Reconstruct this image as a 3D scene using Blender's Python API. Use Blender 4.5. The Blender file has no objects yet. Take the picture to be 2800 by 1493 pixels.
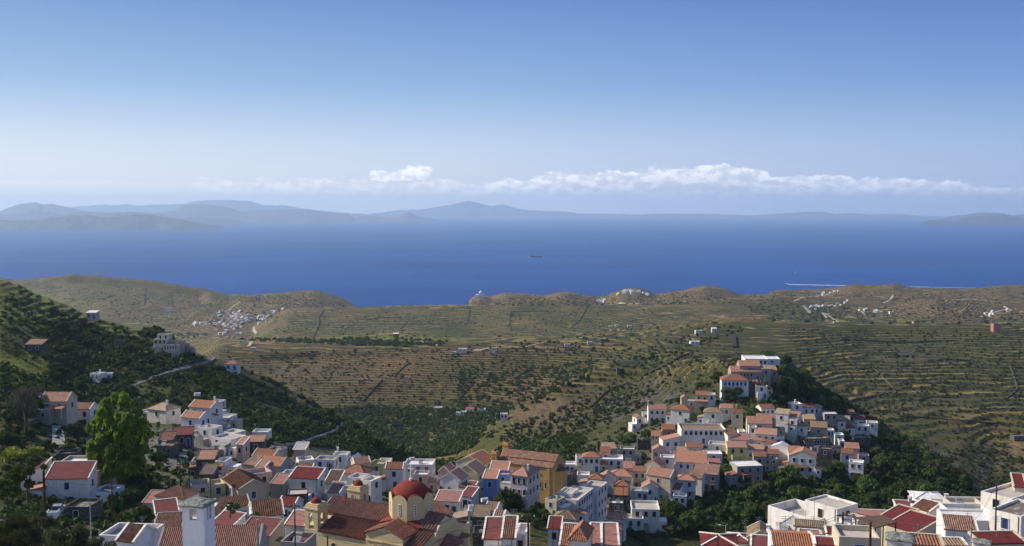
import bpy, math, random
import numpy as np
from mathutils import Vector, Matrix
random.seed(7); RNG=np.random.default_rng(7)
S=bpy.context.scene; COL=S.collection
# ---------------------------------------------------------------- camera
F=2689.0; CX,CY=1400.0,746.5; EYE=574.0; CAMZ=300.0
PITCH=math.atan((CY-EYE)/F)
cd=bpy.data.cameras.new('camera'); cam=bpy.data.objects.new('camera',cd); COL.objects.link(cam)
cam.location=(0,0,CAMZ); cam.rotation_euler=(math.radians(90)-PITCH,0,0)
cd.sensor_width=36; cd.lens=36*F/2800; cd.clip_start=0.5; cd.clip_end=200000
S.camera=cam
# ---------------------------------------------------------------- light
SUN_EL,SUN_AZ=35.0,-75.0           # azimuth measured from the view direction (+y), negative = left
sd=bpy.data.lights.new('sun','SUN'); so=bpy.data.objects.new('sun',sd); COL.objects.link(so)
sd.energy=5.0; sd.angle=math.radians(0.5); sd.color=(1,0.90,0.76)
el,az=math.radians(SUN_EL),math.radians(SUN_AZ)
sv=Vector((math.sin(az)*math.cos(el),math.cos(az)*math.cos(el),math.sin(el)))
so.rotation_euler=sv.to_track_quat('Z','Y').to_euler()
W=bpy.data.worlds.new('World'); S.world=W; W.use_nodes=True
NT=W.node_tree; NT.nodes.clear()
def nd(nt,t,**k):
    n=nt.nodes.new(t)
    for a,b in k.items():
        if a.startswith('i_'):
            n.inputs[a[2:].replace('_',' ')].default_value=b
        else: setattr(n,a,b)
    return n
def lk(nt,a,b): nt.links.new(a,b)
def mth(nt,op,a,b=None,c=None,clamp=False):
    n=nt.nodes.new('ShaderNodeMath'); n.operation=op; n.use_clamp=clamp
    for i,x in enumerate((a,b,c)):
        if x is None: continue
        if isinstance(x,(int,float)): n.inputs[i].default_value=x
        else: nt.links.new(x,n.inputs[i])
    return n.outputs[0]
def mrange(nt,x,a,b,c=0.0,d=1.0,smooth=True):
    n=nt.nodes.new('ShaderNodeMapRange'); n.interpolation_type='SMOOTHSTEP' if smooth else 'LINEAR'
    if isinstance(x,(int,float)): n.inputs[0].default_value=x
    else: nt.links.new(x,n.inputs[0])
    for i,q in enumerate((a,b,c,d)):
        if isinstance(q,(int,float)): n.inputs[i+1].default_value=q
        else: nt.links.new(q,n.inputs[i+1])
    return n.outputs[0]
def mixc(nt,f,a,b,mode='MIX'):
    n=nt.nodes.new('ShaderNodeMix'); n.data_type='RGBA'; n.blend_type=mode
    for s,x in ((n.inputs[0],f),(n.inputs[6],a),(n.inputs[7],b)):
        if isinstance(x,(int,float)): s.default_value=x
        elif isinstance(x,tuple): s.default_value=(*x,1) if len(x)==3 else x
        else: nt.links.new(x,s)
    return n.outputs[2]
def noise(nt,vec,scale,detail=4,rough=0.55,dim='3D'):
    n=nt.nodes.new('ShaderNodeTexNoise'); n.noise_dimensions=dim
    n.inputs['Scale'].default_value=scale; n.inputs['Detail'].default_value=detail; n.inputs['Roughness'].default_value=rough
    if vec is not None: nt.links.new(vec,n.inputs['Vector'])
    return n.outputs['Fac']
sky=nd(NT,'ShaderNodeTexSky',sky_type='NISHITA',sun_disc=False,altitude=300,air_density=1.0,dust_density=0.6,ozone_density=2.5)
sky.sun_elevation=el; sky.sun_rotation=az
tc=nd(NT,'ShaderNodeTexCoord'); sep=nd(NT,'ShaderNodeSeparateXYZ'); lk(NT,tc.outputs['Generated'],sep.inputs[0])
AZ=mth(NT,'ARCTAN2',sep.outputs[0],sep.outputs[1])
EL=mth(NT,'ARCSINE',sep.outputs[2])
# cloud bank low over the horizon, laid out by compass direction and elevation
def uv2ae(u,v):
    b=-(v-CY)/F; x=(u-CX)/F; y=math.cos(PITCH)+b*math.sin(PITCH); z=-math.sin(PITCH)+b*math.cos(PITCH)
    return math.atan2(x,y), math.atan2(z,math.hypot(x,y))
tops=[(-300,515),(400,505),(500,495),(560,488),(600,482),(680,492),(780,494),(880,487),(930,496),(1085,497),(1200,497),(1300,498),(1375,484),(1420,492),(1460,480),
 (1520,470),(1600,474),(1700,464),(1800,458),(1850,466),(1890,458),(2035,447),(2090,468),(2130,484),(2200,480),(2280,474),(2330,486),(2420,489),(2800,504),(3400,510)]
ramp=nd(NT,'ShaderNodeFloatCurve'); cv=ramp.mapping.curves[0]; A0,A1=-0.75,0.75
pts=[((uv2ae(u,v)[0]-A0)/(A1-A0),uv2ae(u,v)[1]*8) for u,v in tops]
cv.points[0].location=(0,pts[0][1]); cv.points[1].location=(1,pts[-1][1])
for p in pts: cv.points.new(*p)
for p in cv.points: p.handle_type='VECTOR'
ramp.mapping.update()
lk(NT,mrange(NT,AZ,A0,A1,0,1,False),ramp.inputs['Value'])
TOP=mth(NT,'DIVIDE',ramp.outputs[0],8.0)
cxyz=nd(NT,'ShaderNodeCombineXYZ'); lk(NT,AZ,cxyz.inputs[0]); lk(NT,mth(NT,'MULTIPLY',EL,1.7),cxyz.inputs[1])
n1=noise(NT,cxyz.outputs[0],34,9,0.62); n2=noise(NT,cxyz.outputs[0],95,7,0.6)
top2=mth(NT,'ADD',TOP,mth(NT,'MULTIPLY',mth(NT,'SUBTRACT',n1,0.52),0.034))
dd=mth(NT,'SUBTRACT',top2,EL)
edge=mrange(NT,dd,-0.0002,0.0020)
n3=noise(NT,cxyz.outputs[0],60,8,0.65)
base=mth(NT,'MULTIPLY',mrange(NT,EL,0.006,0.022),mth(NT,'MULTIPLY',mrange(NT,AZ,-0.36,-0.26,0.12,1.0),mrange(NT,AZ,-0.08,-0.01,0.55,1.0)))
body=mrange(NT,mth(NT,'SUBTRACT',n3,mth(NT,'MULTIPLY',dd,9.0)),0.22,0.47)
m1=mth(NT,'MULTIPLY',mth(NT,'MULTIPLY',edge,base),mth(NT,'ADD',mth(NT,'MULTIPLY',body,0.42),0.56))
# the single detached puff
pa,pe=uv2ae(1090,478); 
def puff(u,v,ru,rv):
    a,e=uv2ae(u,v)
    q=mth(NT,'ADD',mth(NT,'POWER',mth(NT,'ABSOLUTE',mth(NT,'DIVIDE',mth(NT,'SUBTRACT',AZ,a),ru/F)),2),mth(NT,'POWER',mth(NT,'ABSOLUTE',mth(NT,'DIVIDE',mth(NT,'SUBTRACT',EL,e),rv/F)),2))
    return mth(NT,'SUBTRACT',1.0,q)
pf=mth(NT,'MAXIMUM',mth(NT,'MAXIMUM',puff(1128,474,64,27),puff(1048,482,60,20)),mth(NT,'MAXIMUM',puff(1085,487,92,11),puff(1165,466,26,18)))
m2=mrange(NT,mth(NT,'ADD',pf,mth(NT,'MULTIPLY',mth(NT,'SUBTRACT',n2,0.5),2.6)),0.25,0.75)
M=mth(NT,'MAXIMUM',m1,mth(NT,'MULTIPLY',m2,0.92))
# light side (left / upper) against the grey-lilac underside
off=nd(NT,'ShaderNodeVectorMath',operation='ADD'); off.inputs[1].default_value=(0.004,-0.008,0); lk(NT,cxyz.outputs[0],off.inputs[0])
n4=noise(NT,off.outputs[0],60,8,0.65)
rel=mrange(NT,mth(NT,'SUBTRACT',n3,n4),-0.10,0.10)
lit=mth(NT,'ADD',mth(NT,'MULTIPLY',rel,0.6),mrange(NT,dd,0.022,0.0,0,0.42))
SKYK=0.115
ccol=mixc(NT,lit,(5.4,5.5,6.4),(10.5,10.2,9.9))
# warm-white low air on the sunward side, lilac away from it (sky light, by direction)
def cramp(nt,x,stops):
    n=nt.nodes.new('ShaderNodeValToRGB'); nt.links.new(x,n.inputs[0]); e=n.color_ramp.elements
    while len(e)<len(stops): e.new(0.5)
    for q,(a,c) in zip(e,stops): q.position=a; q.color=(*c,1)
    return n.outputs[0]
K_=0.88/SKYK
deep=cramp(NT,mth(NT,'POWER',mth(NT,'MAXIMUM',mth(NT,'DIVIDE',EL,1.5708),0.0),0.5),[(q,tuple(x for x in c)) for q,c in ((0.13,(.93,.94,.98)),(0.13,(.84,.87,.93)),(0.2,(.60,.72,.90)),(0.28,(.25,.42,.75)),(0.365,(.100,.225,.58)),(0.58,(.13,.23,.50)),(1.0,(.11,.18,.38)))])
vm=nd(NT,'ShaderNodeVectorMath',operation='DOT_PRODUCT'); vm.inputs[1].default_value=tuple(sv); lk(NT,tc.outputs['Generated'],vm.inputs[0])
side=cramp(NT,mrange(NT,vm.outputs['Value'],-0.35,0.95,0,1,False),[(0.0,(.46,.55,.80)),(0.15,(.56,.66,.87)),(0.50,(1.0,1.0,1.0)),(0.80,(1.22,1.12,1.0)),(1.0,(1.8,1.5,1.25))])
grad=mixc(NT,1.0,deep,side,'MULTIPLY'); gsc=nd(NT,'ShaderNodeVectorMath',operation='SCALE'); gsc.inputs['Scale'].default_value=K_; lk(NT,grad,gsc.inputs[0])
skyc=mixc(NT,0.12,gsc.outputs[0],sky.outputs[0])
ccs=mixc(NT,1.0,ccol,mixc(NT,0.55,side,(1.0,1.0,1.0)),'MULTIPLY')
mx=mixc(NT,M,skyc,ccs)
bg=nd(NT,'ShaderNodeBackground'); bg.inputs[1].default_value=SKYK; lk(NT,mx,bg.inputs[0])
wo=nd(NT,'ShaderNodeOutputWorld'); lk(NT,bg.outputs[0],wo.inputs[0])
S.view_settings.view_transform='Standard'; S.view_settings.look='None'; S.view_settings.exposure=0.22; S.view_settings.gamma=1
S.cycles.use_denoising=True; S.cycles.max_bounces=6; S.cycles.diffuse_bounces=2; S.cycles.glossy_bounces=2; S.cycles.transparent_max_bounces=8; S.cycles.transmission_bounces=2
S.cycles.volume_bounces=3; S.cycles.use_adaptive_sampling=True; S.cycles.adaptive_threshold=0.015; S.cycles.sample_clamp_indirect=4
# ---------------------------------------------------------------- projection helpers
CP,SP=math.cos(PITCH),math.sin(PITCH)
def ray(u,v):
    b=-(v-CY)/F; y=CP+b*SP; return ((u-CX)/F/y, (-SP+b*CP)/y)       # dx/dy, dz/dy
def at(u,v,D): r,k=ray(u,v); return Vector((r*D,D,CAMZ+k*D))
def proj(x,y,z):
    z=z-CAMZ; fw=y*CP-z*SP; up=y*SP+z*CP
    return CX+F*x/fw, CY-F*up/fw
ZM={1:(0,1000,2.787),2:(500,1050,3.102),3:(800,1150,4.006),4:(1200,1150,4.005),5:(1600,1050,3.102),6:(1700,900,3.22),7:(1900,1250,5.653),8:(2300,1250,5.152),
    9:(0,740,3.68),10:(600,750,3.434),11:(1250,750,3.435),12:(2000,750,2.7475),13:(2100,1000,3.434),0:(0,0,1.0)}
def zz(n,x,y): a,b,s=ZM[n]; return a+x/s,b+y/s
# ---------------------------------------------------------------- numpy noise
_perm=np.random.default_rng(3).random((256,256))
def vnoise(x,y):
    xi=np.floor(x).astype(np.int64); yi=np.floor(y).astype(np.int64); fx=x-xi; fy=y-yi
    fx=fx*fx*(3-2*fx); fy=fy*fy*(3-2*fy)
    g=lambda a,b:_perm[a&255,b&255]
    return (g(xi,yi)*(1-fx)+g(xi+1,yi)*fx)*(1-fy)+(g(xi,yi+1)*(1-fx)+g(xi+1,yi+1)*fx)*fy-0.5
def fbm(x,y,o=4,g=0.5):
    s=0;a=1.0;t=0
    for i in range(o): s=s+a*vnoise(x+i*17.3,y+i*9.1); t+=a; a*=g; x=x*2.03; y=y*2.03
    return s/t
# ---------------------------------------------------------------- terrain
# layers from near to far; each a list of (u, D, v) with v the picture row, or (u, D, -z, 'z') metres below the eye
def zL(D,z,us=(-900,3700)): return [(u,D,z,'z') for u in us]
LAY=[
 zL(1.5,9), zL(30,17), zL(70,30), zL(110,42),
 [(-900,150,48,'z'),(0,150,52,'z'),(300,150,54,'z'),(1400,150,54,'z'),(1800,150,56,'z'),(2100,150,54,'z'),(3700,150,48,'z')],
 [(-900,200,50,'z'),(0,200,60,'z'),(500,200,64,'z'),(1000,200,66,'z'),(1500,200,70,'z'),(1800,200,82,'z'),(2200,200,86,'z'),(2800,200,74,'z'),(3700,200,60,'z')],
 [(-900,260,45,'z'),(0,260,57,'z'),(250,260,63,'z'),(500,260,66,'z'),(1000,260,75,'z'),(1500,260,82,'z'),(1750,260,93,'z'),(2500,260,98,'z'),(2800,260,92,'z'),(3700,260,75,'z')],
 [(-900,310,30,'z'),(-100,310,962),(0,310,989),(60,310,1006),(120,310,1028),(195,310,1071),(260,315,1120),(340,320,1155),(543,320,1170),(750,320,1206),(1000,320,1275),(1250,320,1290),(1500,320,1300),(1750,320,1368),(2000,320,1400),(2250,320,1390),(2500,320,1400),(2800,320,1395),(3700,320,100,'z')],
 [(-900,380,60,'z'),(0,380,72,'z'),(250,390,1112),(500,390,1122),(750,390,1182),(1000,390,106,'z'),(1250,390,106,'z'),(1420,390,1262),(1500,390,1250),(1750,385,1228),(2000,380,1190),(2120,385,1195),(2250,390,1215),(2500,390,1295),(2800,390,122,'z'),(3700,390,120,'z')],
 [(-900,440,40,'z'),(0,440,905),(130,440,960),(250,440,1020),(500,440,1042),(620,440,1070),(750,450,1112),(900,455,1165),(1000,455,1192),(1090,450,122,'z'),(1250,450,132,'z'),(1420,460,1238),(1500,465,1212),(1620,465,1180),(1750,450,1150),(1900,445,1085),(2000,440,1048),(2085,445,1006),(2150,445,1030),(2200,450,1085),(2300,455,1140),(2400,450,1182),(2500,450,1228),(2620,440,1295),(2800,440,134,'z'),(3700,450,140,'z')],
 [(-900,600,640),(-200,560,735),(0,540,766),(54,538,781),(90,535,802),(130,532,813),(158,530,827),(190,526,835),(217,522,854),(266,518,870),(321,512,887),(361,508,895),(408,502,905),(455,498,920),(503,495,938),(546,492,970),(590,490,981),(652,488,1002),(687,486,1023),(746,484,1043),(780,482,1066),(850,478,1096),(917,474,1150),(955,470,1159),(1000,460,1200),(1050,452.1,1236),(1112,451.5,1260),(1180,470,140,'z'),(1250,500,150,'z'),(1340,540,1240),(1404,540,1215),(1500,550,1180),(1620,555,1150),(1740,550,1110),(1850,530,1050),(1930,515,1018),(2000,500,990),(2085,490,973),(2150,490,985),(2230,495,1045),(2330,495,1108),(2400,490,1150),(2500,490,1210),(2560,485,1245),(2620,480,1290),(2700,480,140,'z'),(2800,480,146,'z'),(3700,500,150,'z')],
 [(-900,700,90,'z'),(0,640,100,'z'),(500,600,130,'z'),(950,600,152,'z'),(1112,600,1264),(1250,600,1254),(1340,600,1180),(1404,610,1137),(1463,630,1099),(1541,650,1059),(1599,680,1035),(1658,720,1009),(1774,800,977),(1850,800,962),(1950,740,985),(2050,640,140,'z'),(2150,620,146,'z'),(2230,640,144,'z'),(2400,620,145,'z'),(2520,590,1230),(2620,560,1265),(2720,560,1300),(2800,560,1290),(3700,580,150,'z')],
 [(-900,1000,160,'z'),(0,1000,220,'z'),(600,950,208,'z'),(800,900,1160),(900,890,1164),(1112,880,1182),(1300,880,1165),(1404,860,188,'z'),(1541,880,172,'z'),(1658,900,158,'z'),(1774,930,143,'z'),(1850,900,138,'z'),(1950,860,1000),(2100,830,1015),(2250,820,1040),(2400,790,1070),(2600,780,1080),(2800,770,1088),(3700,800,160,'z')],
 [(-900,1200,200,'z'),(0,1200,230,'z'),(500,1100,185,'z'),(600,1100,968),(700,1100,960),(900,1100,958),(1112,1100,955),(1300,1100,952),(1500,1110,948),(1700,1120,935),(1800,1120,922),(1876,1120,912),(1950,1110,905),(2150,1100,897),(2300,1100,896),(2500,1100,895),(2800,1100,900),(3700,1100,910)],
 [(-900,1500,230,'z'),(0,1500,262,'z'),(500,1500,235,'z'),(600,1500,930),(800,1500,926),(950,1500,918),(1030,1480,911),(1080,1470,909),(1140,1480,914),(1250,1500,934),(1400,1500,926),(1550,1500,920),(1700,1500,905),(1800,1500,893),(1876,1500,880),(1940,1500,872),(2010,1500,868),(2080,1500,872),(2150,1500,886),(2250,1500,196,'z'),(2800,1500,200,'z'),(3700,1500,200,'z')],
 [(-900,1900,260,'z'),(0,1900,290,'z'),(400,1900,284,'z'),(600,1850,925),(700,1850,934),(800,1800,943),(950,1800,944),(1112,1800,944),(1300,1850,938),(1500,1850,922),(1700,1850,903),(1850,1850,889),(2010,1850,882),(2100,1850,884),(2300,1800,888),(2500,1800,888),(2800,1800,890),(3700,1800,890)],
 [(-900,2300,280,'z'),(0,2300,295,'z'),(400,2350,915),(600,2300,912),(660,2250,921),(690,2260,918),(737,2270,880),(786,2290,850),(839,2300,845),(891,2300,846),(967,2300,843),(1066,2300,840),(1153,2300,837),(1299,2300,837),(1337,2300,834),(1395,2300,823),(1483,2300,820),(1560,2300,822),(1614,2300,827),(1687,2250,834),(1780,2200,836),(1861,2200,832),(1940,2200,822),(2000,2200,816),(2100,2200,814),(2180,2200,820),(2250,2200,842),(2320,2200,852),(2450,2200,846),(2520,2200,832),(2564,2200,822),(2620,2200,830),(2700,2200,848),(2800,2200,842),(3700,2200,840)],
 [(-900,2700,270,'z'),(0,2700,290,'z'),(300,2650,855),(400,2650,870),(480,2650,872),(550,2650,868),(640,2650,862),(700,2650,850),(760,2700,841),(830,2700,285,'z'),(900,2700,296,'z'),(1000,2700,306,'z'),(1300,2700,303,'z'),(1500,2650,288,'z'),(1620,2600,298,'z'),(1700,2500,835),(1850,2450,824),(1925,2450,818),(2000,2450,826),(2090,2450,816),(2180,2500,818),(2260,2450,822),(2400,2450,815),(2500,2450,814),(2640,2450,820),(2800,2450,812),(3700,2450,812)],
 [(-900,3300,700),(-300,3300,745),(0,3250,760),(35,3250,766),(82,3250,767),(120,3250,759),(190,3230,753),(261,3220,756),(326,3200,762),(394,3180,767),(446,3160,775),(543,3120,792),(598,3100,805),(628,3080,814),(652,3060,810),(716,3050,812),(731,3050,808),(786,3040,803),(856,3020,798),(874,3020,801),(935,3000,826),(964,2990,840),(985,2980,306,'z'),(1100,2980,320,'z'),(1276,2980,310,'z'),(1285,2980,834),(1294,2980,820),(1311,2980,813),(1330,2980,815),(1346,2970,820),(1352,2960,817),(1381,2940,808),(1410,2930,809),(1454,2920,812),(1497,2900,815),(1527,2890,805),(1553,2880,803),(1585,2880,811),(1625,2860,824),(1645,2850,824),(1658,2840,820),(1687,2820,805),(1707,2810,798),(1745,2800,795),(1774,2800,804),(1789,2800,810),(1832,2780,804),(1870,2760,799),(1899,2740,792),(1925,2740,785.5),(1949,2740,788),(2000,2740,802),(2025,2760,809),(2055,2780,808),(2102,2800,806),(2109,2850,797),(2135,2850,793),(2233,2820,797),(2284,2780,792),(2342,2760,783.5),(2393,2760,786),(2444,2760,782),(2477,2760,790),(2546,2760,793),(2637,2760,795.5),(2692,2760,791),(2750,2760,784.6),(2800,2760,785),(3700,2760,780)],
 zL(3600,325),
]
NSUB=[8,8,8,8,10,12,14,24,30,34,40,60,110,230,110,70,120,90,80]
RC=np.concatenate([np.linspace(-0.86,-0.56,60,endpoint=False),np.linspace(-0.56,0.56,1300,endpoint=False),np.linspace(0.56,0.86,61)])
LD=np.zeros((len(LAY),len(RC))); LZ=np.zeros_like(LD)
for i,L in enumerate(LAY):
    R=[];DD=[];ZV=[]
    for e in L:
        if len(e)==4: R.append((e[0]-CX)/F); DD.append(e[1]); ZV.append(CAMZ-e[2])
        else:
            r,k=ray(e[0],e[2]); R.append(r); DD.append(e[1]); ZV.append(CAMZ+k*e[1])
    LD[i]=np.interp(RC,R,DD); LZ[i]=np.interp(RC,R,ZV)
def smooth_cols(a,k):
    if k<1: return a
    ker=np.hanning(2*k+3)[1:-1]; ker/=ker.sum()
    p=np.pad(a,((0,0),(k,k)),mode='edge')
    return np.stack([np.convolve(r,ker,'valid') for r in p])
LD=smooth_cols(LD,14)
LZs=smooth_cols(LZ,10); LZs[10]=smooth_cols(LZ[10:11],4)[0]; LZs[18]=smooth_cols(LZ[18:19],2)[0]; LZs[16]=smooth_cols(LZ[16:17],4)[0]; LZs[11]=smooth_cols(LZ[11:12],5)[0]
LZ=LZs
for i in range(1,len(LAY)): LD[i]=np.maximum(LD[i],LD[i-1]*1.004+1)
# monotone cubic along each column
h=np.diff(LD,axis=0); dl=np.diff(LZ,axis=0)/h
m=np.zeros_like(LZ)
same=(dl[:-1]*dl[1:])>0
w1=2*h[1:]+h[:-1]; w2=h[1:]+2*h[:-1]
hm=np.where(same,(w1+w2)/(w1/np.where(dl[:-1]==0,1e-9,dl[:-1])+w2/np.where(dl[1:]==0,1e-9,dl[1:])),0)
m[1:-1]=hm; m[0]=dl[0]; m[-1]=dl[-1]
GD=[];GZ=[];GT=[]
for i in range(len(LAY)-1):
    n=NSUB[i]
    for k in range(n+(1 if i==len(LAY)-2 else 0)):
        t=k/n; 
        GD.append(LD[i]+h[i]*t)
        GZ.append((2*t**3-3*t*t+1)*LZ[i]+(t**3-2*t*t+t)*h[i]*m[i]+(-2*t**3+3*t*t)*LZ[i+1]+(t**3-t*t)*h[i]*m[i+1])
        GT.append(np.full(len(RC),i+t))
GD=np.array(GD);GZ=np.array(GZ);GT=np.array(GT); GX=GD*RC[None,:]
NRW,NCL=GD.shape
GU,GV=proj(GX,GD,GZ)
def blob(u,v,ru,rv): return np.exp(-(((GU-u)/ru)**2+((GV-v)/rv)**2))
def sstep(x,a,b): t=np.clip((x-a)/(b-a),0,1); return t*t*(3-2*t)
town=sstep(GD,190,240)*(1-sstep(GT,8.9,9.3))
far=sstep(GD,330,520)
# relief noise
nz=fbm(GX/60,GD/60,5,0.55)*np.interp(GD,[0,200,400,700,1200,2500,3500],[0,0.8,5,11,9,16,14])
nz+= -np.abs(fbm(GX/150+3,GD/220,4))*np.interp(GD,[0,400,700,2000,3500],[0,0,14,22,26])+np.interp(GD,[0,400,700,2000,3500],[0,0,1.4,2.2,2.6])
nz=nz+fbm(GX/38+7,GD/38,4,0.6)*np.interp(GD,[0,2300,2700,3200],[0,0,14,20])
crag=np.clip(fbm(GX/22+9,GD/22,4,0.6)-0.02,0,1)*np.interp(GD,[0,300,450,900],[0,0,10,9])
rockz=np.clip(blob(1800,1130,170,40)+blob(1760,1090,140,45)+blob(1500,1150,140,70)*.5+blob(760,1120,200,60)*0.8+blob(2650,1280,150,60)+blob(850,1000,170,25)*.8+blob(2500,1120,200,40)*.4+blob(130,920,120,60)*.6+blob(80,1090,120,40)+blob(2500,950,120,60)*.4,0,1)
rockz*=far
GZ=GZ+nz*0.42+crag*rockz
esc=sstep(GT,17.45,17.75)*(1-sstep(GT,17.94,17.985))*sstep(GU,60,200)*(1-sstep(GU,540,580)); GZ=GZ-esc*25
esc2=sstep(GT,12.35,12.6)*(1-sstep(GT,12.93,12.99))*np.clip(blob(780,965,120,60)+blob(1000,985,180,40)+blob(2480,940,180,50),0,1); GZ=GZ-esc2*9
# terraces
hstep=np.interp(GD,[0,450,700,1100,1800,3000],[1.8,2.4,1.5,1.7,2.1,3.0])
warp=fbm(GX/45+31,GD/45,4,0.55)*3.0+fbm(GX/150+2,GD/150,3)*3.0+fbm(GX/9,GD/14,2)*0.5
DT=np.interp(GD,[0,540,620,1200,1500,2300,3200],[0,0,0,580/26.,580/26.+300/60.,580/26.+300/60.+800/50.,60.])+np.where(GU<700,np.interp(GD,[0,380,560],[0,0,0]),0)
TP=(GZ)/1.75+DT+warp*0.5
TP=TP*(1)+0.0
fr=TP-np.floor(TP)
terrz=sstep(GD,470,560)
tmask=np.clip(fbm(GX/120+5,GD/120+8,4,0.6)*1.6+1.0,0.45,1)*terrz*(1-np.clip(rockz*1.3,0,1))
tmask=np.maximum(tmask,np.clip(blob(1000,1090,330,70)+blob(1300,1000,260,80)+blob(2450,1000,400,110)+blob(1100,900,700,40)*.6,0,1)*terrz)
left_t=np.clip(blob(100,860,170,70)+blob(340,930,110,35)+blob(60,1020,120,40),0,1)*sstep(GT,9.0,9.6)*(GU<620)
tmask=np.maximum(tmask,left_t); tmask*=1-np.clip(blob(1390,1225,110,55)*1.5,0,1)
step=(np.where(fr<0.30,fr/0.30,1.0)-fr)*1.75
GZ=GZ+step*tmask*0.9
GU,GV=proj(GX,GD,GZ)
verts=np.stack([GX,GD,GZ],-1).reshape(-1,3)
ii=np.arange(NRW*NCL).reshape(NRW,NCL)
quads=np.stack([ii[:-1,:-1],ii[:-1,1:],ii[1:,1:],ii[1:,:-1]],-1).reshape(-1,4)
def mesh_np(name,v,q,mats=(),smooth=False,parent=None,mi=None):
    me=bpy.data.meshes.new(name); k=q.shape[1]
    me.vertices.add(len(v)); me.vertices.foreach_set('co',v.astype(np.float32).ravel())
    me.loops.add(q.size); me.loops.foreach_set('vertex_index',q.astype(np.int32).ravel())
    me.polygons.add(len(q)); me.polygons.foreach_set('loop_start',(np.arange(len(q))*k).astype(np.int32)); 
    if smooth: me.polygons.foreach_set('use_smooth',np.ones(len(q),bool))
    if mi is not None: me.polygons.foreach_set('material_index',mi.astype(np.int32))
    me.update(calc_edges=True)
    for m_ in mats: me.materials.append(m_)
    o=bpy.data.objects.new(name,me); COL.objects.link(o)
    if parent: o.parent=parent
    return o
def fattr(o,name,a):
    at_=o.data.attributes.new(name,'FLOAT','POINT'); at_.data.foreach_set('value',a.astype(np.float32).ravel())
# ---------------------------------------------------------------- materials
MT={}
def newmat(name):
    m_=bpy.data.materials.new(name); m_.use_nodes=True; nt=m_.node_tree; nt.nodes.clear()
    o=nt.nodes.new('ShaderNodeOutputMaterial'); p=nt.nodes.new('ShaderNodeBsdfPrincipled'); nt.links.new(p.outputs[0],o.inputs[0])
    p.inputs['Roughness'].default_value=0.9; p.inputs['Specular IOR Level'].default_value=0.15
    return m_,nt,p,o
def setc(nt,p,c):
    if isinstance(c,tuple): p.inputs['Base Color'].default_value=(*c,1)
    else: nt.links.new(c,p.inputs['Base Color'])
def bump(nt,p,hgt,dist,st=1.0):
    b=nt.nodes.new('ShaderNodeBump'); b.inputs['Distance'].default_value=dist; b.inputs['Strength'].default_value=st
    nt.links.new(hgt,b.inputs['Height']); nt.links.new(b.outputs[0],p.inputs['Normal'])
def gpos(nt): return nt.nodes.new('ShaderNodeNewGeometry').outputs['Position']
def attr(nt,name):
    a=nt.nodes.new('ShaderNodeAttribute'); a.attribute_name=name; return a.outputs['Fac']
tm,nt,p,o=newmat('hill_ground'); P=gpos(nt)
a_t=attr(nt,'terrace'); a_m=attr(nt,'tmask'); a_g=attr(nt,'green'); a_d=attr(nt,'dry'); a_r=attr(nt,'rock'); a_b=attr(nt,'built')
nl=noise(nt,P,0.011,5,0.6); nm=noise(nt,P,0.06,5,0.6); ns=noise(nt,P,0.32,4,0.65); nf=noise(nt,P,0.9,3,0.6)
scrub=mixc(nt,mrange(nt,nm,0.35,0.65),(0.018,0.025,0.006),(0.052,0.056,0.014))
grass=mixc(nt,mrange(nt,ns,0.35,0.7),(0.108,0.096,0.008),(0.270,0.208,0.032))
soil=mixc(nt,mrange(nt,ns,0.3,0.7),(0.098,0.058,0.024),(0.27,0.165,0.072))
rocky=mixc(nt,mrange(nt,ns,0.4,0.62),(0.028,0.026,0.022),(0.150,0.132,0.108))
ftr=mth(nt,'FLOOR',a_t); cb_=nt.nodes.new('ShaderNodeCombineXYZ'); sp_=nt.nodes.new('ShaderNodeSeparateXYZ'); nt.links.new(P,sp_.inputs[0])
nt.links.new(mth(nt,'MULTIPLY',sp_.outputs[0],0.016),cb_.inputs[0]); nt.links.new(mth(nt,'MULTIPLY',sp_.outputs[1],0.010),cb_.inputs[1]); nt.links.new(mth(nt,'MULTIPLY',ftr,5.37),cb_.inputs[2]); vt=noise(nt,cb_.outputs[0],1.0,3,0.6)
gsel=mrange(nt,mth(nt,'ADD',mth(nt,'ADD',nl,mth(nt,'MULTIPLY',mth(nt,'SUBTRACT',vt,0.5),0.5)),mth(nt,'MULTIPLY',mth(nt,'SUBTRACT',a_g,a_d),0.55)),0.40,0.62)
c1=mixc(nt,gsel,soil,grass)
bs=mrange(nt,mth(nt,'ADD',mth(nt,'ADD',mth(nt,'MULTIPLY',ns,0.6),mth(nt,'MULTIPLY',nf,0.4)),mth(nt,'MULTIPLY',mth(nt,'ADD',mth(nt,'SUBTRACT',nl,0.5),mth(nt,'MULTIPLY',mth(nt,'SUBTRACT',a_g,a_d),0.3)),0.55)),0.43,0.53)
c2=mixc(nt,mth(nt,'MULTIPLY',bs,0.88),c1,scrub)
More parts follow.
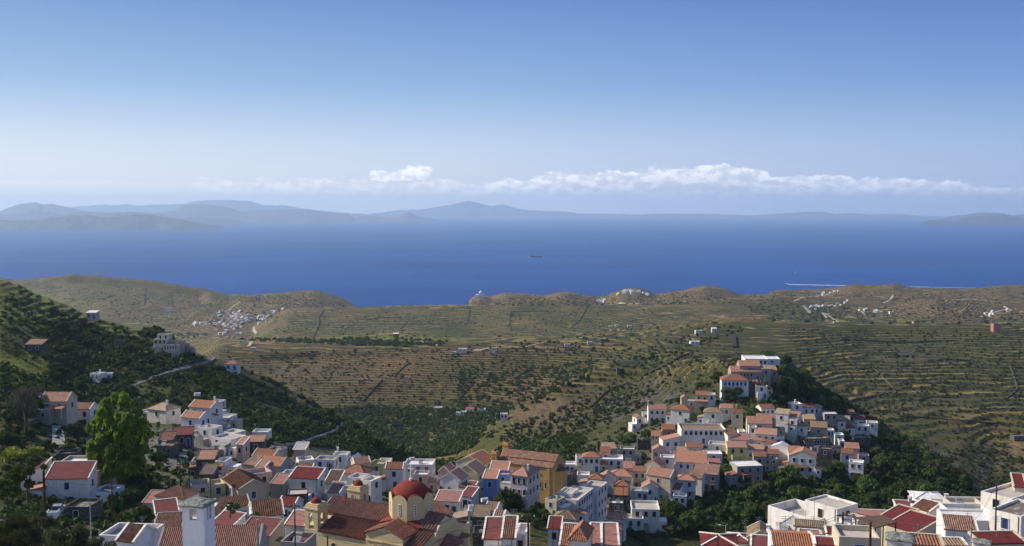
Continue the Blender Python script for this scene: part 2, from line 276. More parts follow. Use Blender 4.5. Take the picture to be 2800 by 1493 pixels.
# bushes gather on the terrace edges, dry stone and painted-in shade on the risers
frn=mth(nt,'FRACT',mth(nt,'ADD',a_t,mth(nt,'MULTIPLY',mth(nt,'SUBTRACT',ns,0.5),0.55)))
riser=mth(nt,'MULTIPLY',mth(nt,'MULTIPLY',mrange(nt,mth(nt,'SUBTRACT',frn,mth(nt,'MULTIPLY',mth(nt,'SUBTRACT',vt,0.5),1.3)),0.46,0.34),mrange(nt,frn,0.0,0.03)),mrange(nt,nm,0.20,0.32))
wall_shade=mixc(nt,mrange(nt,nf,0.35,0.6),(0.016,0.019,0.008),(0.055,0.050,0.030))
c3=mixc(nt,mth(nt,'MULTIPLY',mth(nt,'MULTIPLY',riser,a_m),0.92),c2,wall_shade)
sunlit_lip=mth(nt,'MULTIPLY',mth(nt,'MULTIPLY',mrange(nt,frn,0.42,0.52),mrange(nt,frn,0.85,0.6)),mth(nt,'MULTIPLY',a_m,mrange(nt,vt,0.40,0.58)))  # sunlight on the tread edges, painted in as a golden band
c4=mixc(nt,mth(nt,'MULTIPLY',sunlit_lip,0.7),c3,(0.36,0.27,0.085))
c5=mixc(nt,mth(nt,'MULTIPLY',a_r,mrange(nt,nm,0.38,0.55)),c4,rocky)
c6=mixc(nt,a_b,c5,mixc(nt,nm,(0.16,0.15,0.135),(0.30,0.28,0.25)))
c6=mixc(nt,mth(nt,'MULTIPLY',attr(nt,'lush'),mrange(nt,mth(nt,'ADD',ns,mth(nt,'MULTIPLY',mth(nt,'SUBTRACT',nm,.5),.6)),0.36,0.5)),c6,mixc(nt,nf,(0.10,0.14,0.014),(0.19,0.20,0.03)))
a_w=attr(nt,'fieldwall'); a_y=attr(nt,'yellow')
c6=mixc(nt,mth(nt,'MULTIPLY',a_y,mrange(nt,ns,0.35,0.55)),c6,(0.30,0.27,0.03))
setc(nt,p,c6); bump(nt,p,mth(nt,'ADD',mth(nt,'MULTIPLY',ns,1.0),mth(nt,'MULTIPLY',nf,0.5)),1.6,0.9)
MT['ground']=tm
ground=mesh_np('ground',verts,quads,(tm,),True)
ground['kind']='structure'
green=np.clip(0.42+fbm(GX/300,GD/300,3)*1.2,0,1)*0.5
green+=blob(2450,1050,500,150)*.35+blob(1900,1000,200,60)*.4+blob(1150,1180,230,70)*0.9+blob(1100,925,260,28)*0.5+blob(2400,950,450,40)*.5+blob(1350,860,600,30)*0.45+blob(1950,1010,150,40)*.5+np.where(GD<560,0.7,0)+left_t*1.0+blob(2150,870,120,20)*.4
dry=blob(900,1060,330,70)*0.38+blob(1150,1000,260,50)*0.4+blob(1080,908,90,6)*1.0+blob(620,880,200,40)*.3+blob(1350,815,90,10)*.9+blob(1560,815,90,12)*.9+blob(1900,800,110,16)*.9+blob(2350,800,120,14)*.8+blob(2020,868,110,9)*1.2+blob(860,820,130,22)*.8+blob(2560,845,90,14)*.7+blob(2650,860,200,20)*.5+blob(1600,950,260,12)*.6+blob(1450,1140,160,60)*.45
farb=sstep(GT,15.0,16.3); green=green*(1-0.75*farb); dry=dry*(1-.3*farb)+0.22*farb
fattr(ground,'terrace',TP); fattr(ground,'tmask',tmask); fattr(ground,'green',np.clip(green,0,1.3)); fattr(ground,'dry',np.clip(dry,0,1.2)); fattr(ground,'rock',rockz)
fattr(ground,'built',np.clip((1-sstep(GD,150,200))*1.0+blob(450,1230,260,50)*.8+blob(1100,1300,500,60)*.8+blob(1900,1200,200,50)*.5,0,1)*(GD<430))
gy=np.zeros_like(GU)
for (u0,v0,u1,v1,wd) in ((2475,1185,2560,1245,10),(2560,1245,2620,1290,12)):
    t=np.clip(((GU-u0)*(u1-u0)+(GV-v0)*(v1-v0))/((u1-u0)**2+(v1-v0)**2),0,1); gy=np.maximum(gy,np.exp(-(((GU-u0-t*(u1-u0))/wd)**2+((GV-v0-t*(v1-v0))/wd)**2)))
lush=np.clip(blob(80,850,170,60)+blob(330,915,110,32)+blob(60,990,130,22)+blob(150,1030,90,20)*.6+blob(1080,925,200,12)*.8+blob(1090,1225,90,35)*.5+blob(1120,1185,220,40)*.5,0,1)*np.clip(1.25-1.9*(fr<.38)*tmask,0,1); fattr(ground,'lush',lush)
fattr(ground,'yellow',gy*(GD<520)); fattr(ground,'fieldwall',gy*0)
# terrain queries
def colidx(r): return float(np.interp(r,RC,np.arange(NCL)))
def zground(x,y):
    c=colidx(x/y); j=int(min(max(c,0),NCL-2)); f_=c-j
    za=np.interp(y,GD[:,j],GZ[:,j]); zb=np.interp(y,GD[:,j+1],GZ[:,j+1]); return float(za*(1-f_)+zb*f_)
def place(u,v,h=0.0,Dmin=150,Dmax=1e9):
    r,k=ray(u,v); j=int(round(colidx(r))); d=GD[:,j]; g=GZ[:,j]+h-(CAMZ+k*d)
    idx=np.where((g>=0)&(d>=Dmin)&(d<=Dmax))[0]
    if len(idx)==0: return None
    i=idx[0]
    if i>0 and g[i-1]<0:
        t=-g[i-1]/(g[i]-g[i-1]); D=d[i-1]+t*(d[i]-d[i-1])
    else: D=d[i]
    return Vector((r*D,D,CAMZ+k*D))
# ---------------------------------------------------------------- sea
sm,nt,p,o=newmat('sea_water'); P=gpos(nt)
mp=nt.nodes.new('ShaderNodeMapping'); nt.links.new(P,mp.inputs[0]); mp.inputs['Scale'].default_value=(1,0.55,1)
w0=noise(nt,mp.outputs[0],0.0011,4,0.6); w1_=noise(nt,mp.outputs[0],0.012,6,0.7); w2_=noise(nt,mp.outputs[0],0.035,3,0.7)
sc_=mixc(nt,mrange(nt,mth(nt,'ADD',mth(nt,'MULTIPLY',w0,.7),mth(nt,'MULTIPLY',w1_,.3)),0.32,0.68),(0.001,0.038,0.190),(0.002,0.056,0.262))
mp2=nt.nodes.new('ShaderNodeMapping'); nt.links.new(P,mp2.inputs[0]); mp2.inputs['Scale'].default_value=(0.00022,0.0016,1); w3_=noise(nt,mp2.outputs[0],1.0,5,0.6)
sc_=mixc(nt,mth(nt,'MULTIPLY',mrange(nt,w3_,0.42,0.66),0.45),sc_,(0.002,0.080,0.30))
cap=mrange(nt,w2_,0.735,0.775)
setc(nt,p,mixc(nt,mth(nt,'MULTIPLY',cap,0.55),sc_,(0.6,0.68,0.75)))
p.inputs['Roughness'].default_value=0.55; p.inputs['Specular IOR Level'].default_value=0.10; p.inputs['IOR'].default_value=1.33
bump(nt,p,mth(nt,'ADD',w1_,mth(nt,'MULTIPLY',w2_,0.4)),6.0,0.7)
sv_=[(-30000,600,0),(30000,600,0),(60000,41000,0),(-60000,41000,0)]
sea=mesh_np('sea',np.array(sv_,float),np.array([[0,1,2,3]]),(sm,)); sea['kind']='structure'
# ---------------------------------------------------------------- far islands and mainland
FH=[]
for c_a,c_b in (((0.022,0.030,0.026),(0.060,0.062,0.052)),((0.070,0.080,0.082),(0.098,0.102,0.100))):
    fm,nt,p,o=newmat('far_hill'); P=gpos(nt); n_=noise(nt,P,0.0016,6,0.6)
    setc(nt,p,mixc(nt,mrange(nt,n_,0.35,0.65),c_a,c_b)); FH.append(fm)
def island(name,pts,D,depth,seed):
    us=np.array([q[0] for q in pts],float); vs=np.array([q[1] for q in pts],float)
    N=max(60,int((us[-1]-us[0])/4)); uu=np.linspace(us[0],us[-1],N); vv=np.interp(uu,us,vs)
    vv=vv+(fbm(uu/9+seed,uu*0+seed,4,0.6))*3.2*np.clip(np.minimum(uu-us[0],us[-1]-uu)/30,0,1)
    rows=[]; K=14
    for k in range(-K,K+1):
        t=k/K; y=D+t*depth*(0.75+0.5*fbm(uu/60+seed,uu*0+3,2)); prof=(1-abs(t))**0.8
        hc=np.array([ray(u,v)[1]*(D)+CAMZ for u,v in zip(uu,vv)]); hc=np.maximum(hc,2)
        z=hc*prof*(1+ (0 if k==0 else 1)*fbm(uu/14+seed+5,np.full_like(uu,k*.45),4,0.6)*(0.35 if D>22000 else 0.7)*(1-prof*0.55))
        r=(uu-CX)/F; rows.append(np.stack([r*y,y,np.maximum(z,0)-(12 if abs(k)==K else 0)],-1))
    V=np.array(rows); q=np.arange(V.shape[0]*N).reshape(V.shape[0],N)
    Q=np.stack([q[:-1,:-1],q[:-1,1:],q[1:,1:],q[1:,:-1]],-1).reshape(-1,4)
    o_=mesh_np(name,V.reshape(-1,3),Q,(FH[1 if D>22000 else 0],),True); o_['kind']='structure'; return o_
island('far_island',[(-420,600),(-200,596),(0,602),(109,603),(132,597),(194,589),(252,589),(291,595),(349,590),(369,586),(411,587),(435,591),(497,600),(543,610),(613,620.5)],15600,900,1)
island('far_hills',[(-500,590),(-100,590),(0,586),(70,582),(105,577),(136,579),(163,586),(233,579),(311,581),(369,579),(427,583),(480,592),(560,596),(620,598),(665,604)],20500,1200,2)
island('far_mountain',[(-500,570),(-150,590),(0,579),(23,569),(58,557),(105,553),(120,559),(140,557),(186,565),(233,577),(300,590),(380,598)],23000,1200,3)
island('far_mountain',[(380,592),(446,579),(481,575),(516,559),(582,560),(629,567),(660,579),(718,575),(776,573),(842,572),(893,580),(951,586),(963,592),(975,602)],23500,1100,4)
island('far_mountain',[(120,590),(206,565),(287,559),(320,562),(346,557),(373,562),(505,557),(543,549),(594,546),(683,549),(722,561),(780,561),(835,571),(920,580),(1100,592),(1180,598)],32500,1500,5)
island('far_hills',[(960,597),(1000,590),(1040,594),(1080,595),(1089,592),(1104,586),(1117,579),(1130,585),(1146,592),(1178,598),(1200,603)],25000,800,6)
island('far_mountain',[(860,600),(960,592),(1089,575),(1154,573),(1203,565),(1252,555),(1282,548),(1309,555),(1341,563),(1378,560),(1402,567),(1439,574),(1512,577),(1553,579),(1586,584),(1643,584),(1750,586),(1847,584),(2000,586),(2100,592),(2200,597)],36300,1500,7)
island('far_mountain',[(1800,600),(1900,591),(2050,589),(2145,583),(2193,579),(2249,579),(2284,585),(2319,582),(2372,586),(2445,584),(2511,590),(2592,592),(2700,596),(3300,598)],36000,1500,8)
island('far_island',[(2500,612),(2525,606),(2546,602),(2581,602),(2602,606),(2627,599),(2669,590),(2704,590),(2753,589),(2800,597),(2900,600),(3200,604),(3300,611)],20700,900,9)
island('far_hills',[(2560,602),(2592,592),(2634,587),(2683,580),(2739,583),(2767,589),(2800,585),(2900,580),(3300,590)],24500,1000,10)
# ---------------------------------------------------------------- haze
def haze_box():
    x,y0,y1,z0,z1=52000,-60,39000,-12,840
    v=np.array([(-x,y0,z0),(x,y0,z0),(x,y1,z0),(-x,y1,z0),(-x,y0,z1),(x,y0,z1),(x,y1,z1),(-x,y1,z1)],float)
    q=np.array([[0,3,2,1],[4,5,6,7],[0,1,5,4],[1,2,6,5],[2,3,7,6],[3,0,4,7]])
    m_=bpy.data.materials.new('haze_air'); m_.use_nodes=True; nt=m_.node_tree; nt.nodes.clear()
    o=nt.nodes.new('ShaderNodeOutputMaterial'); pv=nt.nodes.new('ShaderNodeVolumePrincipled'); nt.links.new(pv.outputs[0],o.inputs['Volume'])
    pv.inputs['Color'].default_value=(0.62,0.82,1.0,1); pv.inputs['Density'].default_value=HAZE; pv.inputs['Anisotropy'].default_value=0.25
    o_=mesh_np('haze',v,q,(m_,)); o_['kind']='stuff'; return o_
HAZE=4.6e-5

ROADS=[[(546,968),(590,979),(541,1002),(478,1017),(424,1030),(394,1045),(360,1058)],[(945,1155),(915,1177),(867,1194),(822,1210),(780,1219)],[(142,1165),(145,1215)],[(1320,1330),(1310,1370)]]
def near_road(u,v,d=9):
    d*=1.2
    for L_ in ROADS:
        for (a,b),(c,e) in zip(L_[:-1],L_[1:]):
            t=max(0,min(1,((u-a)*(c-a)+(v-b)*(e-b))/((c-a)**2+(e-b)**2))); 
            if ((u-a-t*(c-a))**2+((v-b-t*(e-b))*1.3)**2)<d*d: return True
    return False
# ================================================================ materials for built things
def mat_plain(name,c,c2=None,scale=1.5,rough=0.9,bmp=0.0,coord='Object',lo=0.35,hi=0.7):
    m_,nt,p,o=newmat(name); t=nt.nodes.new('ShaderNodeTexCoord').outputs[coord]
    c2=c2 or tuple(x*0.8 for x in c)
    n_=noise(nt,t,scale,6,0.65); setc(nt,p,mixc(nt,mrange(nt,n_,lo,hi),c,c2)); p.inputs['Roughness'].default_value=rough
    if bmp: bump(nt,p,noise(nt,t,scale*4,3,.6),bmp,0.6)
    MT[name]=m_; return m_
def mat_wall(name,c,dirt=(0.30,0.27,0.22),amt=0.35):
    m_,nt,p,o=newmat(name); t=nt.nodes.new('ShaderNodeTexCoord').outputs['Object']
    mp=nt.nodes.new('ShaderNodeMapping'); nt.links.new(t,mp.inputs[0]); mp.inputs['Scale'].default_value=(1,1,0.22)
    n_=noise(nt,mp.outputs[0],1.3,6,0.7); n2_=noise(nt,t,0.35,3,.5)
    f_=mth(nt,'MULTIPLY',mrange(nt,mth(nt,'ADD',mth(nt,'MULTIPLY',n_,.65),mth(nt,'MULTIPLY',n2_,.35)),0.46,0.66),amt)
    oi=nt.nodes.new('ShaderNodeObjectInfo'); tint=mixc(nt,oi.outputs['Random'],(1.0,0.955,0.88),(0.93,0.94,0.96)); patch=mrange(nt,noise(nt,t,.55,2,.4),0.56,0.60)
    cc=mixc(nt,1.0,mixc(nt,mth(nt,'MULTIPLY',patch,.30),c,tuple(x*.72 for x in c)),tint,'MULTIPLY')
    setc(nt,p,mixc(nt,f_,cc,dirt)); bump(nt,p,noise(nt,t,6,4,.6),0.03,0.5); MT[name]=m_
def mat_tile(name,a,b,c):
    m_,nt,p,o=newmat(name); t=nt.nodes.new('ShaderNodeTexCoord').outputs['Object']
    v_=nt.nodes.new('ShaderNodeTexVoronoi'); v_.inputs['Scale'].default_value=3.2; nt.links.new(t,v_.inputs['Vector'])
    s_=nt.nodes.new('ShaderNodeSeparateColor'); nt.links.new(v_.outputs['Color'],s_.inputs[0])
    n_=noise(nt,t,0.9,5,0.65); oi=nt.nodes.new('ShaderNodeObjectInfo')
    c1=mixc(nt,mrange(nt,s_.outputs[0],0.1,0.9,0,1,False),a,b)
    c2=mixc(nt,mth(nt,'MULTIPLY',mrange(nt,n_,0.45,0.68),0.75),c1,c)
    hs=nt.nodes.new('ShaderNodeHueSaturation'); nt.links.new(c2,hs.inputs['Color'])
    nt.links.new(mth(nt,'ADD',mth(nt,'MULTIPLY',oi.outputs['Random'],0.45),0.78),hs.inputs['Value'])
    nt.links.new(mth(nt,'ADD',mth(nt,'MULTIPLY',oi.outputs['Random'],-0.25),1.1),hs.inputs['Saturation'])
    nt.links.new(hs.outputs[0],p.inputs['Base Color']); bump(nt,p,s_.outputs[1],0.05,0.7); MT[name]=m_
def mat_stone(name,a,b,mortar,sc=1.6):
    m_,nt,p,o=newmat(name); t=nt.nodes.new('ShaderNodeTexCoord').outputs['Object']
    v_=nt.nodes.new('ShaderNodeTexVoronoi'); v_.inputs['Scale'].default_value=sc; mp=nt.nodes.new('ShaderNodeMapping'); mp.inputs['Scale'].default_value=(1,1,1.8)
    nt.links.new(t,mp.inputs[0]); nt.links.new(mp.outputs[0],v_.inputs['Vector'])
    s_=nt.nodes.new('ShaderNodeSeparateColor'); nt.links.new(v_.outputs['Color'],s_.inputs[0])
    c1=mixc(nt,s_.outputs[0],a,b); c2=mixc(nt,mrange(nt,v_.outputs['Distance'],0.30,0.5),c1,mortar)
    n_=noise(nt,t,.5,4,.6); c3=mixc(nt,mth(nt,'MULTIPLY',mrange(nt,n_,.45,.7),.5),c2,mortar)
    setc(nt,p,c3); bump(nt,p,s_.outputs[0],0.08,0.8); MT[name]=m_
mat_wall('white',(0.84,0.81,0.75),amt=0.5); mat_wall('cream',(0.60,0.53,0.40)); mat_wall('beige',(0.52,0.44,0.33)); mat_wall('ochre',(0.62,0.39,0.15),(0.36,0.22,0.10),0.4)
mat_wall('churchwall',(0.64,0.53,0.31),(0.40,0.31,0.17),0.35); mat_wall('yellow',(0.64,0.55,0.26)); mat_wall('pink',(0.60,0.42,0.38)); mat_wall('grey',(0.36,0.345,0.32)); mat_wall('lilac',(0.62,0.56,0.58))
mat_wall('blue',(0.24,0.33,0.58),(0.12,0.16,0.3)); mat_wall('paleblue',(0.62,0.70,0.76)); mat_wall('pinkgrey',(0.42,0.34,0.31)); mat_wall('rust',(0.38,0.18,0.12)); mat_wall('brickred',(0.42,0.20,0.15))
mat_stone('stone',(0.12,0.10,0.085),(0.27,0.23,0.19),(0.09,0.08,0.07)); mat_stone('darkstone',(0.055,0.05,0.045),(0.13,0.115,0.10),(0.04,0.035,0.03),1.0)
mat_stone('palestone',(0.34,0.31,0.27),(0.50,0.46,0.40),(0.24,0.21,0.18),1.2)
mat_tile('terra',(0.36,0.17,0.105),(0.25,0.108,0.068),(0.20,0.13,0.09)); mat_tile('orange',(0.43,0.20,0.115),(0.31,0.135,0.078),(0.24,0.16,0.11))
mat_tile('brown',(0.25,0.12,0.075),(0.15,0.075,0.05),(0.30,0.19,0.13)); mat_tile('tan',(0.36,0.26,0.17),(0.26,0.18,0.11),(0.19,0.15,0.11)); mat_tile('churchtile',(0.29,0.13,0.092),(0.17,0.078,0.06),(0.14,0.09,0.07))
mat_plain('red',(0.165,0.030,0.028),(0.10,0.024,0.024),1.6,bmp=.03); mat_plain('maroon',(0.20,0.062,0.058),(0.135,0.05,0.046),1.3,bmp=.03); mat_plain('pinkroof',(0.36,0.175,0.14),(0.25,0.125,0.105),1.2,bmp=.03)
mat_plain('domered',(0.225,0.040,0.026),(0.165,0.032,0.022),1.4,0.85,bmp=.02)
mat_plain('whiteflat',(0.74,0.73,0.70),(0.55,0.53,0.50),.5); mat_plain('screed',(0.50,0.45,0.38),(0.38,0.34,0.29),.6); mat_plain('greyflat',(0.42,0.40,0.38),(0.30,0.28,0.27),.8); mat_stone('schist',(0.30,0.27,0.22),(0.44,0.40,0.33),(0.16,0.14,0.12),1.3)
mat_plain('straw',(0.42,0.31,0.14),(0.30,0.21,0.10),3)
mat_plain('glass_dark',(0.022,0.027,0.036),(0.05,0.055,0.065),.7,0.25); mat_plain('wood_blue',(0.05,0.11,0.32),(0.04,0.09,0.25),2); mat_plain('wood_green',(0.02,0.10,0.06),(0.02,0.07,0.045),2); mat_plain('wood_brown',(0.11,0.035,0.022),(0.07,0.03,0.02),2); mat_plain('paint_white',(0.76,0.75,0.73),(0.6,0.58,0.55),2)
mat_plain('pole_wood',(0.075,0.045,0.03),(0.045,0.03,0.022),4,0.8); mat_plain('pole_grey',(0.34,0.31,0.27),(0.24,0.22,0.19),4,0.8); mat_plain('cable',(0.015,0.015,0.016),(0.02,0.02,0.02),1,0.6)
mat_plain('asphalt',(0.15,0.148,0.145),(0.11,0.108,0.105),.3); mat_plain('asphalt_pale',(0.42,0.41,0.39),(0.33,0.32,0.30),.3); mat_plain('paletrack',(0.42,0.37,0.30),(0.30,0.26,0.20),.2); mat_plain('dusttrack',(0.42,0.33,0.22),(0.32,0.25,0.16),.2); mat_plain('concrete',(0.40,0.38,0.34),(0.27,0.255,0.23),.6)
mat_plain('reed',(0.13,0.085,0.055),(0.09,0.06,0.04),3); mat_plain('metal_grey',(0.30,0.31,0.32),(0.22,0.22,0.23),2,0.5)
mat_plain('bell_bronze',(0.35,0.24,0.09),(0.25,0.16,0.06),3,0.4)
# slate cap of the chimneys
m_,nt,p,o=newmat('capstone'); t=nt.nodes.new('ShaderNodeTexCoord').outputs['Object']; n_=noise(nt,t,3.2,8,.7); n2_=noise(nt,t,14,4,.7)
setc(nt,p,mixc(nt,mrange(nt,n_,0.38,0.62),mixc(nt,mrange(nt,n2_,.4,.6),(0.10,0.105,0.095),(0.20,0.21,0.185)),(0.36,0.36,0.31))); bump(nt,p,mth(nt,'ADD',n_,mth(nt,'MULTIPLY',n2_,.4)),0.10,1.0); MT['capstone']=m_
# foliage
def mat_leaf(name,a,b,tr=0.25,sat=1):
    m_,nt,p,o=newmat(name); P=gpos(nt)
    n_=noise(nt,P,0.55,3,.6); n2_=noise(nt,P,4.5,2,.6); oi=nt.nodes.new('ShaderNodeObjectInfo')
    c=mixc(nt,mrange(nt,mth(nt,'ADD',mth(nt,'MULTIPLY',n_,.55),mth(nt,'MULTIPLY',n2_,.45)),0.36,0.64),a,b)
    hs=nt.nodes.new('ShaderNodeHueSaturation'); nt.links.new(c,hs.inputs['Color']); nt.links.new(mth(nt,'ADD',mth(nt,'MULTIPLY',oi.outputs['Random'],0.55),0.70),hs.inputs['Value'])
    nt.links.new(mth(nt,'ADD',mth(nt,'MULTIPLY',oi.outputs['Random'],0.03),0.485),hs.inputs['Hue'])
    nt.links.new(hs.outputs[0],p.inputs['Base Color']); p.inputs['Roughness'].default_value=.7
    tl=nt.nodes.new('ShaderNodeBsdfTranslucent'); nt.links.new(hs.outputs[0],tl.inputs[0]); mx_=nt.nodes.new('ShaderNodeMixShader'); mx_.inputs[0].default_value=tr
    nt.links.new(p.outputs[0],mx_.inputs[1]); nt.links.new(tl.outputs[0],mx_.inputs[2]); nt.links.new(mx_.outputs[0],o.inputs[0]); MT[name]=m_
mat_leaf('leaf_dark',(0.030,0.052,0.013),(0.082,0.112,0.028)); mat_leaf('leaf_mid',(0.050,0.085,0.018),(0.105,0.145,0.034)); mat_leaf('leaf_olive',(0.060,0.070,0.030),(0.115,0.120,0.055))
mat_leaf('leaf_bright',(0.10,0.165,0.016),(0.235,0.305,0.036),0.45); mat_leaf('leaf_valley',(0.045,0.080,0.018),(0.105,0.150,0.035)); mat_leaf('leaf_grey',(0.075,0.070,0.058),(0.13,0.12,0.10)); mat_leaf('leaf_yellow',(0.12,0.15,0.02),(0.30,0.30,0.04),0.3); mat_leaf('leaf_scrub',(0.032,0.045,0.013),(0.080,0.088,0.028))
mat_plain('bark',(0.085,0.065,0.05),(0.05,0.04,0.03),3)
# ================================================================ mesh builder
class MB:
    def __init__(s): s.v=[]; s.f=[]; s.mi=[]; s.m=0
    def poly(s,*pts):
        b=len(s.v); s.v+= [tuple(q) for q in pts]; s.f.append(tuple(range(b,b+len(pts)))); s.mi.append(s.m)
    def hull(s,bot,top,cap=True):
        b=len(s.v); n=len(bot); s.v+=[tuple(q) for q in bot]+[tuple(q) for q in top]
        for i in range(n): j=(i+1)%n; s.f.append((b+i,b+j,b+n+j,b+n+i)); s.mi.append(s.m)
        if cap: s.f.append(tuple(b+i for i in range(n-1,-1,-1))); s.f.append(tuple(b+n+i for i in range(n))); s.mi+=[s.m,s.m]
    def box(s,x0,x1,y0,y1,z0,z1): s.hull([(x0,y0,z0),(x1,y0,z0),(x1,y1,z0),(x0,y1,z0)],[(x0,y0,z1),(x1,y0,z1),(x1,y1,z1),(x0,y1,z1)])
    def beam(s,a,b,w,h):      # box along a->b
        a=Vector(a);b=Vector(b);d=(b-a); 
        if d.length<1e-6: return
        d.normalize(); up=Vector((0,0,1)); sd_=d.cross(up)
        if sd_.length<1e-3: sd_=Vector((1,0,0))
        sd_.normalize(); up=sd_.cross(d)
        c=[-sd_*w/2-up*h/2,sd_*w/2-up*h/2,sd_*w/2+up*h/2,-sd_*w/2+up*h/2]
        s.hull([a+q for q in c],[b+q for q in c])
    def tube(s,a,b,r0,r1,n=8):
        a=Vector(a);b=Vector(b);d=(b-a).normalized(); e=d.orthogonal().normalized(); g=d.cross(e)
        s.hull([a+(e*math.cos(2*math.pi*i/n)+g*math.sin(2*math.pi*i/n))*r0 for i in range(n)],[b+(e*math.cos(2*math.pi*i/n)+g*math.sin(2*math.pi*i/n))*r1 for i in range(n)])
    def slab(s,pts,t):        # thick polygon, thickness downwards
        s.hull([(x,y,z-t) for x,y,z in pts],[tuple(q) for q in pts])
    def dome(s,c,r,hz,n=24,k=10,a1=math.pi/2):
        b=len(s.v)
        for i in range(k):
            a=a1*i/k
            for j in range(n): t=2*math.pi*j/n; s.v.append((c[0]+r*math.cos(a)*math.cos(t),c[1]+r*math.cos(a)*math.sin(t),c[2]+hz*math.sin(a)))
        s.v.append((c[0],c[1],c[2]+hz))
        for i in range(k-1):
            for j in range(n): s.f.append((b+i*n+j,b+i*n+(j+1)%n,b+(i+1)*n+(j+1)%n,b+(i+1)*n+j)); s.mi.append(s.m)
        for j in range(n): s.f.append((b+(k-1)*n+j,b+(k-1)*n+(j+1)%n,b+k*n)); s.mi.append(s.m)
    def mesh(s,name,mats,smooth=False):
        me=bpy.data.meshes.new(name); me.from_pydata(s.v,[],s.f); 
        for m_ in (mats if isinstance(mats,(list,tuple)) else [mats]): me.materials.append(MT[m_] if isinstance(m_,str) else m_)
        if any(s.mi): me.polygons.foreach_set('material_index',s.mi)
        if smooth: me.polygons.foreach_set('use_smooth',[True]*len(me.polygons))
        me.update(); return me
    def build(s,name,mats,parent=None,smooth=False):
        return link(name,s.mesh(name,mats,smooth),parent)
def link(name,me,parent=None,loc=None,rot=0):
    o=bpy.data.objects.new(name,me); COL.objects.link(o)
    if parent is not None: o.parent=parent
    if loc is not None: o.location=loc
    if rot: o.rotation_euler=(0,0,rot)
    return o
def tag(o,label,cat,group=None,kind=None):
    if label: o['label']=label
    if cat: o['category']=cat
    if group: o['group']=group
    if kind: o['kind']=kind
    return o
def root(name,loc,rot,label,cat,group=None):
    o=bpy.data.objects.new(name,None); COL.objects.link(o); o.location=loc; o.rotation_euler=(0,0,rot); o.empty_display_size=.5
    return tag(o,label,cat,group)
def dup_tree(o,parent=None):
    c=o.copy(); COL.objects.link(c)
    if parent is not None: c.parent=parent
    for ch in list(o.children): dup_tree(ch,c)
    return c
# roof plane: A,B eave ends, C,D the upper ends (over B and A); corrugated when fine
def roofplane(mb,A,B,C,D,fine,pitch=0.30,th=0.14):
    A,B,C,D=map(Vector,(A,B,C,D)); 
    pitch=pitch if pitch>.4 else (.24 if fine==1 else .34)
    if not fine:
        mb.slab([A,B,C,D] if (C-D).length>1e-3 else [A,B,C],th); return
    ex=(B-A); L=ex.length; ex/=L; up=(D-A)-ex*((D-A).dot(ex)); Hs=up.length; up/=Hs; nn=ex.cross(up); nn.normalize()
    if nn.z<0: nn=-nn
    xd=(D-A).dot(ex); xc=(C-A).dot(ex); n=max(3,int(L/pitch)); amp=pitch/.30; prof=((0,0.0),(0.16,0.075*amp),(0.38,0.115*amp),(0.6,0.075*amp),(0.76,0.0))
    xs=[];zs=[]
    for i in range(n):
        for a,b in prof: xs.append((i+a)*L/n); zs.append(b)
    xs.append(L); zs.append(0)
    def hh(x):
        if x<xd: return x/xd if xd>1e-6 else 1
        if x>xc: return (L-x)/(L-xc) if L-xc>1e-6 else 1
        return 1
    b=len(mb.v)
    for x,z in zip(xs,zs):
        t=max(0,min(1,hh(x))); mb.v.append(tuple(A+ex*x+nn*z)); mb.v.append(tuple(A+ex*x+up*(Hs*t)+nn*(z if t>0.02 else 0)))
        mb.v.append(tuple(A+ex*x-nn*th))
    for i in range(len(xs)-1):
        q=b+i*3; mb.f.append((q,q+3,q+4,q+1)); mb.mi.append(mb.m); mb.f.append((q+2,q+5,q+3,q)); mb.mi.append(mb.m)
WCODE={'b':'wood_blue','g':'wood_green','r':'wood_brown','w':'paint_white','n':'glass_dark'}
_wc={}
def win_mesh(w,h,code,arch=False,door=False):
    k=(round(w,1),round(h,1),code,arch,door)
    if k in _wc: return _wc[k]
    mb=MB(); fw=0.09; mb.m=0
    mb.box(-w/2-fw,-w/2,-0.07,0.0,0,h+fw); mb.box(w/2,w/2+fw,-0.07,0.0,0,h+fw); mb.box(-w/2,w/2,-0.07,0,h,h+fw)
    if not door: mb.box(-w/2-fw-.05,w/2+fw+.05,-0.12,0.0,-0.09,0.0)
    mb.m=1; mb.box(-w/2,w/2,-0.015,0,0,h)
    if arch:
        n=8; mb.m=1; mb.poly(*[(w/2*math.cos(math.pi*i/n),-0.016,h+w/2*math.sin(math.pi*i/n)+fw*0) for i in range(n+1)])
    mb.m=2
    if door: mb.box(-w/2+.02,w/2-.02,-0.04,-0.018,0.02,h*0.97)
    elif code in 'bgr':
        mb.box(-w/2-.02,-w/2+w*0.24,-0.05,-0.02,0.02,h-.02); mb.box(w/2-w*0.24,w/2+.02,-0.05,-0.02,0.02,h-.02); mb.box(-.03,.03,-0.04,-0.02,0,h)
    else: mb.box(-.03,.03,-0.04,-0.02,0,h); mb.box(-w/2,w/2,-0.04,-0.021,h*.55,h*.55+.05)
    me=mb.mesh('window' if not door else 'door',['paint_white','glass_dark',WCODE[code]]); _wc[k]=me; return me
HOUSES=[]
def chimney_part(r,x,y,z,hc=1.2,w=0.5,mat='white'):
    mb=MB(); mb.box(x-w/2,x+w/2,y-w/2,y+w/2,z-0.6,z+hc); mb.m=0
    for sx in (-1,1):
        for sy in (-1,1): mb.box(x+sx*w*.42-.06,x+sx*w*.42+.06,y+sy*w*.42-.06,y+sy*w*.42+.06,z+hc,z+hc+.28)
    mb.box(x-w*.62,x+w*.62,y-w*.62,y+w*.62,z+hc+.28,z+hc+.38)
    return mb.build('chimney',mat,r)
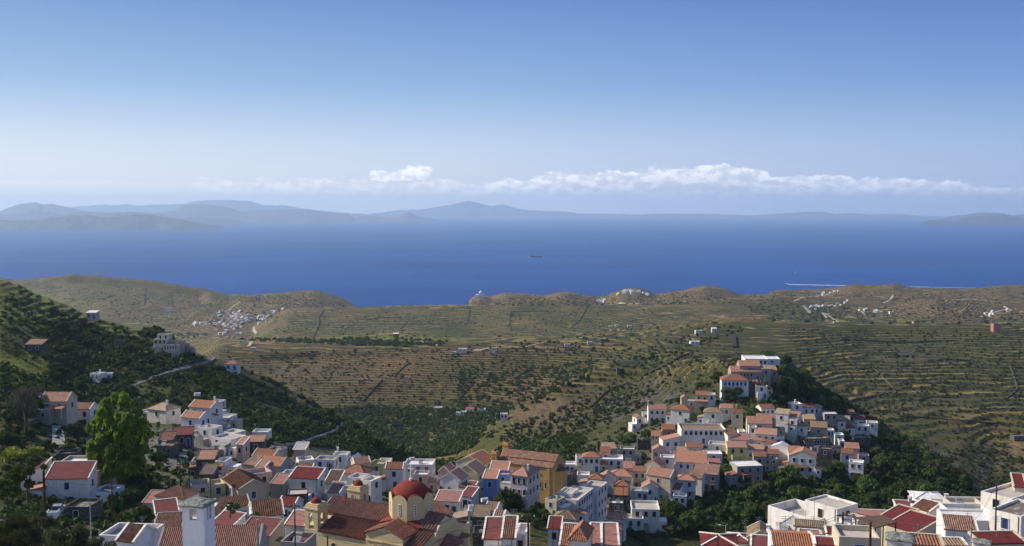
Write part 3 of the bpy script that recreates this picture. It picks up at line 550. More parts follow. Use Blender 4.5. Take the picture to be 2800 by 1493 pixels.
def house(n,x,y,w,h,rot,roof,wall,rc,label,d=None,rh=None,win='',D=None,rim=None,ch=None,name='house',cat='house',par=0.7,over=0.18,down=None,awn=None,bal=None,lit=None):
    if lit is None and roof!='F': lit=2
    u,v=zz(n,x,y); th=math.radians(rot)
    if D is None:
        P_=place(u,v,h,Dmin=120)
        if P_ is None: P_=at(u,v,300)
        if P_.y>700: P_=at(u,v,460)
    else: P_=at(u,v,D)
    D=P_.y; Wm=w/ZM[n][2]*D/F/math.cos(th); d=d or min(max(Wm*0.8,4.5),9); rh=rh if rh is not None else min(2.2,(d if roof in 'GSHQ' else Wm)*0.24+.2)
    r=root(name,(P_.x,P_.y,P_.z-h),th,label,cat)
    # lowest ground under the plan
    gz=h
    for lx,ly in ((-Wm/2,0),(Wm/2,0),(Wm/2,d),(-Wm/2,d)):
        X=P_.x+lx*math.cos(th)-ly*math.sin(th); Y=P_.y+lx*math.sin(th)+ly*math.cos(th)
        if Y>5: gz=min(gz,zground(X,Y)-(P_.z-h))
    zb=min(gz,0)-1.0
    if down is not None: zb=-down
    zb=max(zb,-14)
    a,b=-Wm/2,Wm/2; fine=(D<235)*(1 if D<130 else 2)*(0 if (rc in('red','maroon','pinkroof','whiteflat','greyflat') and roof in 'HEG') else 1); near=D<330
    mb=MB(); rb=MB(); rm=[]; 
    if rim is None: rim=roof in 'GE' and near
    o_=over
    if roof=='F':
        mb.box(a,b,0,d,zb,h-par); t=0.22; z0,z1=h-par,h
        mb.box(a,b,0,t,z0,z1); mb.box(a,b,d-t,d,z0,z1); mb.box(a,a+t,t,d-t,z0,z1); mb.box(b-t,b,t,d-t,z0,z1)
        rb.box(a+t,b-t,t,d-t,h-par+0.002,h-par+0.05); rname='roof_terrace'
    elif roof=='G':
        mb.hull([(a,0,zb),(a,d,zb),(a,d,h),(a,d/2,h+rh),(a,0,h)],[(b,0,zb),(b,d,zb),(b,d,h),(b,d/2,h+rh),(b,0,h)])
        k=o_; e=rh/(d/2)*k
        roofplane(rb,(a-.05,-k,h-e+.14),(b+.05,-k,h-e+.14),(b+.05,d/2,h+rh+.14),(a-.05,d/2,h+rh+.14),fine)
        roofplane(rb,(b+.05,d+k,h-e+.14),(a-.05,d+k,h-e+.14),(a-.05,d/2,h+rh+.14),(b+.05,d/2,h+rh+.14),fine)
        if rim:
            for xx in (a-.02,b+.02):
                rm+=[((xx,-k,h-e+.14),(xx,d/2,h+rh+.15),.26,.24),((xx,d+k,h-e+.14),(xx,d/2,h+rh+.15),.26,.24)]
    elif roof=='E':
        mb.hull([(a,0,zb),(b,0,zb),(b,0,h),(0,0,h+rh),(a,0,h)],[(a,d,zb),(b,d,zb),(b,d,h),(0,d,h+rh),(a,d,h)])
        k=o_; e=rh/(Wm/2)*k
        roofplane(rb,(a-k,d+.05,h-e+.14),(a-k,-.05,h-e+.14),(0,-.05,h+rh+.14),(0,d+.05,h+rh+.14),fine)
        roofplane(rb,(b+k,-.05,h-e+.14),(b+k,d+.05,h-e+.14),(0,d+.05,h+rh+.14),(0,-.05,h+rh+.14),fine)
        if rim:
            for yy in (-.02,d+.02):
                rm+=[((a-k,yy,h-e+.14),(0,yy,h+rh+.15),.26,.24),((b+k,yy,h-e+.14),(0,yy,h+rh+.15),.26,.24)]
    elif roof=='H':
        mb.box(a,b,0,d,zb,h); k=o_+.1; q=min(Wm,d)/2*.98
        A_,B_,C_,D_=(a-k,-k,h+.02),(b+k,-k,h+.02),(b+k,d+k,h+.02),(a-k,d+k,h+.02)
        if Wm>=d: r1,r2=(a+q,d/2,h+rh),(b-q,d/2,h+rh)
        else: r1,r2=(0,q,h+rh),(0,d-q,h+rh)
        if Wm>=d:
            roofplane(rb,A_,B_,r2,r1,fine); roofplane(rb,C_,D_,r1,r2,fine); roofplane(rb,B_,C_,r2,r2,fine); roofplane(rb,D_,A_,r1,r1,fine)
        else:
            roofplane(rb,A_,B_,r1,r1,fine); roofplane(rb,B_,C_,r2,r1,fine); roofplane(rb,C_,D_,r2,r2,fine); roofplane(rb,D_,A_,r1,r2,fine)
        if near:
            for c_,r_ in ((A_,r1),(B_,r2 if Wm>=d else r1),(C_,r2),(D_,r1 if Wm>=d else r2),(r1,r2)): rm.append((Vector(c_)+Vector((0,0,.06)),Vector(r_)+Vector((0,0,.06)),.2,.12))
            rim='tile'
    elif roof in 'STU':
        hl={'S':(h,h,h+rh,h+rh),'T':(h,h+rh,h+rh,h),'U':(h+rh,h,h,h+rh)}[roof]
        mb.hull([(a,0,zb),(b,0,zb),(b,d,zb),(a,d,zb)],[(a,0,hl[0]),(b,0,hl[1]),(b,d,hl[2]),(a,d,hl[3])])
        k=.12; P4=[(a-k,-k,hl[0]+.13),(b+k,-k,hl[1]+.13),(b+k,d+k,hl[2]+.13),(a-k,d+k,hl[3]+.13)]
        if roof=='S': roofplane(rb,*P4,fine and rc not in('red','maroon','pinkroof','greyflat'))
        elif roof=='T': roofplane(rb,P4[3],P4[0],P4[1],P4[2],fine)
        else: roofplane(rb,P4[1],P4[2],P4[3],P4[0],fine)
        if near:
            for i_,j_ in ((0,3),(1,2),(3,2)): rm.append((P4[i_],P4[j_],.24,.22))
            rim=True
    mb.build('wall',wall,r)
    ro=rb.build('roof' if roof!='F' else 'roof_terrace',rc,r)
    em=rc if rim=='tile' and rc not in('red','maroon') else ('white' if wall not in('stone','cream','grey','beige') else wall)
    for a_,b_,w_,h_ in rm: q_=MB(); q_.beam(a_,b_,w_,h_); q_.build('roof_ridge' if rim=='tile' else 'roof_edge',em,ro)
    # openings
    qr=random.Random(int(x*3+y*5+n)); vis='L' if rot>4 else ('R' if rot<-4 else qr.choice('LR'))
    if D<560 and wall!='ochre' and h>3.5:
        if 'F' not in win and roof!='E': win+=' F1x1'+qr.choice('nbnr')
        if vis not in win and qr.random()<.6: win+=' '+vis+('2x1' if h>6.5 else '1x1')+qr.choice('nnb')
        if qr.random()<.5 and 'D' not in win and h<6.2: win+=' D.8'+qr.choice('brg')
    if D<360 and qr.random()<.22 and roof=='F':
        hx=a+Wm*qr.uniform(.25,.7); hy=d*.55; z_=h-par+.05; A_=MB(); A_.tube((hx-.6,hy,z_+1.0),(hx+.6,hy,z_+1.0),.27,.27,12); A_.hull([(hx-.6,hy-1.1,z_+.1),(hx+.6,hy-1.1,z_+.1),(hx+.6,hy-.15,z_+.85),(hx-.6,hy-.15,z_+.85)],[(hx-.6,hy-1.15,z_+.18),(hx+.6,hy-1.15,z_+.18),(hx+.6,hy-.2,z_+.93),(hx-.6,hy-.2,z_+.93)]); A_.build('water_heater','metal_grey',r)
    if D<300 and qr.random()<.35: A_=MB(); A_.tube((b-.35,-.06,zb+1),(b-.35,-.06,h-.1),.05,.05,6); A_.build('drain_pipe','metal_grey',r)
    for wspec in win.split():
        side=wspec[0]; code='n'; 
        if wspec[-1] in 'bgrwn': code=wspec[-1]; wspec=wspec[:-1]
        arch=wspec[-1]=='a'
        if arch: wspec=wspec[:-1]
        if side in 'FRL' and 'x' in wspec:
            nr,nc=map(int,wspec[1:].split('x')); Lw=Wm if side=='F' else d; ww=min(1.0,Lw/nc*.45); wh=min(1.45,h/nr*.42)
            me=win_mesh(ww,wh,(code if code!='n' else 'nnbrgwnr'[(int(x)*3+int(y))%8]),arch)
            for i in range(nr):
                for j in range(nc):
                    s_=(j+.5)/nc*Lw*0.9+Lw*.05; zc=h-(i+.5)*(min(h,3.1*nr)/nr)-wh*.45
                    if side=='F': loc=(a+s_,-0.004,zc); rr=0
                    elif side=='R': loc=(b+.004,s_,zc); rr=math.pi/2
                    else: loc=(a-.004,s_,zc); rr=-math.pi/2
                    link('window',me,r,loc,rr)
        elif side=='D':
            me=win_mesh(1.0,2.1,code,False,True); link('door',me,r,(a+Wm*float(wspec[1:] or .5),-0.004,max(0,h-(3.1 if h<4.5 else 5.6))),0)
    if ch:
        for fx,fy in ch: chimney_part(r,a+Wm*fx,d*fy,h+(0 if roof=='F' else rh*(1-abs(2*fy-1))),1.1 if D>250 else 1.0,.55)
    if awn:
        x0,x1,z,dp,mt=awn; q=MB(); q.slab([(a+Wm*x0,-dp,z-.5),(a+Wm*x1,-dp,z-.5),(a+Wm*x1,-.01,z),(a+Wm*x0,-.01,z)],.1); ao=q.build('awning',mt,r)
        for xx in (x0+.03,x1-.03): q=MB(); q.beam((a+Wm*xx,-dp+.1,z-.55),(a+Wm*xx,-dp+.1,max(zb+.5,z-3.2)),.12,.12); q.build('post','paint_white',ao)
    if bal:
        z=bal; q=MB(); q.box(a,b,-1.3,-.003,z-.15,z); bo=q.build('balcony',wall,r); q=MB(); q.box(a,b,-1.32,-1.22,z+.9,z+1.0)
        k=a
        while k<b: q.box(k,k+.08,-1.3,-1.24,z,z+.9); k+=.45
        q.build('railing','paint_white',bo)
    q_=random.Random(int(x*7+y*13+n))
    if D<560 and D>175 and h>3.9 and wall not in('ochre',) and q_.random()<.62:
        sd_=q_.choice((-1,1)); aw=q_.uniform(1.8,3.6); ah=h*q_.uniform(.42,.72); y0=q_.uniform(-1.2,1.3); y1=y0+q_.uniform(2.8,4.6); xa=(b-.02 if sd_>0 else a-aw+.02); m2=q_.choice((wall,wall,'white','cream')) 
        A_=MB(); kind_=q_.random(); A_.box(xa,xa+aw,y0,y1,zb,ah); an=A_.build('annex',m2,r); B_=MB()
        if kind_<.5: z_=(.12,.12+aw*.22) if sd_<0 else (.12+aw*.22,.12); B_.hull([(xa-.1,y0-.1,ah),(xa+aw+.1,y0-.1,ah),(xa+aw+.1,y1+.1,ah),(xa-.1,y1+.1,ah)],[(xa-.1,y0-.1,ah+z_[0]),(xa+aw+.1,y0-.1,ah+z_[1]),(xa+aw+.1,y1+.1,ah+z_[1]),(xa-.1,y1+.1,ah+z_[0])]); B_.build('annex_roof',q_.choice(('terra','brown','orange','tan')),an)
        else: B_.box(xa-.05,xa+aw+.05,y0-.05,y1+.05,ah,ah+.14); B_.build('annex_roof',q_.choice(('whiteflat','screed','greyflat','concrete')),an)
        link('window',win_mesh(.8,1.1,q_.choice('nbrn')),an,(xa+aw/2,y0-.004,max(.3,ah-1.9)),0)
        if q_.random()<.5:
            fx=a+Wm*q_.uniform(.1,.5); fw_=Wm*q_.uniform(.3,.5); B_=MB(); B_.box(fx,fx+fw_,-2.2,-.02,zb,h*.38); B_.box(fx,fx+fw_,-2.2,-2.05,h*.38,h*.38+.8); B_.box(fx,fx+.15,-2.05,-.02,h*.38,h*.38+.8); B_.build('porch_terrace',q_.choice((wall,'white','concrete')),r)
    if D<420 and q_.random()<.45:
        ax=a+Wm*q_.uniform(.15,.85); ay=d*q_.uniform(.3,.7); zt_=h+(0 if roof=='F' else rh)+q_.uniform(1.2,2.2); A_=MB(); A_.tube((ax,ay,h-.3),(ax,ay,zt_),.03,.025,5)
        for k_ in range(3): A_.box(ax-.5+.1*k_,ax+.5-.1*k_,ay-.015,ay+.015,zt_-.15-.22*k_,zt_-.12-.22*k_)
        A_.build('aerial','metal_grey',r)
    HOUSES.append((r,Wm,d,h)); return r
def poly_pts(poly,n,seed):
    g=np.random.default_rng(seed); P=np.array(poly,float); lo=P.min(0); hi=P.max(0); out=[]
    while len(out)<n:
        p=lo+(hi-lo)*g.random(2); ins=False; j=len(P)-1
        for i in range(len(P)):
            if (P[i,1]>p[1])!=(P[j,1]>p[1]) and p[0]<(P[j,0]-P[i,0])*(p[1]-P[i,1])/(P[j,1]-P[i,1])+P[i,0]: ins=not ins
            j=i
        if ins: out.append(p)
    return out
H=house
# ---- left group
H(1,405,272,210,6.0,-3,'G','cream','terra','cream house with terracotta roof and orange porch, top left above the path',awn=(.02,.98,4.9,2.4,'orange'),win='F1x2r D.3r',rim=True,rh=2.0)
H(1,265,238,55,6.5,0,'F','grey','greyflat','narrow grey flat-roofed annex left of the porch house')
H(1,610,330,160,3.6,-8,'G','white','brown','low white house with dark brown roof right of the porch house',win='F1x2r')
H(1,705,392,100,3.0,-5,'F','white','whiteflat','small white flat-roofed hut just left of the poplar top',win='F1x1n')
H(1,505,668,150,3.0,10,'F','stone','schist','low stone hut with slab roof behind the maroon-roofed house')
H(1,507,865,322,5.0,3,'S','white','maroon','big white house with sloping maroon roof behind the wooden pole',d=5.0,rh=2.4,D=205,win='F1x1n')
H(1,250,850,170,4.2,12,'T','white','maroon','white lean-to with maroon roof falling left, beside the big maroon roof',D=208,rh=2.6,d=6,win='F1x1r')
H(1,585,742,300,6.8,3,'F','cream','whiteflat','cream house with pale flat roof behind the big maroon roof',D=212,d=7)
H(1,750,962,160,6.0,-12,'F','white','concrete','white terrace house with balustrade, right of the big maroon roof',D=206,d=6,win='F1x1n',bal=4.2)
H(1,700,800,90,7.5,-12,'F','beige','whiteflat','narrow beige upper storey over the balustraded terrace',D=211,d=4)
H(1,577,1075,195,3.6,-4,'F','stone','schist','stone garage with slab roof under the big white house',D=190,d=6,win='F1x1r')
H(1,1192,335,175,4.6,-25,'H','white','tan','white house with tan hipped roof and chimney above the poplar',ch=[(.75,.4)],win='F1x1n R1x1n')
H(1,1100,352,115,2.8,-8,'F','white','whiteflat','white flat-roofed wing left of the tan hipped roof',win='F1x1n')
H(1,1450,398,165,5.2,-20,'G','white','terra','white house with terracotta roof and blue window at the cliff edge',win='F1x1b R1x2b',rh=1.6,rim=True)
H(1,1520,320,185,6.8,-20,'G','white','orange','taller white house with orange-red roof and tall chimney at the cliff edge',ch=[(.92,.5)],win='F1x2b',rim=True)
H(1,1640,350,85,5.2,-18,'F','white','whiteflat','white flat block beside the tall chimney, blue doors',win='F1x2b')
H(1,1640,272,80,6.6,-15,'F','white','screed','upper white flat block right of the tall chimney',D=None)
H(1,1560,472,130,5.0,-25,'F','white','concrete','white terraced block below the blue-windowed house',win='F1x1b R1x1b')
H(1,1715,385,88,5.0,-15,'F','white','whiteflat','white block with open pergola at the cliff edge',awn=(0,1,4.9,2.2,'whiteflat'),win='F2x2n')
H(1,1385,530,150,3.6,12,'S','stone','maroon','small stone house with maroon roof below the cliff-edge houses',win='F1x1r')
H(1,1250,612,120,3.0,-5,'F','stone','tan','tumbledown stone hut right of the poplar',par=.4)
H(1,1262,570,110,3.0,5,'S','stone','brown','stone shed with brown roof right of the poplar crown')
H(1,1290,1005,240,5.0,-18,'H','white','terra','white house with salmon hipped roof behind the capped chimney',win='F1x2n R1x1n')
H(1,1275,1120,150,3.6,25,'S','white','maroon','white house with dark red lean-to roof left of the capped chimney')
H(1,1130,1050,95,3.2,-5,'S','grey','pinkroof','low hut with pink roof beside the round green tree')
H(1,1275,1250,200,4.0,10,'S','grey','brown','grey house with brown lean-to roof right of the round green tree',win='F1x1n')
H(1,930,1296,380,5.0,-6,'F','white','greyflat','long white parapet roof at the bottom left behind the pine bushes',D=120,d=5)
H(1,955,1340,150,4.0,-18,'G','white','brown','small brown tiled roof at the bottom left beside the white parapet',D=105,d=4)
H(1,1590,1385,760,5.0,6,'G','grey','terra','grey house with long tiled roof behind the capped chimney at the bottom',D=118,d=6.5,rh=1.5,rim=True)
# ---- between poplar and church
H(2,325,458,200,5.0,-28,'F','white','greyflat','white house with grey slab terrace and metal canopy right of the poles',awn=(.4,1,4.2,2.4,'metal_grey'),win='F1x2n')
H(2,385,410,130,5.0,-28,'F','white','screed','white flat house behind the grey slab terrace')
H(2,620,492,135,5.5,6,'S','stone','terra','tall grey stone ruin with patch of orange roof',win='F1x1n',rh=1.0)
H(2,510,470,110,5.0,3,'F','stone','greyflat','roofless grey stone house beside the orange-patched ruin')
H(2,480,520,55,5.0,-10,'S','pink','orange','narrow pinkish house with orange roof at the ruins')
H(2,675,618,195,3.8,-20,'G','cream','terra','cream house with terracotta roof below the stone ruins',rim=True)
H(2,757,560,120,3.5,-20,'F','grey','concrete','roofless grey shell right of the stone ruins')
H(2,722,690,230,4.6,-20,'G','grey','orange','grey house with bright terracotta roof and long blank wall',rim=True,win='F1x1n')
H(2,190,642,155,4.6,4,'S','stone','terra','old stone house with orange lean-to roof by the electric poles',win='F1x1n')
H(2,312,655,88,5.0,-8,'F','white','greyflat','narrow white house with blue door and orange awning',awn=(0,1,4.6,1.5,'orange'),win='D.5b')
H(2,115,655,90,3.4,8,'F','cream','greyflat','half-ruined cream house beside the electric poles',win='F1x1n')
H(2,200,770,110,3.0,0,'S','stone','tan','low stone barn with collapsed tan roof below the poles')
H(2,600,882,225,5.2,33,'E','beige','brown','big beige gable house with long brown tiled roof',d=11,rh=1.7,win='F1x1n',rim=True)
H(2,168,850,150,4.6,30,'F','cream','concrete','cream courtyard house left of the long brown roof',par=1.0)
H(2,300,850,105,4.6,28,'F','yellow','concrete','pale yellow block below the long brown roof')
H(2,585,765,300,4.2,34,'F','pink','concrete','pink terrace with row of parapet pillars behind the beige gable',d=5,par=1.0)
H(2,435,1045,240,3.8,28,'G','white','brown','white-edged house with broad brown tiled roof below the beige gable')
H(2,725,1120,250,5.6,20,'G','white','brown','white house with mottled brown tile roof and small window',win='F1x1n',rh=1.7,d=6.5,rim=True)
H(2,870,1038,150,4.0,-14,'G','white','red','white house with small red roof beyond the mottled brown roof',rim=True)
H(2,972,935,170,3.4,10,'F','stone','screed','stone house with cream flat roof above the belfry',par=.3)
H(2,1022,805,255,5.4,-12,'S','white','red','white house with long bright red lean-to roof',win='F1x1n',d=4.5,rh=1.5)
H(2,872,765,95,5.0,-5,'F','paleblue','greyflat','pale blue house left of the bright red roof',win='F1x1n D.5r')
H(2,1008,735,160,4.4,-12,'G','lilac','brown','lilac house with brown roof behind the bright red roof')
H(2,650,712,85,3.8,-30,'G','white','brown','tiny white house with brown roof under the long blank wall',win='F1x1n')
H(2,565,690,95,3.2,-20,'S','grey','brown','dark lean-to shed left of the tiny brown-roofed house')
H(2,985,562,100,3.0,-5,'S','pink','greyflat','pink house with grey roof by the lower road')
H(2,1200,640,170,4.4,-8,'F','white','schist','white house with slab roof and two blue windows near the valley edge',win='F1x2b',ch=[(.9,.8)])
H(2,1050,645,125,3.6,22,'F','white','whiteflat','white courtyard walls left of the blue-windowed slab-roofed house')
H(2,1330,600,125,3.6,-5,'F','white','whiteflat','white roof terrace right of the blue-windowed house',ch=[(.15,.8)])
H(2,1425,640,52,3.4,-20,'E','blue','whiteflat','tiny blue gabled turret beside the red hipped roof',rh=.8)
H(2,1430,758,230,4.2,-20,'H','white','terra','white house with twin salmon hipped roof behind the far belfry',win='F1x1n')
H(2,1255,850,118,4.2,-10,'S','white','tan','white house with steep tan lean-to roof and shrub',rh=2.0,d=5)
H(2,1275,925,105,3.0,-10,'S','white','pinkroof','low pink roof below the tan lean-to')
H(2,795,852,110,3.4,-10,'S','grey','pinkroof','grey house with pink lean-to roof left of the cream flat roof')
H(2,330,1200,205,3.2,-20,'S','white','maroon','maroon roof with white edge right of the capped chimney',d=4)
H(2,600,1285,290,3.4,-14,'S','grey','maroon','long maroon roof below the mottled brown house',d=4.5)
H(2,275,1105,108,3.0,-28,'G','white','brown','small brown gable right beside the capped chimney head',rim=True)
H(2,945,1205,170,3.2,-10,'S','white','pinkroof','pale pink roof between the pole and the belfry')
H(2,955,1120,120,3.4,-10,'F','white','pinkroof','white block with pink terrace left of the belfry')
H(2,930,1340,220,3.2,-10,'F','grey','maroon','grey yard building with dark red roof at the foot of the pole')
# ---- behind the domed church
H(3,770,470,165,4.8,24,'G','yellow','terra','yellow house with terracotta gable roof above the dome',rim=True)
H(3,920,470,150,5.2,-10,'F','yellow','concrete','yellow block with terraces left of the red cross',win='F1x1n R1x1n')
H(3,1110,530,195,6.2,-4,'G','white','terra','white house with pink tiled roof and dark door left of the dome cross',win='F1x1n D.55b',rim=True)
H(3,1375,480,320,5.4,-3,'F','white','whiteflat','long white house with roof terrace and solar panels behind the dome',win='F1x3n R2x2n')
H(3,1000,450,130,4.8,-3,'F','white','whiteflat','white flat roof behind the pink tiled roof')
H(3,1400,590,160,4.6,-3,'F','pink','whiteflat','low pinkish house with white terrace behind the cross')
H(3,800,655,125,6.0,-28,'F','white','whiteflat','white house facing the narrow lane behind the far belfry',win='R1x1n')
H(3,680,625,170,4.6,-20,'F','white','screed','white wall house under the twin hipped roof')
H(3,1690,890,265,4.4,-10,'S','white','pinkroof','white house with faded pink roof right of the dome')
H(3,1640,760,110,3.6,-5,'F','stone','schist','small brick-red ruin between the dome and the gabled houses')
# ---- centre
H(4,330,470,300,7.6,-24,'E','cream','orange','largest cream gable house with bright orange roof left of the ochre church',d=9,rh=2.0,win='R2x3n',rim=True)
H(4,300,575,250,7.4,-20,'E','yellow','orange','cream-yellow gable house with round attic window',d=7,rh=2.1,win='F1x1n R2x2n')
H(4,122,650,228,6.2,-20,'E','white','orange','white gable house with orange roof at the lane corner',d=6,rh=1.9,win='R1x2n')
H(4,55,560,130,6.0,-20,'E','pink','orange','pinkish gable house behind the lane-corner house',rh=1.5)
H(4,255,760,200,3.4,-22,'S','white','maroon','white house with dark red lean-to roofs below the gables')
H(4,300,835,120,3.6,-22,'S','white','maroon','white house end with red roof right above the domed church')
H(4,555,640,150,7.6,-10,'S','blue','orange','bright blue house with small orange roof beside the big dark tree',win='F1x1b')
H(4,700,592,175,8.2,-8,'F','blue','pinkroof','blue house with balcony between blue wall and lilac house',win='F1x1b',bal=4.8)
H(4,700,655,110,6.5,-8,'S','blue','orange','orange balcony canopy of the blue house',d=3,over=.1)
H(4,655,545,200,8.5,-8,'S','white','orange','orange-pink roofed house behind the blue balcony house')
H(4,878,602,190,9.2,-26,'H','lilac','orange','tall lilac-white house with hipped orange roof and dark red doors',d=8,win='F1x3r F2x3r R2x3n',ch=[(.8,.3)])
H(4,1050,640,90,5.5,-26,'F','cream','screed','cream annex between the lilac house and the ochre church')
H(4,1400,858,235,9.5,-24,'F','white','screed','great white institution with three rows of windows, nearer block',D=262,d=13,win='R3x6n F1x1n')
H(4,1640,748,185,11.5,-24,'F','white','screed','great white institution, farther and taller block',D=277,d=9,win='R3x3n')
H(4,1372,795,150,9.8,-24,'F','white','screed','small roof block at the left end of the white institution',D=266,d=6)
H(4,1225,865,125,4.8,-35,'F','cream','whiteflat','low cream building left of the white institution',win='F1x1b R1x1b')
H(4,1370,1078,240,6.4,-16,'H','white','tan','white house with large tan hipped roof beside the palm',win='F1x1n R1x2n')
H(4,1262,1190,140,4.2,-8,'S','white','red','white house with small bright red roof below the palm',win='F1x1r')
H(4,1890,1192,230,5.0,-5,'H','white','brown','white house with dark brown hipped roof and two shuttered windows',win='F1x2r')
H(4,1932,1070,190,5.6,-14,'H','white','orange','white house with glowing orange hipped roof above the brown hipped roof',win='F1x1n R1x1n')
H(4,1520,1310,170,4.2,-14,'H','white','orange','orange hipped roof at the bottom centre right of the tall pole')
H(4,1720,1372,110,4.2,-5,'S','white','pinkroof','white-edged pink roof at the bottom, left one of the pair')
H(4,1880,1374,170,4.2,-3,'S','white','pinkroof','flat-looking pink roof at the bottom, right one of the pair')
H(4,1440,1380,220,4.0,-8,'S','white','terra','terracotta roof cut by the bottom edge right of the tall pole')
H(4,590,1308,200,4.2,-4,'S','white','maroon','white house with rose red roof right of the church apse',win='F1x1n')
H(4,762,1300,135,4.2,-4,'S','white','brown','white house with brown roof beside the rose red roof')
H(4,890,1245,125,5.4,-8,'F','white','whiteflat','white roof terrace with blue tank left of the tall pole',win='F1x1n')
H(4,712,1380,250,3.4,-4,'S','white','red','red and brown roof at the bottom edge right of the apse')
H(4,632,1120,110,5.4,-16,'G','white','orange','white house with orange roof below the big dark tree',rim=True)
H(4,455,1062,190,4.6,-6,'S','stone','tan','stone house with tan tiled roof right of the apse')
H(4,565,985,130,4.6,-18,'G','white','orange','white house with pinkish orange roof touching the big dark tree')
H(4,370,985,110,4.4,0,'F','white','whiteflat','white flat roof behind the stone house with tan roof')
H(4,620,1180,120,4.0,-10,'F','cream','screed','cream yard block under the orange roof by the dark tree')
H(4,440,1230,140,3.0,0,'F','stone','schist','stone yard wall building with shrub right of the apse')
H(4,1672,400,190,5.4,-5,'H','white','orange','long white house with orange hipped roof and three dark windows',win='F1x3n')
H(4,1890,422,260,4.6,-4,'F','white','whiteflat','white parapet extension with three square windows',win='F1x3n')
H(4,1825,355,110,5.6,-4,'S','pink','terra','pink house with salmon roof behind the parapet extension')
H(4,1880,310,140,6.0,8,'S','pinkgrey','tan','open-sided pinkish shell with tan roof on the town edge')
H(4,2065,310,160,6.0,-6,'F','grey','whiteflat','grey concrete shell with pale slab roof on the town edge',win='F1x2n')
H(4,1410,478,165,4.2,-4,'F','white','whiteflat','white building with pale canopy right of the ochre church')
H(4,1550,400,90,3.6,0,'F','white','screed','small white yard building left of the orange hipped house')
H(4,1580,595,140,3.2,-6,'F','white','whiteflat','low white yard with parked van above the institution')
# ---- middle slope
H(5,85,808,115,4.2,-15,'H','white','orange','white house with orange hipped roof just above the institution roof')
H(5,180,800,130,4.4,-12,'E','white','orange','white gabled house with brown side above the institution roof')
H(5,300,782,190,4.8,-14,'H','white','orange','white house with wide orange hipped roof in the middle terrace')
H(5,462,742,115,6.8,-5,'G','beige','terra','beige house with blue-framed windows under salmon roof',win='F2x2b')
H(5,375,716,100,6.6,-5,'S','pink','terra','pink house beside the beige house with blue-framed windows')
H(5,572,690,130,6.4,-30,'E','cream','terra','cream gable house with dark red roof slope in the middle slope',rh=1.8,win='R1x2n')
H(5,310,862,108,4.6,-14,'H','pink','terra','rose house with small hipped roof right of the institution',win='F1x1n')
H(5,300,945,118,4.4,-8,'S','stone','orange','stone house with bright orange lean-to right of the institution')
H(5,620,782,190,8.2,-30,'G','cream','terra','tall cream house with two rows of windows on its right side',win='R2x3n F1x1n',d=7)
H(5,550,882,140,5.0,-8,'E','white','orange','pale blue-white house with orange gable and blue window',win='F1x1b')
H(5,462,908,150,3.8,-6,'F','white','greyflat','white terrace with dark canopy left of the orange gable')
H(5,515,1062,240,7.0,-4,'F','white','screed','large white block with cream flat roof above the gully',d=9,win='F1x3n',par=.8)
H(5,420,1142,155,4.2,-3,'F','white','screed','lower white flat block with beige terrace by the gully',win='F1x2n')
H(5,265,1010,130,4.6,-4,'F','stone','whiteflat','stone house with white flat roof above the orange hipped one')
H(5,850,815,150,6.6,-16,'H','white','orange','white house with orange hipped roof and balcony over the gully',win='F2x2b',bal=3.2)
H(5,765,835,92,5.2,-10,'S','white','orange','small orange-roofed white house left of the balcony house')
H(5,740,895,120,4.6,-28,'S','white','brown','white house with brown roof at the lower edge over the gully',win='F1x1n')
H(5,930,795,110,6.0,-28,'G','white','brown','white house with steep brown roof right of the balcony house',win='F1x1n')
H(5,800,950,110,4.0,-14,'F','white','whiteflat','white terrace house lowest over the gully trees',win='F1x2n')
H(5,1020,765,200,5.6,-18,'S','grey','brown','grey house with very wide dark brown roof over the gully',win='F1x3n',d=7)
H(5,1085,775,65,4.0,-18,'S','cream','orange','little orange roof beside the wide dark brown roof')
H(5,900,668,250,6.2,-12,'S','lilac','orange','long lilac-white house with orange roof and row of windows',win='F1x4b')
H(5,1090,592,150,4.8,-3,'F','white','whiteflat','clean white block with one dark window in the middle',win='F1x1n',par=.3)
H(5,1100,680,100,3.0,-5,'S','cream','pinkroof','low pinkish roof under the clean white block')
H(5,1400,695,230,7.4,8,'F','grey','whiteflat','grey house with brilliant white flat roof and orange awning',awn=(.15,.6,5.2,1.6,'orange'),win='F2x3n',par=.25)
H(5,1290,538,165,5.6,-3,'G','yellow','orange','yellow house with two arched windows and orange roof',win='F1x2an')
H(5,1450,552,125,5.4,-15,'G','cream','orange','cream house with orange roof right of the yellow arched one',win='F1x1n')
H(5,1005,385,380,6.8,-2,'F','white','tan','long white school with tan flat roof and blue door',d=11,win='F1x8n D.5b',par=.8,name='school',cat='school')
H(5,1120,512,150,4.4,-18,'F','white','screed','curved white terrace wall house below the school')
H(5,735,478,155,5.0,6,'T','white','orange','white house with orange half roof below the school, left',win='F1x2n',rh=1.5)
H(5,825,572,95,4.4,-10,'G','white','orange','white house with orange roof under the school canopy')
H(5,930,540,140,5.0,-4,'G','cream','terra','cream house with terracotta roof right under the school')
H(5,905,605,150,4.4,-8,'F','white','greyflat','white house with open terraces below the school',win='F1x3n')
H(5,625,562,110,5.0,-6,'E','pink','terra','pink gabled house with dark windows below the school left',win='F1x2n')
H(5,695,622,120,6.8,-10,'F','white','whiteflat','white house hung with creeper in the middle slope',win='F1x1n')
H(5,785,612,88,5.0,-18,'G','lilac','terra','lilac house with terracotta roof right of the creeper house')
H(5,710,388,110,4.0,-4,'S','rust','terra','rust-orange house left of the school',win='F1x1n')
H(5,600,445,80,4.4,-8,'S','white','terra','small white house with terracotta roof left of the rust-orange one',win='F1x1n')
H(5,612,215,152,6.0,-3,'G','white','terra','white house with terracotta roof and corner chimney at the hill edge',ch=[(.03,.5)],win='F2x3n')
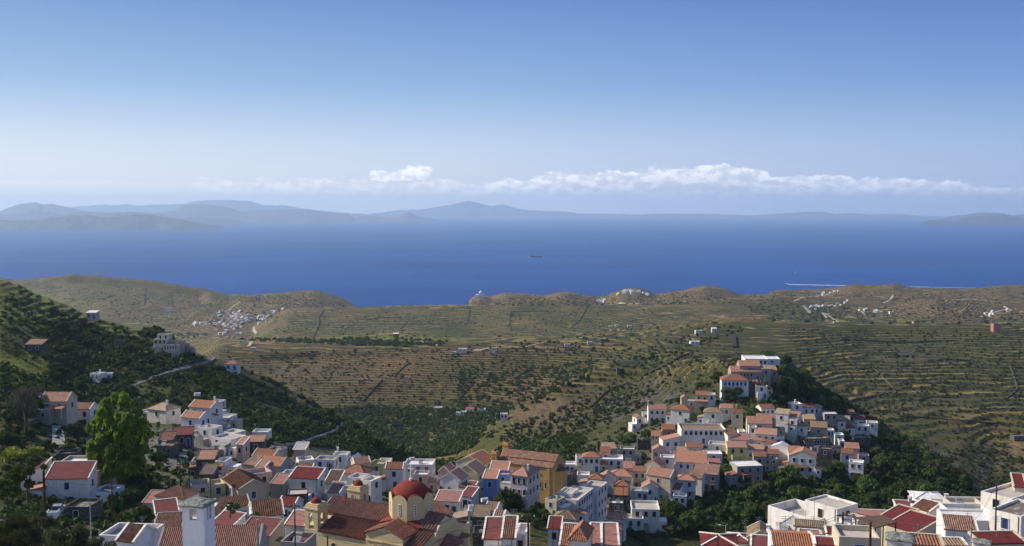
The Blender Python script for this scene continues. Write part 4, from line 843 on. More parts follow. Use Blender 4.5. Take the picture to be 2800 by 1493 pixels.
H(5,465,285,58,5.0,18,'E','white','terra','small white gable leftmost on the hill edge',win='F1x1n')
H(5,515,250,60,4.2,-5,'F','white','whiteflat','white stepped block between the two hill-edge houses')
H(5,805,218,150,5.8,-25,'H','white','orange','white house with salmon hipped roof above the plane tree',win='F1x1n')
H(5,1085,242,155,6.0,-16,'H','white','tan','white house with weathered tan hipped roof behind the dark pine')
H(5,1200,205,110,5.4,-10,'G','white','orange','white house with pale orange roof right of the tan hipped roof')
H(5,1292,245,90,6.2,-12,'G','cream','brown','cream house with brown roof and white chimney',ch=[(.4,.5)],win='F1x1n')
H(5,845,122,58,4.0,-5,'E','cream','terra','tiny cream chapel gable at the upper hill edge')
H(5,30,950,1,1,0,'F','white','whiteflat','x') if False else None
# ---- acropolis hill
H(6,1190,262,200,6.0,-5,'F','white','whiteflat','white flat-roofed building topmost on the hill, nearer part',d=12,win='F1x5n',par=.4)
H(6,1325,262,140,5.0,-5,'F','white','whiteflat','white flat-roofed building topmost on the hill, right part',d=9,par=.3)
H(6,1130,325,185,9.0,-3,'G','pinkgrey','orange','orange roof rising behind the dark-windowed hotel')
H(6,1097,374,268,7.4,-2,'G','pinkgrey','orange','stone-pink hotel with long orange roof and row of dark windows',d=7,win='F1x8n',rim=False)
H(6,1272,350,88,7.6,-4,'G','pinkgrey','tan','grey-pink wing with tan roof right of the hotel',win='F1x1n')
H(6,1345,362,46,6.6,-4,'S','pinkgrey','orange','small orange-roofed end right of the grey-pink wing')
H(6,1000,452,232,7.6,-6,'H','paleblue','terra','pale blue house with terracotta hipped roof below the hotel',win='F1x6b',d=8)
H(6,1160,490,80,4.0,-8,'S','white','terra','small white house with terracotta roof right of the pale blue house')
H(6,1232,500,98,5.4,-10,'F','white','pinkroof','white house with pinkish terrace at the end under the hotel',win='F1x1n')
H(6,705,582,112,6.4,-18,'G','cream','terra','cream house with terracotta roof and porch on the left shoulder',awn=(0,1,4.6,1.8,'terra'),win='F1x2n')
H(6,792,575,65,5.4,-10,'F','white','whiteflat','narrow white house right of the porch house on the shoulder')
H(6,765,628,60,3.0,-14,'S','cream','orange','little orange roof in the trees under the porch house')
H(6,1290,700,130,5.0,14,'G','white','terra','white house with terracotta roof and three windows under the pines',win='F1x3n')
H(6,1545,658,100,6.0,6,'F','white','whiteflat','white stepped house at the foot of the dark pines',ch=[(.5,.5)])
H(6,1652,692,120,6.0,8,'G','white','brown','white house with brown roof and blue window at the foot of the pines',win='F1x2b')
H(6,1712,692,82,6.0,-20,'H','white','orange','white house end with orange hipped roof, highest on the right side',win='F1x1n')
H(6,1620,760,100,4.0,8,'F','white','whiteflat','white lower terrace under the brown-roofed house')
H(6,1440,785,180,8.2,-28,'F','white','whiteflat','tall white house with roof terrace right of the cream church-like house',win='F2x3n R2x2n')
H(6,1405,748,108,9.2,-28,'S','white','tan','tan roof on top of the tall white terrace house')
H(6,1508,772,88,9.0,-28,'S','white','orange','orange roof over the right corner of the tall white house',win='R1x1n')
H(6,1215,832,215,7.2,-10,'G','cream','terra','wide cream house with long terracotta roof below the pines',win='F1x1n')
H(6,1275,792,160,8.2,-10,'G','cream','terra','upper terracotta roof behind the wide cream house')
H(6,1272,928,180,6.6,-15,'G','white','orange','blue-white house with orange roof and three blue windows',win='F1x3b R1x2b')
H(6,1155,862,68,7.0,-10,'F','white','whiteflat','white stair tower left of the blue-white house')
H(6,1385,962,80,5.0,-15,'F','white','whiteflat','white cube right of the blue-white house',win='F1x1b')
H(6,985,932,110,4.0,18,'S','white','brown','white house with striped brown roof right of the school')
H(6,1045,978,150,3.6,-10,'S','white','pinkroof','white house with pink roof right below the school')
H(6,1062,900,60,4.0,-4,'F','white','whiteflat','white cube between school and cream house')
H(6,1300,1012,110,4.6,-8,'G','white','brown','white house with brown roof under the blue-white house',win='F1x2b')
H(6,1210,985,90,4.6,-14,'S','white','terra','white house with little terracotta roof left of the brown one')
H(6,1385,1045,130,6.2,-30,'E','white','whiteflat','bare white gable above the grey houses',rh=1.4)
H(6,1442,1050,66,6.0,-18,'F','white','whiteflat','white cube right of the bare white gable',win='F1x1n')
H(6,1322,1098,128,5.0,-8,'G','grey','terra','grey house with terracotta roof under the bare gable',win='F1x1n')
H(6,1218,1122,112,5.4,-6,'G','pinkgrey','brown','pinkish grey house with brown roof left of the grey one',win='F1x1n')
H(6,1312,1142,128,4.6,-4,'F','grey','greyflat','grey house with dark terrace above the gully',win='F2x2n')
H(6,1590,1122,215,8.0,-20,'E','white','orange','white gable house with orange roofs and dark pergola over the gully',rh=2.0,win='F2x3n R1x2n',awn=(0,.7,5.0,2.4,'reed'))
H(6,1525,1085,108,7.6,-12,'S','white','terra','orange roofed wing left of the gable with pergola')
H(6,1735,868,140,5.2,-16,'S','beige','tan','beige house with tan slab roof on the right slope')
H(6,1655,795,100,4.2,-8,'S','cream','straw','cream hut with straw-coloured roof on the right slope')
H(6,1845,745,118,8.2,0,'F','grey','whiteflat','dark grey house with pointed white terrace on the right slope',par=.3,win='F1x2n')
H(6,1955,795,98,6.0,-20,'G','grey','tan','grey house with tan roof right of the dark grey one',win='F1x1n')
H(6,2030,752,60,4.2,-6,'S','stone','terra','small stone house with salmon roof on the right ridge')
H(6,2008,872,105,5.0,10,'G','white','brown','white house with broken brown roof on the right edge',win='F1x1n')
H(6,2120,850,112,5.0,-16,'F','white','whiteflat','white flat house in the middle of the right edge',win='F1x2b')
H(6,2205,822,90,6.2,-18,'F','white','whiteflat','rightmost white flat house of the hill',win='F1x1n R1x1n')
H(6,2105,800,90,4.0,-8,'S','white','maroon','dark red roof behind the right edge houses')
H(6,1730,962,230,5.2,10,'F','stone','schist','long grey stone house with slab roof and row of windows',win='F1x5n',par=.3)
H(6,1660,985,100,4.6,10,'F','stone','schist','lower grey stone wing left of the long stone house',win='F1x2n')
H(6,1842,890,70,5.0,-6,'F','white','whiteflat','white cube right of the beige slab-roofed house',win='F1x2n')
H(6,1918,930,78,6.0,-8,'F','white','whiteflat','white stepped house with arch on the right slope',win='F1x1n')
H(6,1942,985,48,6.0,-8,'F','lilac','whiteflat','narrow lilac house below the stepped white house')
H(6,1792,1052,110,7.0,-20,'F','stone','schist','tall bare stone block in the trees of the right slope')
H(6,1985,1095,100,6.4,-18,'G','white','terra','white house with terracotta roof in the lower right cluster',win='F1x1n')
H(6,2032,1052,115,7.0,-14,'S','pink','terra','pink house with salmon roof in the lower right cluster')
H(6,2062,1172,112,7.0,-24,'F','white','whiteflat','tall pale blue-white house lowest in the right cluster',win='F2x2b R1x1b')
H(6,2132,1110,90,6.4,-12,'F','pink','whiteflat','pink block right in the lower right cluster')
H(6,2120,955,165,4.0,6,'F','stone','schist','ruined stone walls among trees on the right edge')
# ---- bottom right, near
H(7,1490,860,535,8.0,-55,'F','white','concrete','big white building with sunken roof terrace, bottom right',D=158,d=7,par=1.3,win='R1x1n')
H(7,1945,728,350,9.5,-55,'F','white','screed','taller white building with grey side wall and one window, bottom right',D=156,d=5.4,par=.35,win='F1x1n')
H(7,1440,1075,170,5.5,-50,'S','white','greyflat','white shed with grey roof in front of the big white building',D=142,d=3,rh=.6)
H(7,1300,1195,170,5.0,-40,'F','white','whiteflat','white yard block with tall chimney left of the tan tiled roof',D=135,d=5,ch=[(.1,.3)],win='F1x1n')
H(7,1800,1092,480,5.0,-14,'S','cream','tan','cream house with sagging tan tiled roof in front of the big white building',D=128,d=1.8,rh=0.3)
H(7,395,1374,520,5.0,-8,'H','white','red','red hipped roof with thick white borders at the bottom edge',D=118,d=4.5,rh=0.6)
H(7,700,1310,300,5.0,-10,'H','white','maroon','maroon hipped roof right of the white-bordered red roof',D=128,d=3.2,rh=0.5)
H(7,1010,1270,360,5.0,-14,'E','cream','tan','cream gable with brown edge and small chimney at the bottom',D=122,d=4,rh=0.9,ch=[(.85,.2)])
H(7,1520,1400,640,5.0,-10,'G','white','orange','orange-brown tiled roof with bold barrel tiles at the bottom',D=100,d=5,rh=0.5,rim=True)
H(7,1080,1405,380,4.0,-14,'S','white','maroon','long rosy roof strip along the bottom edge',D=108,d=2.2,rh=.5)
H(7,2160,1195,215,5.0,-12,'S','white','red','small red roof behind the dark pole',D=122,d=1.8,rh=0.3)
H(7,2020,1374,270,5.0,-12,'S','white','red','red striped roof with white border at the bottom edge',D=98,d=1.6,rh=0.25)
H(7,1780,1200,300,4.4,-12,'S','white','pinkroof','pale red roof between tan and orange tiled roofs',D=115,d=1.0,rh=0.12)
H(7,2330,1165,250,5.0,-12,'F','white','whiteflat','white wall house right of the dark pole',D=118,d=4,win='F1x1n')
H(8,410,832,600,6.0,-8,'S','white','pinkroof','long pale pink metal roof behind the brown canopy',D=158,d=2,rh=0.3)
H(8,700,868,170,7.0,-55,'S','cream','red','farther of two striped dark red roofs with cream borders',D=150,d=4.6,rh=.9)
H(8,850,1015,270,7.0,-55,'S','cream','red','nearer of two striped dark red roofs with cream borders',D=144,d=6.2,rh=1.0,win='R1x1n')
H(8,1010,718,430,5.0,-10,'S','white','maroon','dull red roof with crumbling white ridge behind the striped roofs',D=170,d=2.6,ch=[(.5,.9)],rh=0.4)
H(8,1120,745,150,5.0,-55,'S','white','terra','small orange tiled strip between the striped red roofs',D=160,d=3)
H(8,1340,812,500,5.0,-6,'S','white','maroon','wide smooth maroon roof in the middle of the bottom right roofs',D=162,d=3.5,ch=[(.06,.5)],rh=0.5)
H(8,1260,585,390,5.0,-6,'H','white','whiteflat','low white hipped roof at the back of the bottom right roofs',D=184,d=4.5,rh=.55)
H(8,1470,655,330,5.0,-6,'S','white','greyflat','grey-lilac roof behind the smooth maroon roof',D=172,d=1.5,ch=[(.62,.7)],rh=0.15)
H(8,1805,652,490,6.0,-4,'S','white','maroon','long dull pink roof at the back right',D=180,d=2,rh=0.4)
H(8,1825,690,460,5.0,-4,'F','cream','screed','cream block with one brown panel in the middle right',D=160,d=5,win='F1x1r')
H(8,2187,532,265,9.5,-55,'F','white','screed','white house with green shutters and red strip at the right edge',D=152,d=10,par=.5,win='F1x1g F2x1g')
H(8,2520,432,130,9.5,-20,'S','cream','red','red-topped stair block on the green-shuttered house',D=155,d=4)
H(8,2312,782,275,8.0,-52,'F','white','schist','white house with tan roof and blue window at the right edge',D=130,d=8,par=.4,win='F1x1b')
H(8,1870,890,680,5.0,-5,'F','white','whiteflat','long white terrace wall with round beam on top, right',D=132,d=5,par=.3)
H(8,1860,790,600,6.0,-4,'F','white','greyflat','grey-sided white roof terrace behind the long beam',D=146,d=5,par=.6)
H(8,1690,1045,400,4.0,-16,'S','white','brown','dark brown sloping roof sliver in front of the long terrace wall',D=118,d=3)
H(8,2290,1225,640,4.0,4,'S','cream','red','wide dark red roof at the bottom right corner',D=96,d=2.2,rh=0.35)
H(8,1210,1262,380,4.0,-14,'S','cream','terra','orange tiled roof at the bottom right of the stone-capped chimney',D=78,d=1.8,rh=0.25)
H(8,1560,1262,380,4.0,-4,'S','palestone','tan','rough stone wall with tiled coping at the bottom edge',D=84,d=1.2,rh=0.2)
H(8,260,1130,560,4.0,-8,'F','cream','screed','cream yard building with parapet left of the stone-capped chimney',D=96,d=4,par=.6)
H(8,110,985,190,5.0,-14,'F','white','whiteflat','white wall building behind the brown canopy posts',D=122,d=4)
H(8,120,870,160,5.0,-50,'F','cream','whiteflat','narrow cream house left of the brown canopy',D=140,d=3,win='F1x1r')
# filler scatter of tightly packed small houses behind others is left to the ones above
# ================================================================ domed church
def ring(mb,c,r0,r1,y0,y1,a0=0,a1=math.pi,n=14):   # half ring in the local xz plane
    for i in range(n):
        t0=a0+(a1-a0)*i/n; t1=a0+(a1-a0)*(i+1)/n
        p=lambda r,t,y:(c[0]+r*math.cos(t),y,c[1]+r*math.sin(t))
        mb.hull([p(r0,t0,y0),p(r1,t0,y0),p(r1,t1,y0),p(r0,t1,y0)],[p(r0,t0,y1),p(r1,t0,y1),p(r1,t1,y1),p(r0,t1,y1)])
def arch_frame(mb,T,w,hgt,ow,sp,th,n=10):          # wall panel of width w, height hgt with an arched opening; T maps (x,y,z)
    def hb(x0,x1,z0,z1,z0b=None,z1b=None):
        z0b=z0 if z0b is None else z0b; z1b=z1 if z1b is None else z1b
        mb.hull([T(x0,0,z0),T(x1,0,z0b),T(x1,th,z0b),T(x0,th,z0)],[T(x0,0,z1),T(x1,0,z1b),T(x1,th,z1b),T(x0,th,z1)])
    hb(-w/2,-ow/2,0,hgt); hb(ow/2,w/2,0,hgt)
    r=ow/2
    for i in range(n):
        xa=-r+2*r*i/n; xb=-r+2*r*(i+1)/n; hb(xa,xb,sp+math.sqrt(max(0,r*r-xa*xa)),hgt,sp+math.sqrt(max(0,r*r-xb*xb)),hgt)
def belfry(parent,x,y,w,z0,hgt,wall,red,domeR,name='belfry'):
    mb=MB(); mb.box(x-w/2+.05,x+w/2-.05,y-w/2+.05,y+w/2-.05,z0-9,z0)
    th=.32
    for k in range(4):
        a=k*math.pi/2
        def Tm(px,py,pz,a=a):
            qx,qy=px,-w/2+py
            return (x+qx*math.cos(a)-qy*math.sin(a),y+qx*math.sin(a)+qy*math.cos(a),z0+pz)
        arch_frame(mb,Tm,w if k%2==0 else w-2*th,hgt,w*.40,hgt*.68,th)
    mb.box(x-w*.55,x+w*.55,y-w*.55,y+w*.55,z0+hgt,z0+hgt+.22); mb.box(x-w*.48,x+w*.48,y-w*.48,y+w*.48,z0+hgt+.22,z0+hgt+.55); mb.box(x-w*.42,x+w*.42,y-w*.42,y+w*.42,z0+hgt+.55,z0+hgt+.8)
    b=mb.build(name,wall,parent)
    q=MB(); q.dome((x,y,z0+hgt+.8),domeR,domeR*1.0,20,7); q.build('small_dome',red,b,True)
    q=MB(); q.tube((x,y,z0+hgt+.8+domeR),(x,y,z0+hgt+.8+domeR+.8),.04,.03,5); q.box(x-.25,x+.25,y-.03,y+.03,z0+hgt+1.25+domeR,z0+hgt+1.32+domeR); q.build('cross','metal_grey',b)
    q=MB(); q.tube((x,y,z0+hgt*.72),(x,y,z0+hgt*.55),.12,.22,10); q.tube((x,y,z0+hgt*.55),(x,y,z0+hgt*.42),.24,.36,10); q.tube((x,y,z0+hgt*.95),(x,y,z0+hgt*.72),.03,.03,5); q.build('bell','bell_bronze',b)
    return b
def church():
    u,v=zz(3,130,1180); P=at(u,v,150); r=root('domed_church',(P.x,P.y,P.z-9),math.radians(-27),'ochre yellow church with dark red dome, tiled roofs and two small belfries','church')
    L=21.4; Wd=13.6; Z=9.0; S3=[0,3.9,9.7,13.6]; za,zc,zr=1.35,1.70,3.15
    mb=MB()
    prof=[(0,-9),(13.6,-9),(13.6,0),(9.7,za),(9.7,zc),(6.8,zr),(3.9,zc),(3.9,za),(0,0)]
    mb.hull([(0.02,y,z+Z) for y,z in prof],[(L,y,z+Z) for y,z in prof])
    # transept
    tx0,tx1,tz,ta=11.9,18.4,1.25,2.45; tm_=(tx0+tx1)/2
    for (y0,y1) in ((-0.35,6.8),(6.8,13.95)): mb.hull([(tx0,y0,0),(tx1,y0,0),(tx1,y0,tz+Z),(tm_,y0,ta+Z),(tx0,y0,tz+Z)],[(tx0,y1,0),(tx1,y1,0),(tx1,y1,tz+Z),(tm_,y1,ta+Z),(tx0,y1,tz+Z)])
    mb.box(L,L+.35,-.1,13.7,0,Z+.25)       # east parapet wall
    mb.hull([(L,2.2,Z),(L+.35,2.2,Z),(L+.35,11.4,Z),(L,11.4,Z)],[(L,4.6,Z+2.3),(L+.35,4.6,Z+2.3),(L+.35,9,Z+2.3),(L,9,Z+2.3)])
    mb.box(tx0-.05,tx1+.05,-.5,-.3,Z+tz-1.1,Z+tz-.95)
    mb.build('wall','churchwall',r)
    def rp(name,pts,pitch=.46):
        q=MB(); 
        for p in pts: roofplane(q,*[(a,b,c+Z) for a,b,c in p],True,pitch,.16)
        return q.build(name,'churchtile',r)
    e=.25
    rp('aisle_roof',[((2.7,-e,.05),(tx0-.05,-e,.05),(tx0-.05,3.9,za+.16),(2.7,3.9,za+.16))]); rp('aisle_roof',[((tx1+.05,-e,.05),(L-.02,-e,.05),(L-.02,3.9,za+.16),(tx1+.05,3.9,za+.16))])
    rp('aisle_roof',[((L-.02,13.6+e,.05),(tx1+.05,13.6+e,.05),(tx1+.05,9.7,za+.16),(L-.02,9.7,za+.16)),((tx0-.05,13.6+e,.05),(0,13.6+e,.05),(0,9.7,za+.16),(tx0-.05,9.7,za+.16))])
    rp('nave_roof',[((.3,3.9-e,zc+.06),(12.6,3.9-e,zc+.06),(12.6,6.8,zr+.18),(.3,6.8,zr+.18)),((12.6,9.7+e,zc+.06),(.3,9.7+e,zc+.06),(.3,6.8,zr+.18),(12.6,6.8,zr+.18))])
    rp('chancel_roof',[((17.9,3.9-e,zc+.06),(L-.02,3.9-e,zc+.06),(L-.02,6.8,zr+.18),(17.9,6.8,zr+.18)),((L-.02,9.7+e,zc+.06),(17.9,9.7+e,zc+.06),(17.9,6.8,zr+.18),(L-.02,6.8,zr+.18))])
    rp('transept_roof',[((tx1+e,-.6,tz+.05),(tx1+e,4.2,tz+.05),(tm_,4.2,ta+.2),(tm_,-.6,ta+.2)),((tx0-e,4.2,tz+.05),(tx0-e,-.6,tz+.05),(tm_,-.6,ta+.2),(tm_,4.2,ta+.2))])
    rp('transept_roof',[((tx1+e,9.4,tz+.05),(tx1+e,14.2,tz+.05),(tm_,14.2,ta+.2),(tm_,9.4,ta+.2)),((tx0-e,14.2,tz+.05),(tx0-e,9.4,tz+.05),(tm_,9.4,ta+.2),(tm_,14.2,ta+.2))])
    # drum
    cx,cy=tm_+.1,6.8; R=3.18; zb,zt=Z+1.9,Z+5.2; s=2*R*math.tan(math.pi/8); th=.28
    mb=MB()
    for k in range(8):
        a=k*math.pi/4+math.pi/8*0
        nx,ny=math.cos(a),math.sin(a); tx,ty=-ny,nx
        n=12; fr_=[];bk=[]
        pts=[(-s/2,zb),(s/2,zb)]+[(s/2*math.cos(math.pi*i/n),zt+s/2*.82*math.sin(math.pi*i/n)) for i in range(n+1)]
        for (q,z) in pts:
            fr_.append((cx+nx*R+tx*q,cy+ny*R+ty*q,z)); bk.append((cx+nx*(R-th)+tx*q*.9,cy+ny*(R-th)+ty*q*.9,z-0.02))
        mb.hull(bk,fr_)
    mb.box(cx-2.9,cx+2.9,cy-2.9,cy+2.9,Z+zc-.3,zb)
    dr=mb.build('drum','churchwall',r)
    for k in range(8):
        a=k*math.pi/4; q=MB(); q.m=0; q.box(-.22,.22,-.05,0,0,1.75); q.m=1
        for j in range(4): q.box(-.10,.10,-.065,-.045,.18+j*.4,.38+j*.4)
        w_=link('drum_window',q.mesh('drum_window',['paint_white','glass_dark']),dr,(cx+math.cos(a)*(R+.002),cy+math.sin(a)*(R+.002),zb+1.25),a+math.pi/2)
    mb=MB(); rr=R-.14; mb.dome((cx,cy,zt-.1),rr,2.75,48,14)
    for k in range(8):
        a=k*math.pi/4; nx,ny=math.cos(a),math.sin(a); tx,ty=-ny,nx; n=10; A_=[];B_=[]
        for i in range(n+1):
            q=s/2*.97*math.cos(math.pi*i/n); z=zt+.05+s/2*.86*math.sin(math.pi*i/n); A_.append((cx+nx*(R-.02)+tx*q,cy+ny*(R-.02)+ty*q,z)); B_.append((cx+nx*(R-1.9)+tx*q*.8,cy+ny*(R-1.9)+ty*q*.8,z+.0))
        mb.hull(B_,A_,False)
    dm=mb.build('dome','domered',r,True)
    q=MB(); zt2=zt+2.6; q.tube((cx,cy,zt2-.1),(cx,cy,zt2+.35),.30,.26,10); q.tube((cx,cy,zt2+.35),(cx,cy,zt2+.75),.1,.08,8); q.box(cx-.09,cx+.09,cy-.07,cy+.07,zt2+.7,zt2+2.55); q.box(cx-.5,cx+.5,cy-.071,cy+.071,zt2+1.75,zt2+1.95); q.build('cross','paint_white',dm)
    # low red corner roofs at the foot of the drum
    mb=MB()
    for sx in (-1,1):
        for sy in (-1,1):
            mb.poly((cx+sx*3.6,cy+sy*3.6,Z+1.75),(cx+sx*3.4,cy+sy*1.1,Z+2.5),(cx+sx*1.1,cy+sy*3.4,Z+2.5)); 
    mb.build('corner_roof','domered',r)
    belfry(r,1.3,1.3,2.5,Z-.1,3.25,'churchwall','domered',.82); belfry(r,1.3,12.3,2.5,Z-.1,3.25,'churchwall','domered',.82)
    q=MB(); q.dome((2.6,6.8,Z+zr-.1),.55,.45,14,5); q.box(2.56,2.64,6.76,6.84,Z+zr+.3,Z+zr+1.1); q.box(2.35,2.85,6.77,6.83,Z+zr+.75,Z+zr+.83); q.build('ridge_finial','domered',r)
    # apse with small tiled half cones
    mb=MB()
    for (yc,ra,zt3) in ((6.8,2.3,-.9),(2.4,1.15,-1.3),(11.2,1.15,-1.3)):
        n=12; B_=[(L+.3+ra*math.sin(math.pi*i/n),yc-ra*math.cos(math.pi*i/n)) for i in range(n+1)]
        mb.hull([(x,y,0) for x,y in B_],[(x,y,Z+zt3) for x,y in B_])
    ap=mb.build('apse','churchwall',r)
    for (yc,ra,zt3) in ((6.8,2.3,-.9),(2.4,1.15,-1.3),(11.2,1.15,-1.3)):
        q=MB(); n=22; pt=[(L+.3+(ra+.22)*math.sin(math.pi*i/n),yc-(ra+.22)*math.cos(math.pi*i/n),Z+zt3+(.05 if i%2 else .14)) for i in range(n+1)]
        for i in range(n): q.poly(pt[i],pt[i+1],(L+.3,yc,Z+zt3+ra*.62))
        q.build('apse_roof','churchtile',r if False else ap)
    # blind arches on the transept front
    mb=MB(); ring(mb,(tm_,Z-2.0),1.9,2.1,-.43,-.35); ring(mb,(tm_,Z-2.0),2.35,2.5,-.41,-.35); mb.build('arch_moulding','churchwall',r)
    mb=MB(); mb.m=0; ring(mb,(5.6,Z-1.9),.45,.55,-.06,0,0,2*math.pi,20); mb.m=1; mb.poly(*[(5.6+.45*math.cos(2*math.pi*i/16),-.02,Z-1.9+.45*math.sin(2*math.pi*i/16)) for i in range(16)]); mb.build('round_window',['churchwall','glass_dark'],r)
    HOUSES.append((r,L*1.0,Wd,9)); return r
church()
def ochre_church():
    u,v=zz(4,632,448); P=place(u,v,9.5); r=root('ochre_church',(P.x,P.y,P.z-9.5),math.radians(-24),'long ochre orange church with brown tiled roof and two little bell towers','church')
    L,Wd,Z=17.6,10.2,9.5; mb=MB(); prof=[(0,-6),(Wd,-6),(Wd,Z),(Wd-2.5,Z+.8),(Wd-2.5,Z+1.15),(Wd/2,Z+2.6),(2.5,Z+1.15),(2.5,Z+.8),(0,Z)]
    mb.hull([(0,y,z) for y,z in prof],[(L,y,z) for y,z in prof]); mb.box(L-1.8,L-.9,-.35,0,-4,Z-.6)
    mb.build('wall','ochre',r)
    q=MB()
    for (a,b) in (((-.2,Z+.02),(2.5,Z+.95)),((2.35,Z+1.22),(Wd/2,Z+2.78))):
        roofplane(q,(.2,a[0],a[1]),(L-.1,a[0],a[1]),(L-.1,b[0],b[1]),(.2,b[0],b[1]),False); roofplane(q,(L-.1,Wd-a[0],a[1]),(.2,Wd-a[0],a[1]),(.2,Wd-b[0],b[1]),(L-.1,Wd-b[0],b[1]),False)
    q.build('roof','brown',r)
    mb=MB(); n=6; B_=[(L+2.2*math.sin(math.pi*i/n),Wd/2-2.6*math.cos(math.pi*i/n)) for i in range(n+1)]; mb.hull([(x,y,-5) for x,y in B_],[(x,y,Z-1.6) for x,y in B_]); ap=mb.build('apse','ochre',r)
    q=MB()
    for i in range(n): q.poly((B_[i][0]+.1,B_[i][1],Z-1.6),(B_[i+1][0]+.1,B_[i+1][1],Z-1.6),(L,Wd/2,Z+.1))
    q.build('apse_roof','brown',ap)
    for (x,hw) in ((1.8,.5),(13.5,.5)):
        q=MB(); q.m=0; ring(q,(x,Z-2.2),hw*.8,hw,-.08,0,0,2*math.pi,16); q.m=1; q.poly(*[(x+hw*.8*math.cos(2*math.pi*i/14),-.02,Z-2.2+hw*.8*math.sin(2*math.pi*i/14)) for i in range(14)]); q.build('round_window',['paint_white','glass_dark'],r)
    for x in (13.6,15.6):
        link('arched_window',win_mesh(.8,1.8,'n',True),r,(x,-.004,Z-6.2),0)
    belfry(r,-1.0,1.0,1.9,Z-1.2,3.2,'ochre','domered',.55); belfry(r,-1.0,Wd-1.0,1.9,Z-.2,3.0,'ochre','domered',.55)
    HOUSES.append((r,L,Wd,9))
ochre_church()
# ================================================================ capped chimneys in front
def capped(n,xl,xr,ycap,yb,D,label,rot,capw,seed,win=True):
    u,v=zz(n,(xl+xr)/2,ycap); P=at(u,v,D); s=D/F/ZM[n][2]; w=(xr-xl)*s/1.34; r=root('capped_chimney',(P.x,P.y,P.z-6),math.radians(rot),label,'chimney')
    mb=MB(); d=w*.75; zt=6.0; oh=w*.42; t=w*.16
    k=1+.0; mb.hull([(-w/2*1.12,-.02,-3),(w/2*1.12,-.02,-3),(w/2*1.12,d*1.1,-3),(-w/2*1.12,d*1.1,-3)],[(-w/2,0,zt-oh-.15),(w/2,0,zt-oh-.15),(w/2,d,zt-oh-.15),(-w/2,d,zt-oh-.15)])
    z0,z1=zt-oh-.15,zt
    for (x0,x1) in ((-w/2,-w/2+w*.33),(w/2-w*.33,w/2)):
        for (y0,y1) in ((0,d*.28),(d*.72,d)): mb.box(x0,x1,y0,y1,z0,z1-.001)
    for (y0,y1) in ((0,d*.28),(d*.72,d)): mb.box(-w/2+w*.33,w/2-w*.33,y0,y1,z1-.12,z1-.001)
    mb.box(-w/2+.02,w/2-.02,d*.45,d*.55,z0,z1-.002)
    mb.build('shaft','white',r)
    # rough stone cap
    g=np.random.default_rng(seed); N=30; M_=22; cw=w*capw; cd_=d*1.45; V=[]
    xs=np.linspace(-1,1,N); ys=np.linspace(-1,1,M_); X,Y=np.meshgrid(xs,ys)
    wob=1+fbm(X*2.0+seed,Y*2.0,3)*0.16
    top=zt+w*.17*(1-0.75*np.maximum(abs(X),abs(Y))**3)+fbm(X*3+seed,Y*3+4,5,.6)*w*.16
    bot=np.full_like(X,zt+.0)-fbm(X*2+seed+9,Y*2,3)*w*.05-w*.03
    PX=X*cw/2*wob; PY=d/2+Y*cd_/2*wob
    edge_=np.maximum(abs(X),abs(Y))>0.98; mid=(top+bot)/2
    Vt=np.stack([PX,PY,top],-1).reshape(-1,3); Vb=np.stack([PX*.97,d/2+(PY-d/2)*.97,bot],-1).reshape(-1,3)
    q=np.arange(N*M_).reshape(M_,N); Q=np.stack([q[:-1,:-1],q[:-1,1:],q[1:,1:],q[1:,:-1]],-1).reshape(-1,4); Qb=Q[:,::-1]+N*M_
    br=list(q[0])+list(q[1:,-1])+list(q[-1,-2::-1])+list(q[-2:0:-1,0]); S_=np.array([[br[i]+N*M_,br[(i+1)%len(br)]+N*M_,br[(i+1)%len(br)],br[i]] for i in range(len(br))])
    mesh_np('stone_cap',np.concatenate([Vt,Vb]),np.concatenate([Q,Qb,S_]),(MT['capstone'],),False,r)
    return r
capped(1,1340,1600,1068,1374,34,'white chimney with grey rough stone cap standing at the bottom left',-16,1.17,3)
capped(8,600,1040,1170,1252,36,'squat white chimney with broad pale stone cap at the bottom right',-24,1.25,8)
capped(8,1835,2110,1215,1252,52,'whitewashed chimney with bleached stone slab in the bottom right corner',-30,1.3,15)
# ================================================================ palm
def palm():
    u,v=zz(4,1175,1150); P=place(u,v,0,Dmin=150); s=P.y/F/4.005; r=root('palm_tree',P,0,'palm with arching fronds above the small bright red roof','palm tree')
    th=120*s; mb=MB(); mb.tube((0,0,-1),(0,0,th),.32,.24,9); mb.build('trunk','bark',r); g=random.Random(4); mb=MB(); L=75*s
    for k in range(46):
        a=g.random()*6.28; e0=g.uniform(-.2,1.35); p=Vector((0,0,th)); dx=Vector((math.cos(a),math.sin(a),0)); el_=e0; W0=.28
        for j in range(6):
            q=p+(dx*math.cos(el_)+Vector((0,0,math.sin(el_))))*L/6; sd_=Vector((-dx.y,dx.x,0)); w0=W0*(1-abs(j/6-.4)); w1=W0*(1-abs((j+1)/6-.4)) if j<5 else .03
            mb.poly(p-sd_*w0-Vector((0,0,.1)),p,q,q-sd_*w1-Vector((0,0,.1))); mb.poly(p,p+sd_*w0-Vector((0,0,.1)),q+sd_*w1-Vector((0,0,.1)),q); p=q; el_-=.33
    mb.build('fronds','leaf_olive',r)
palm()
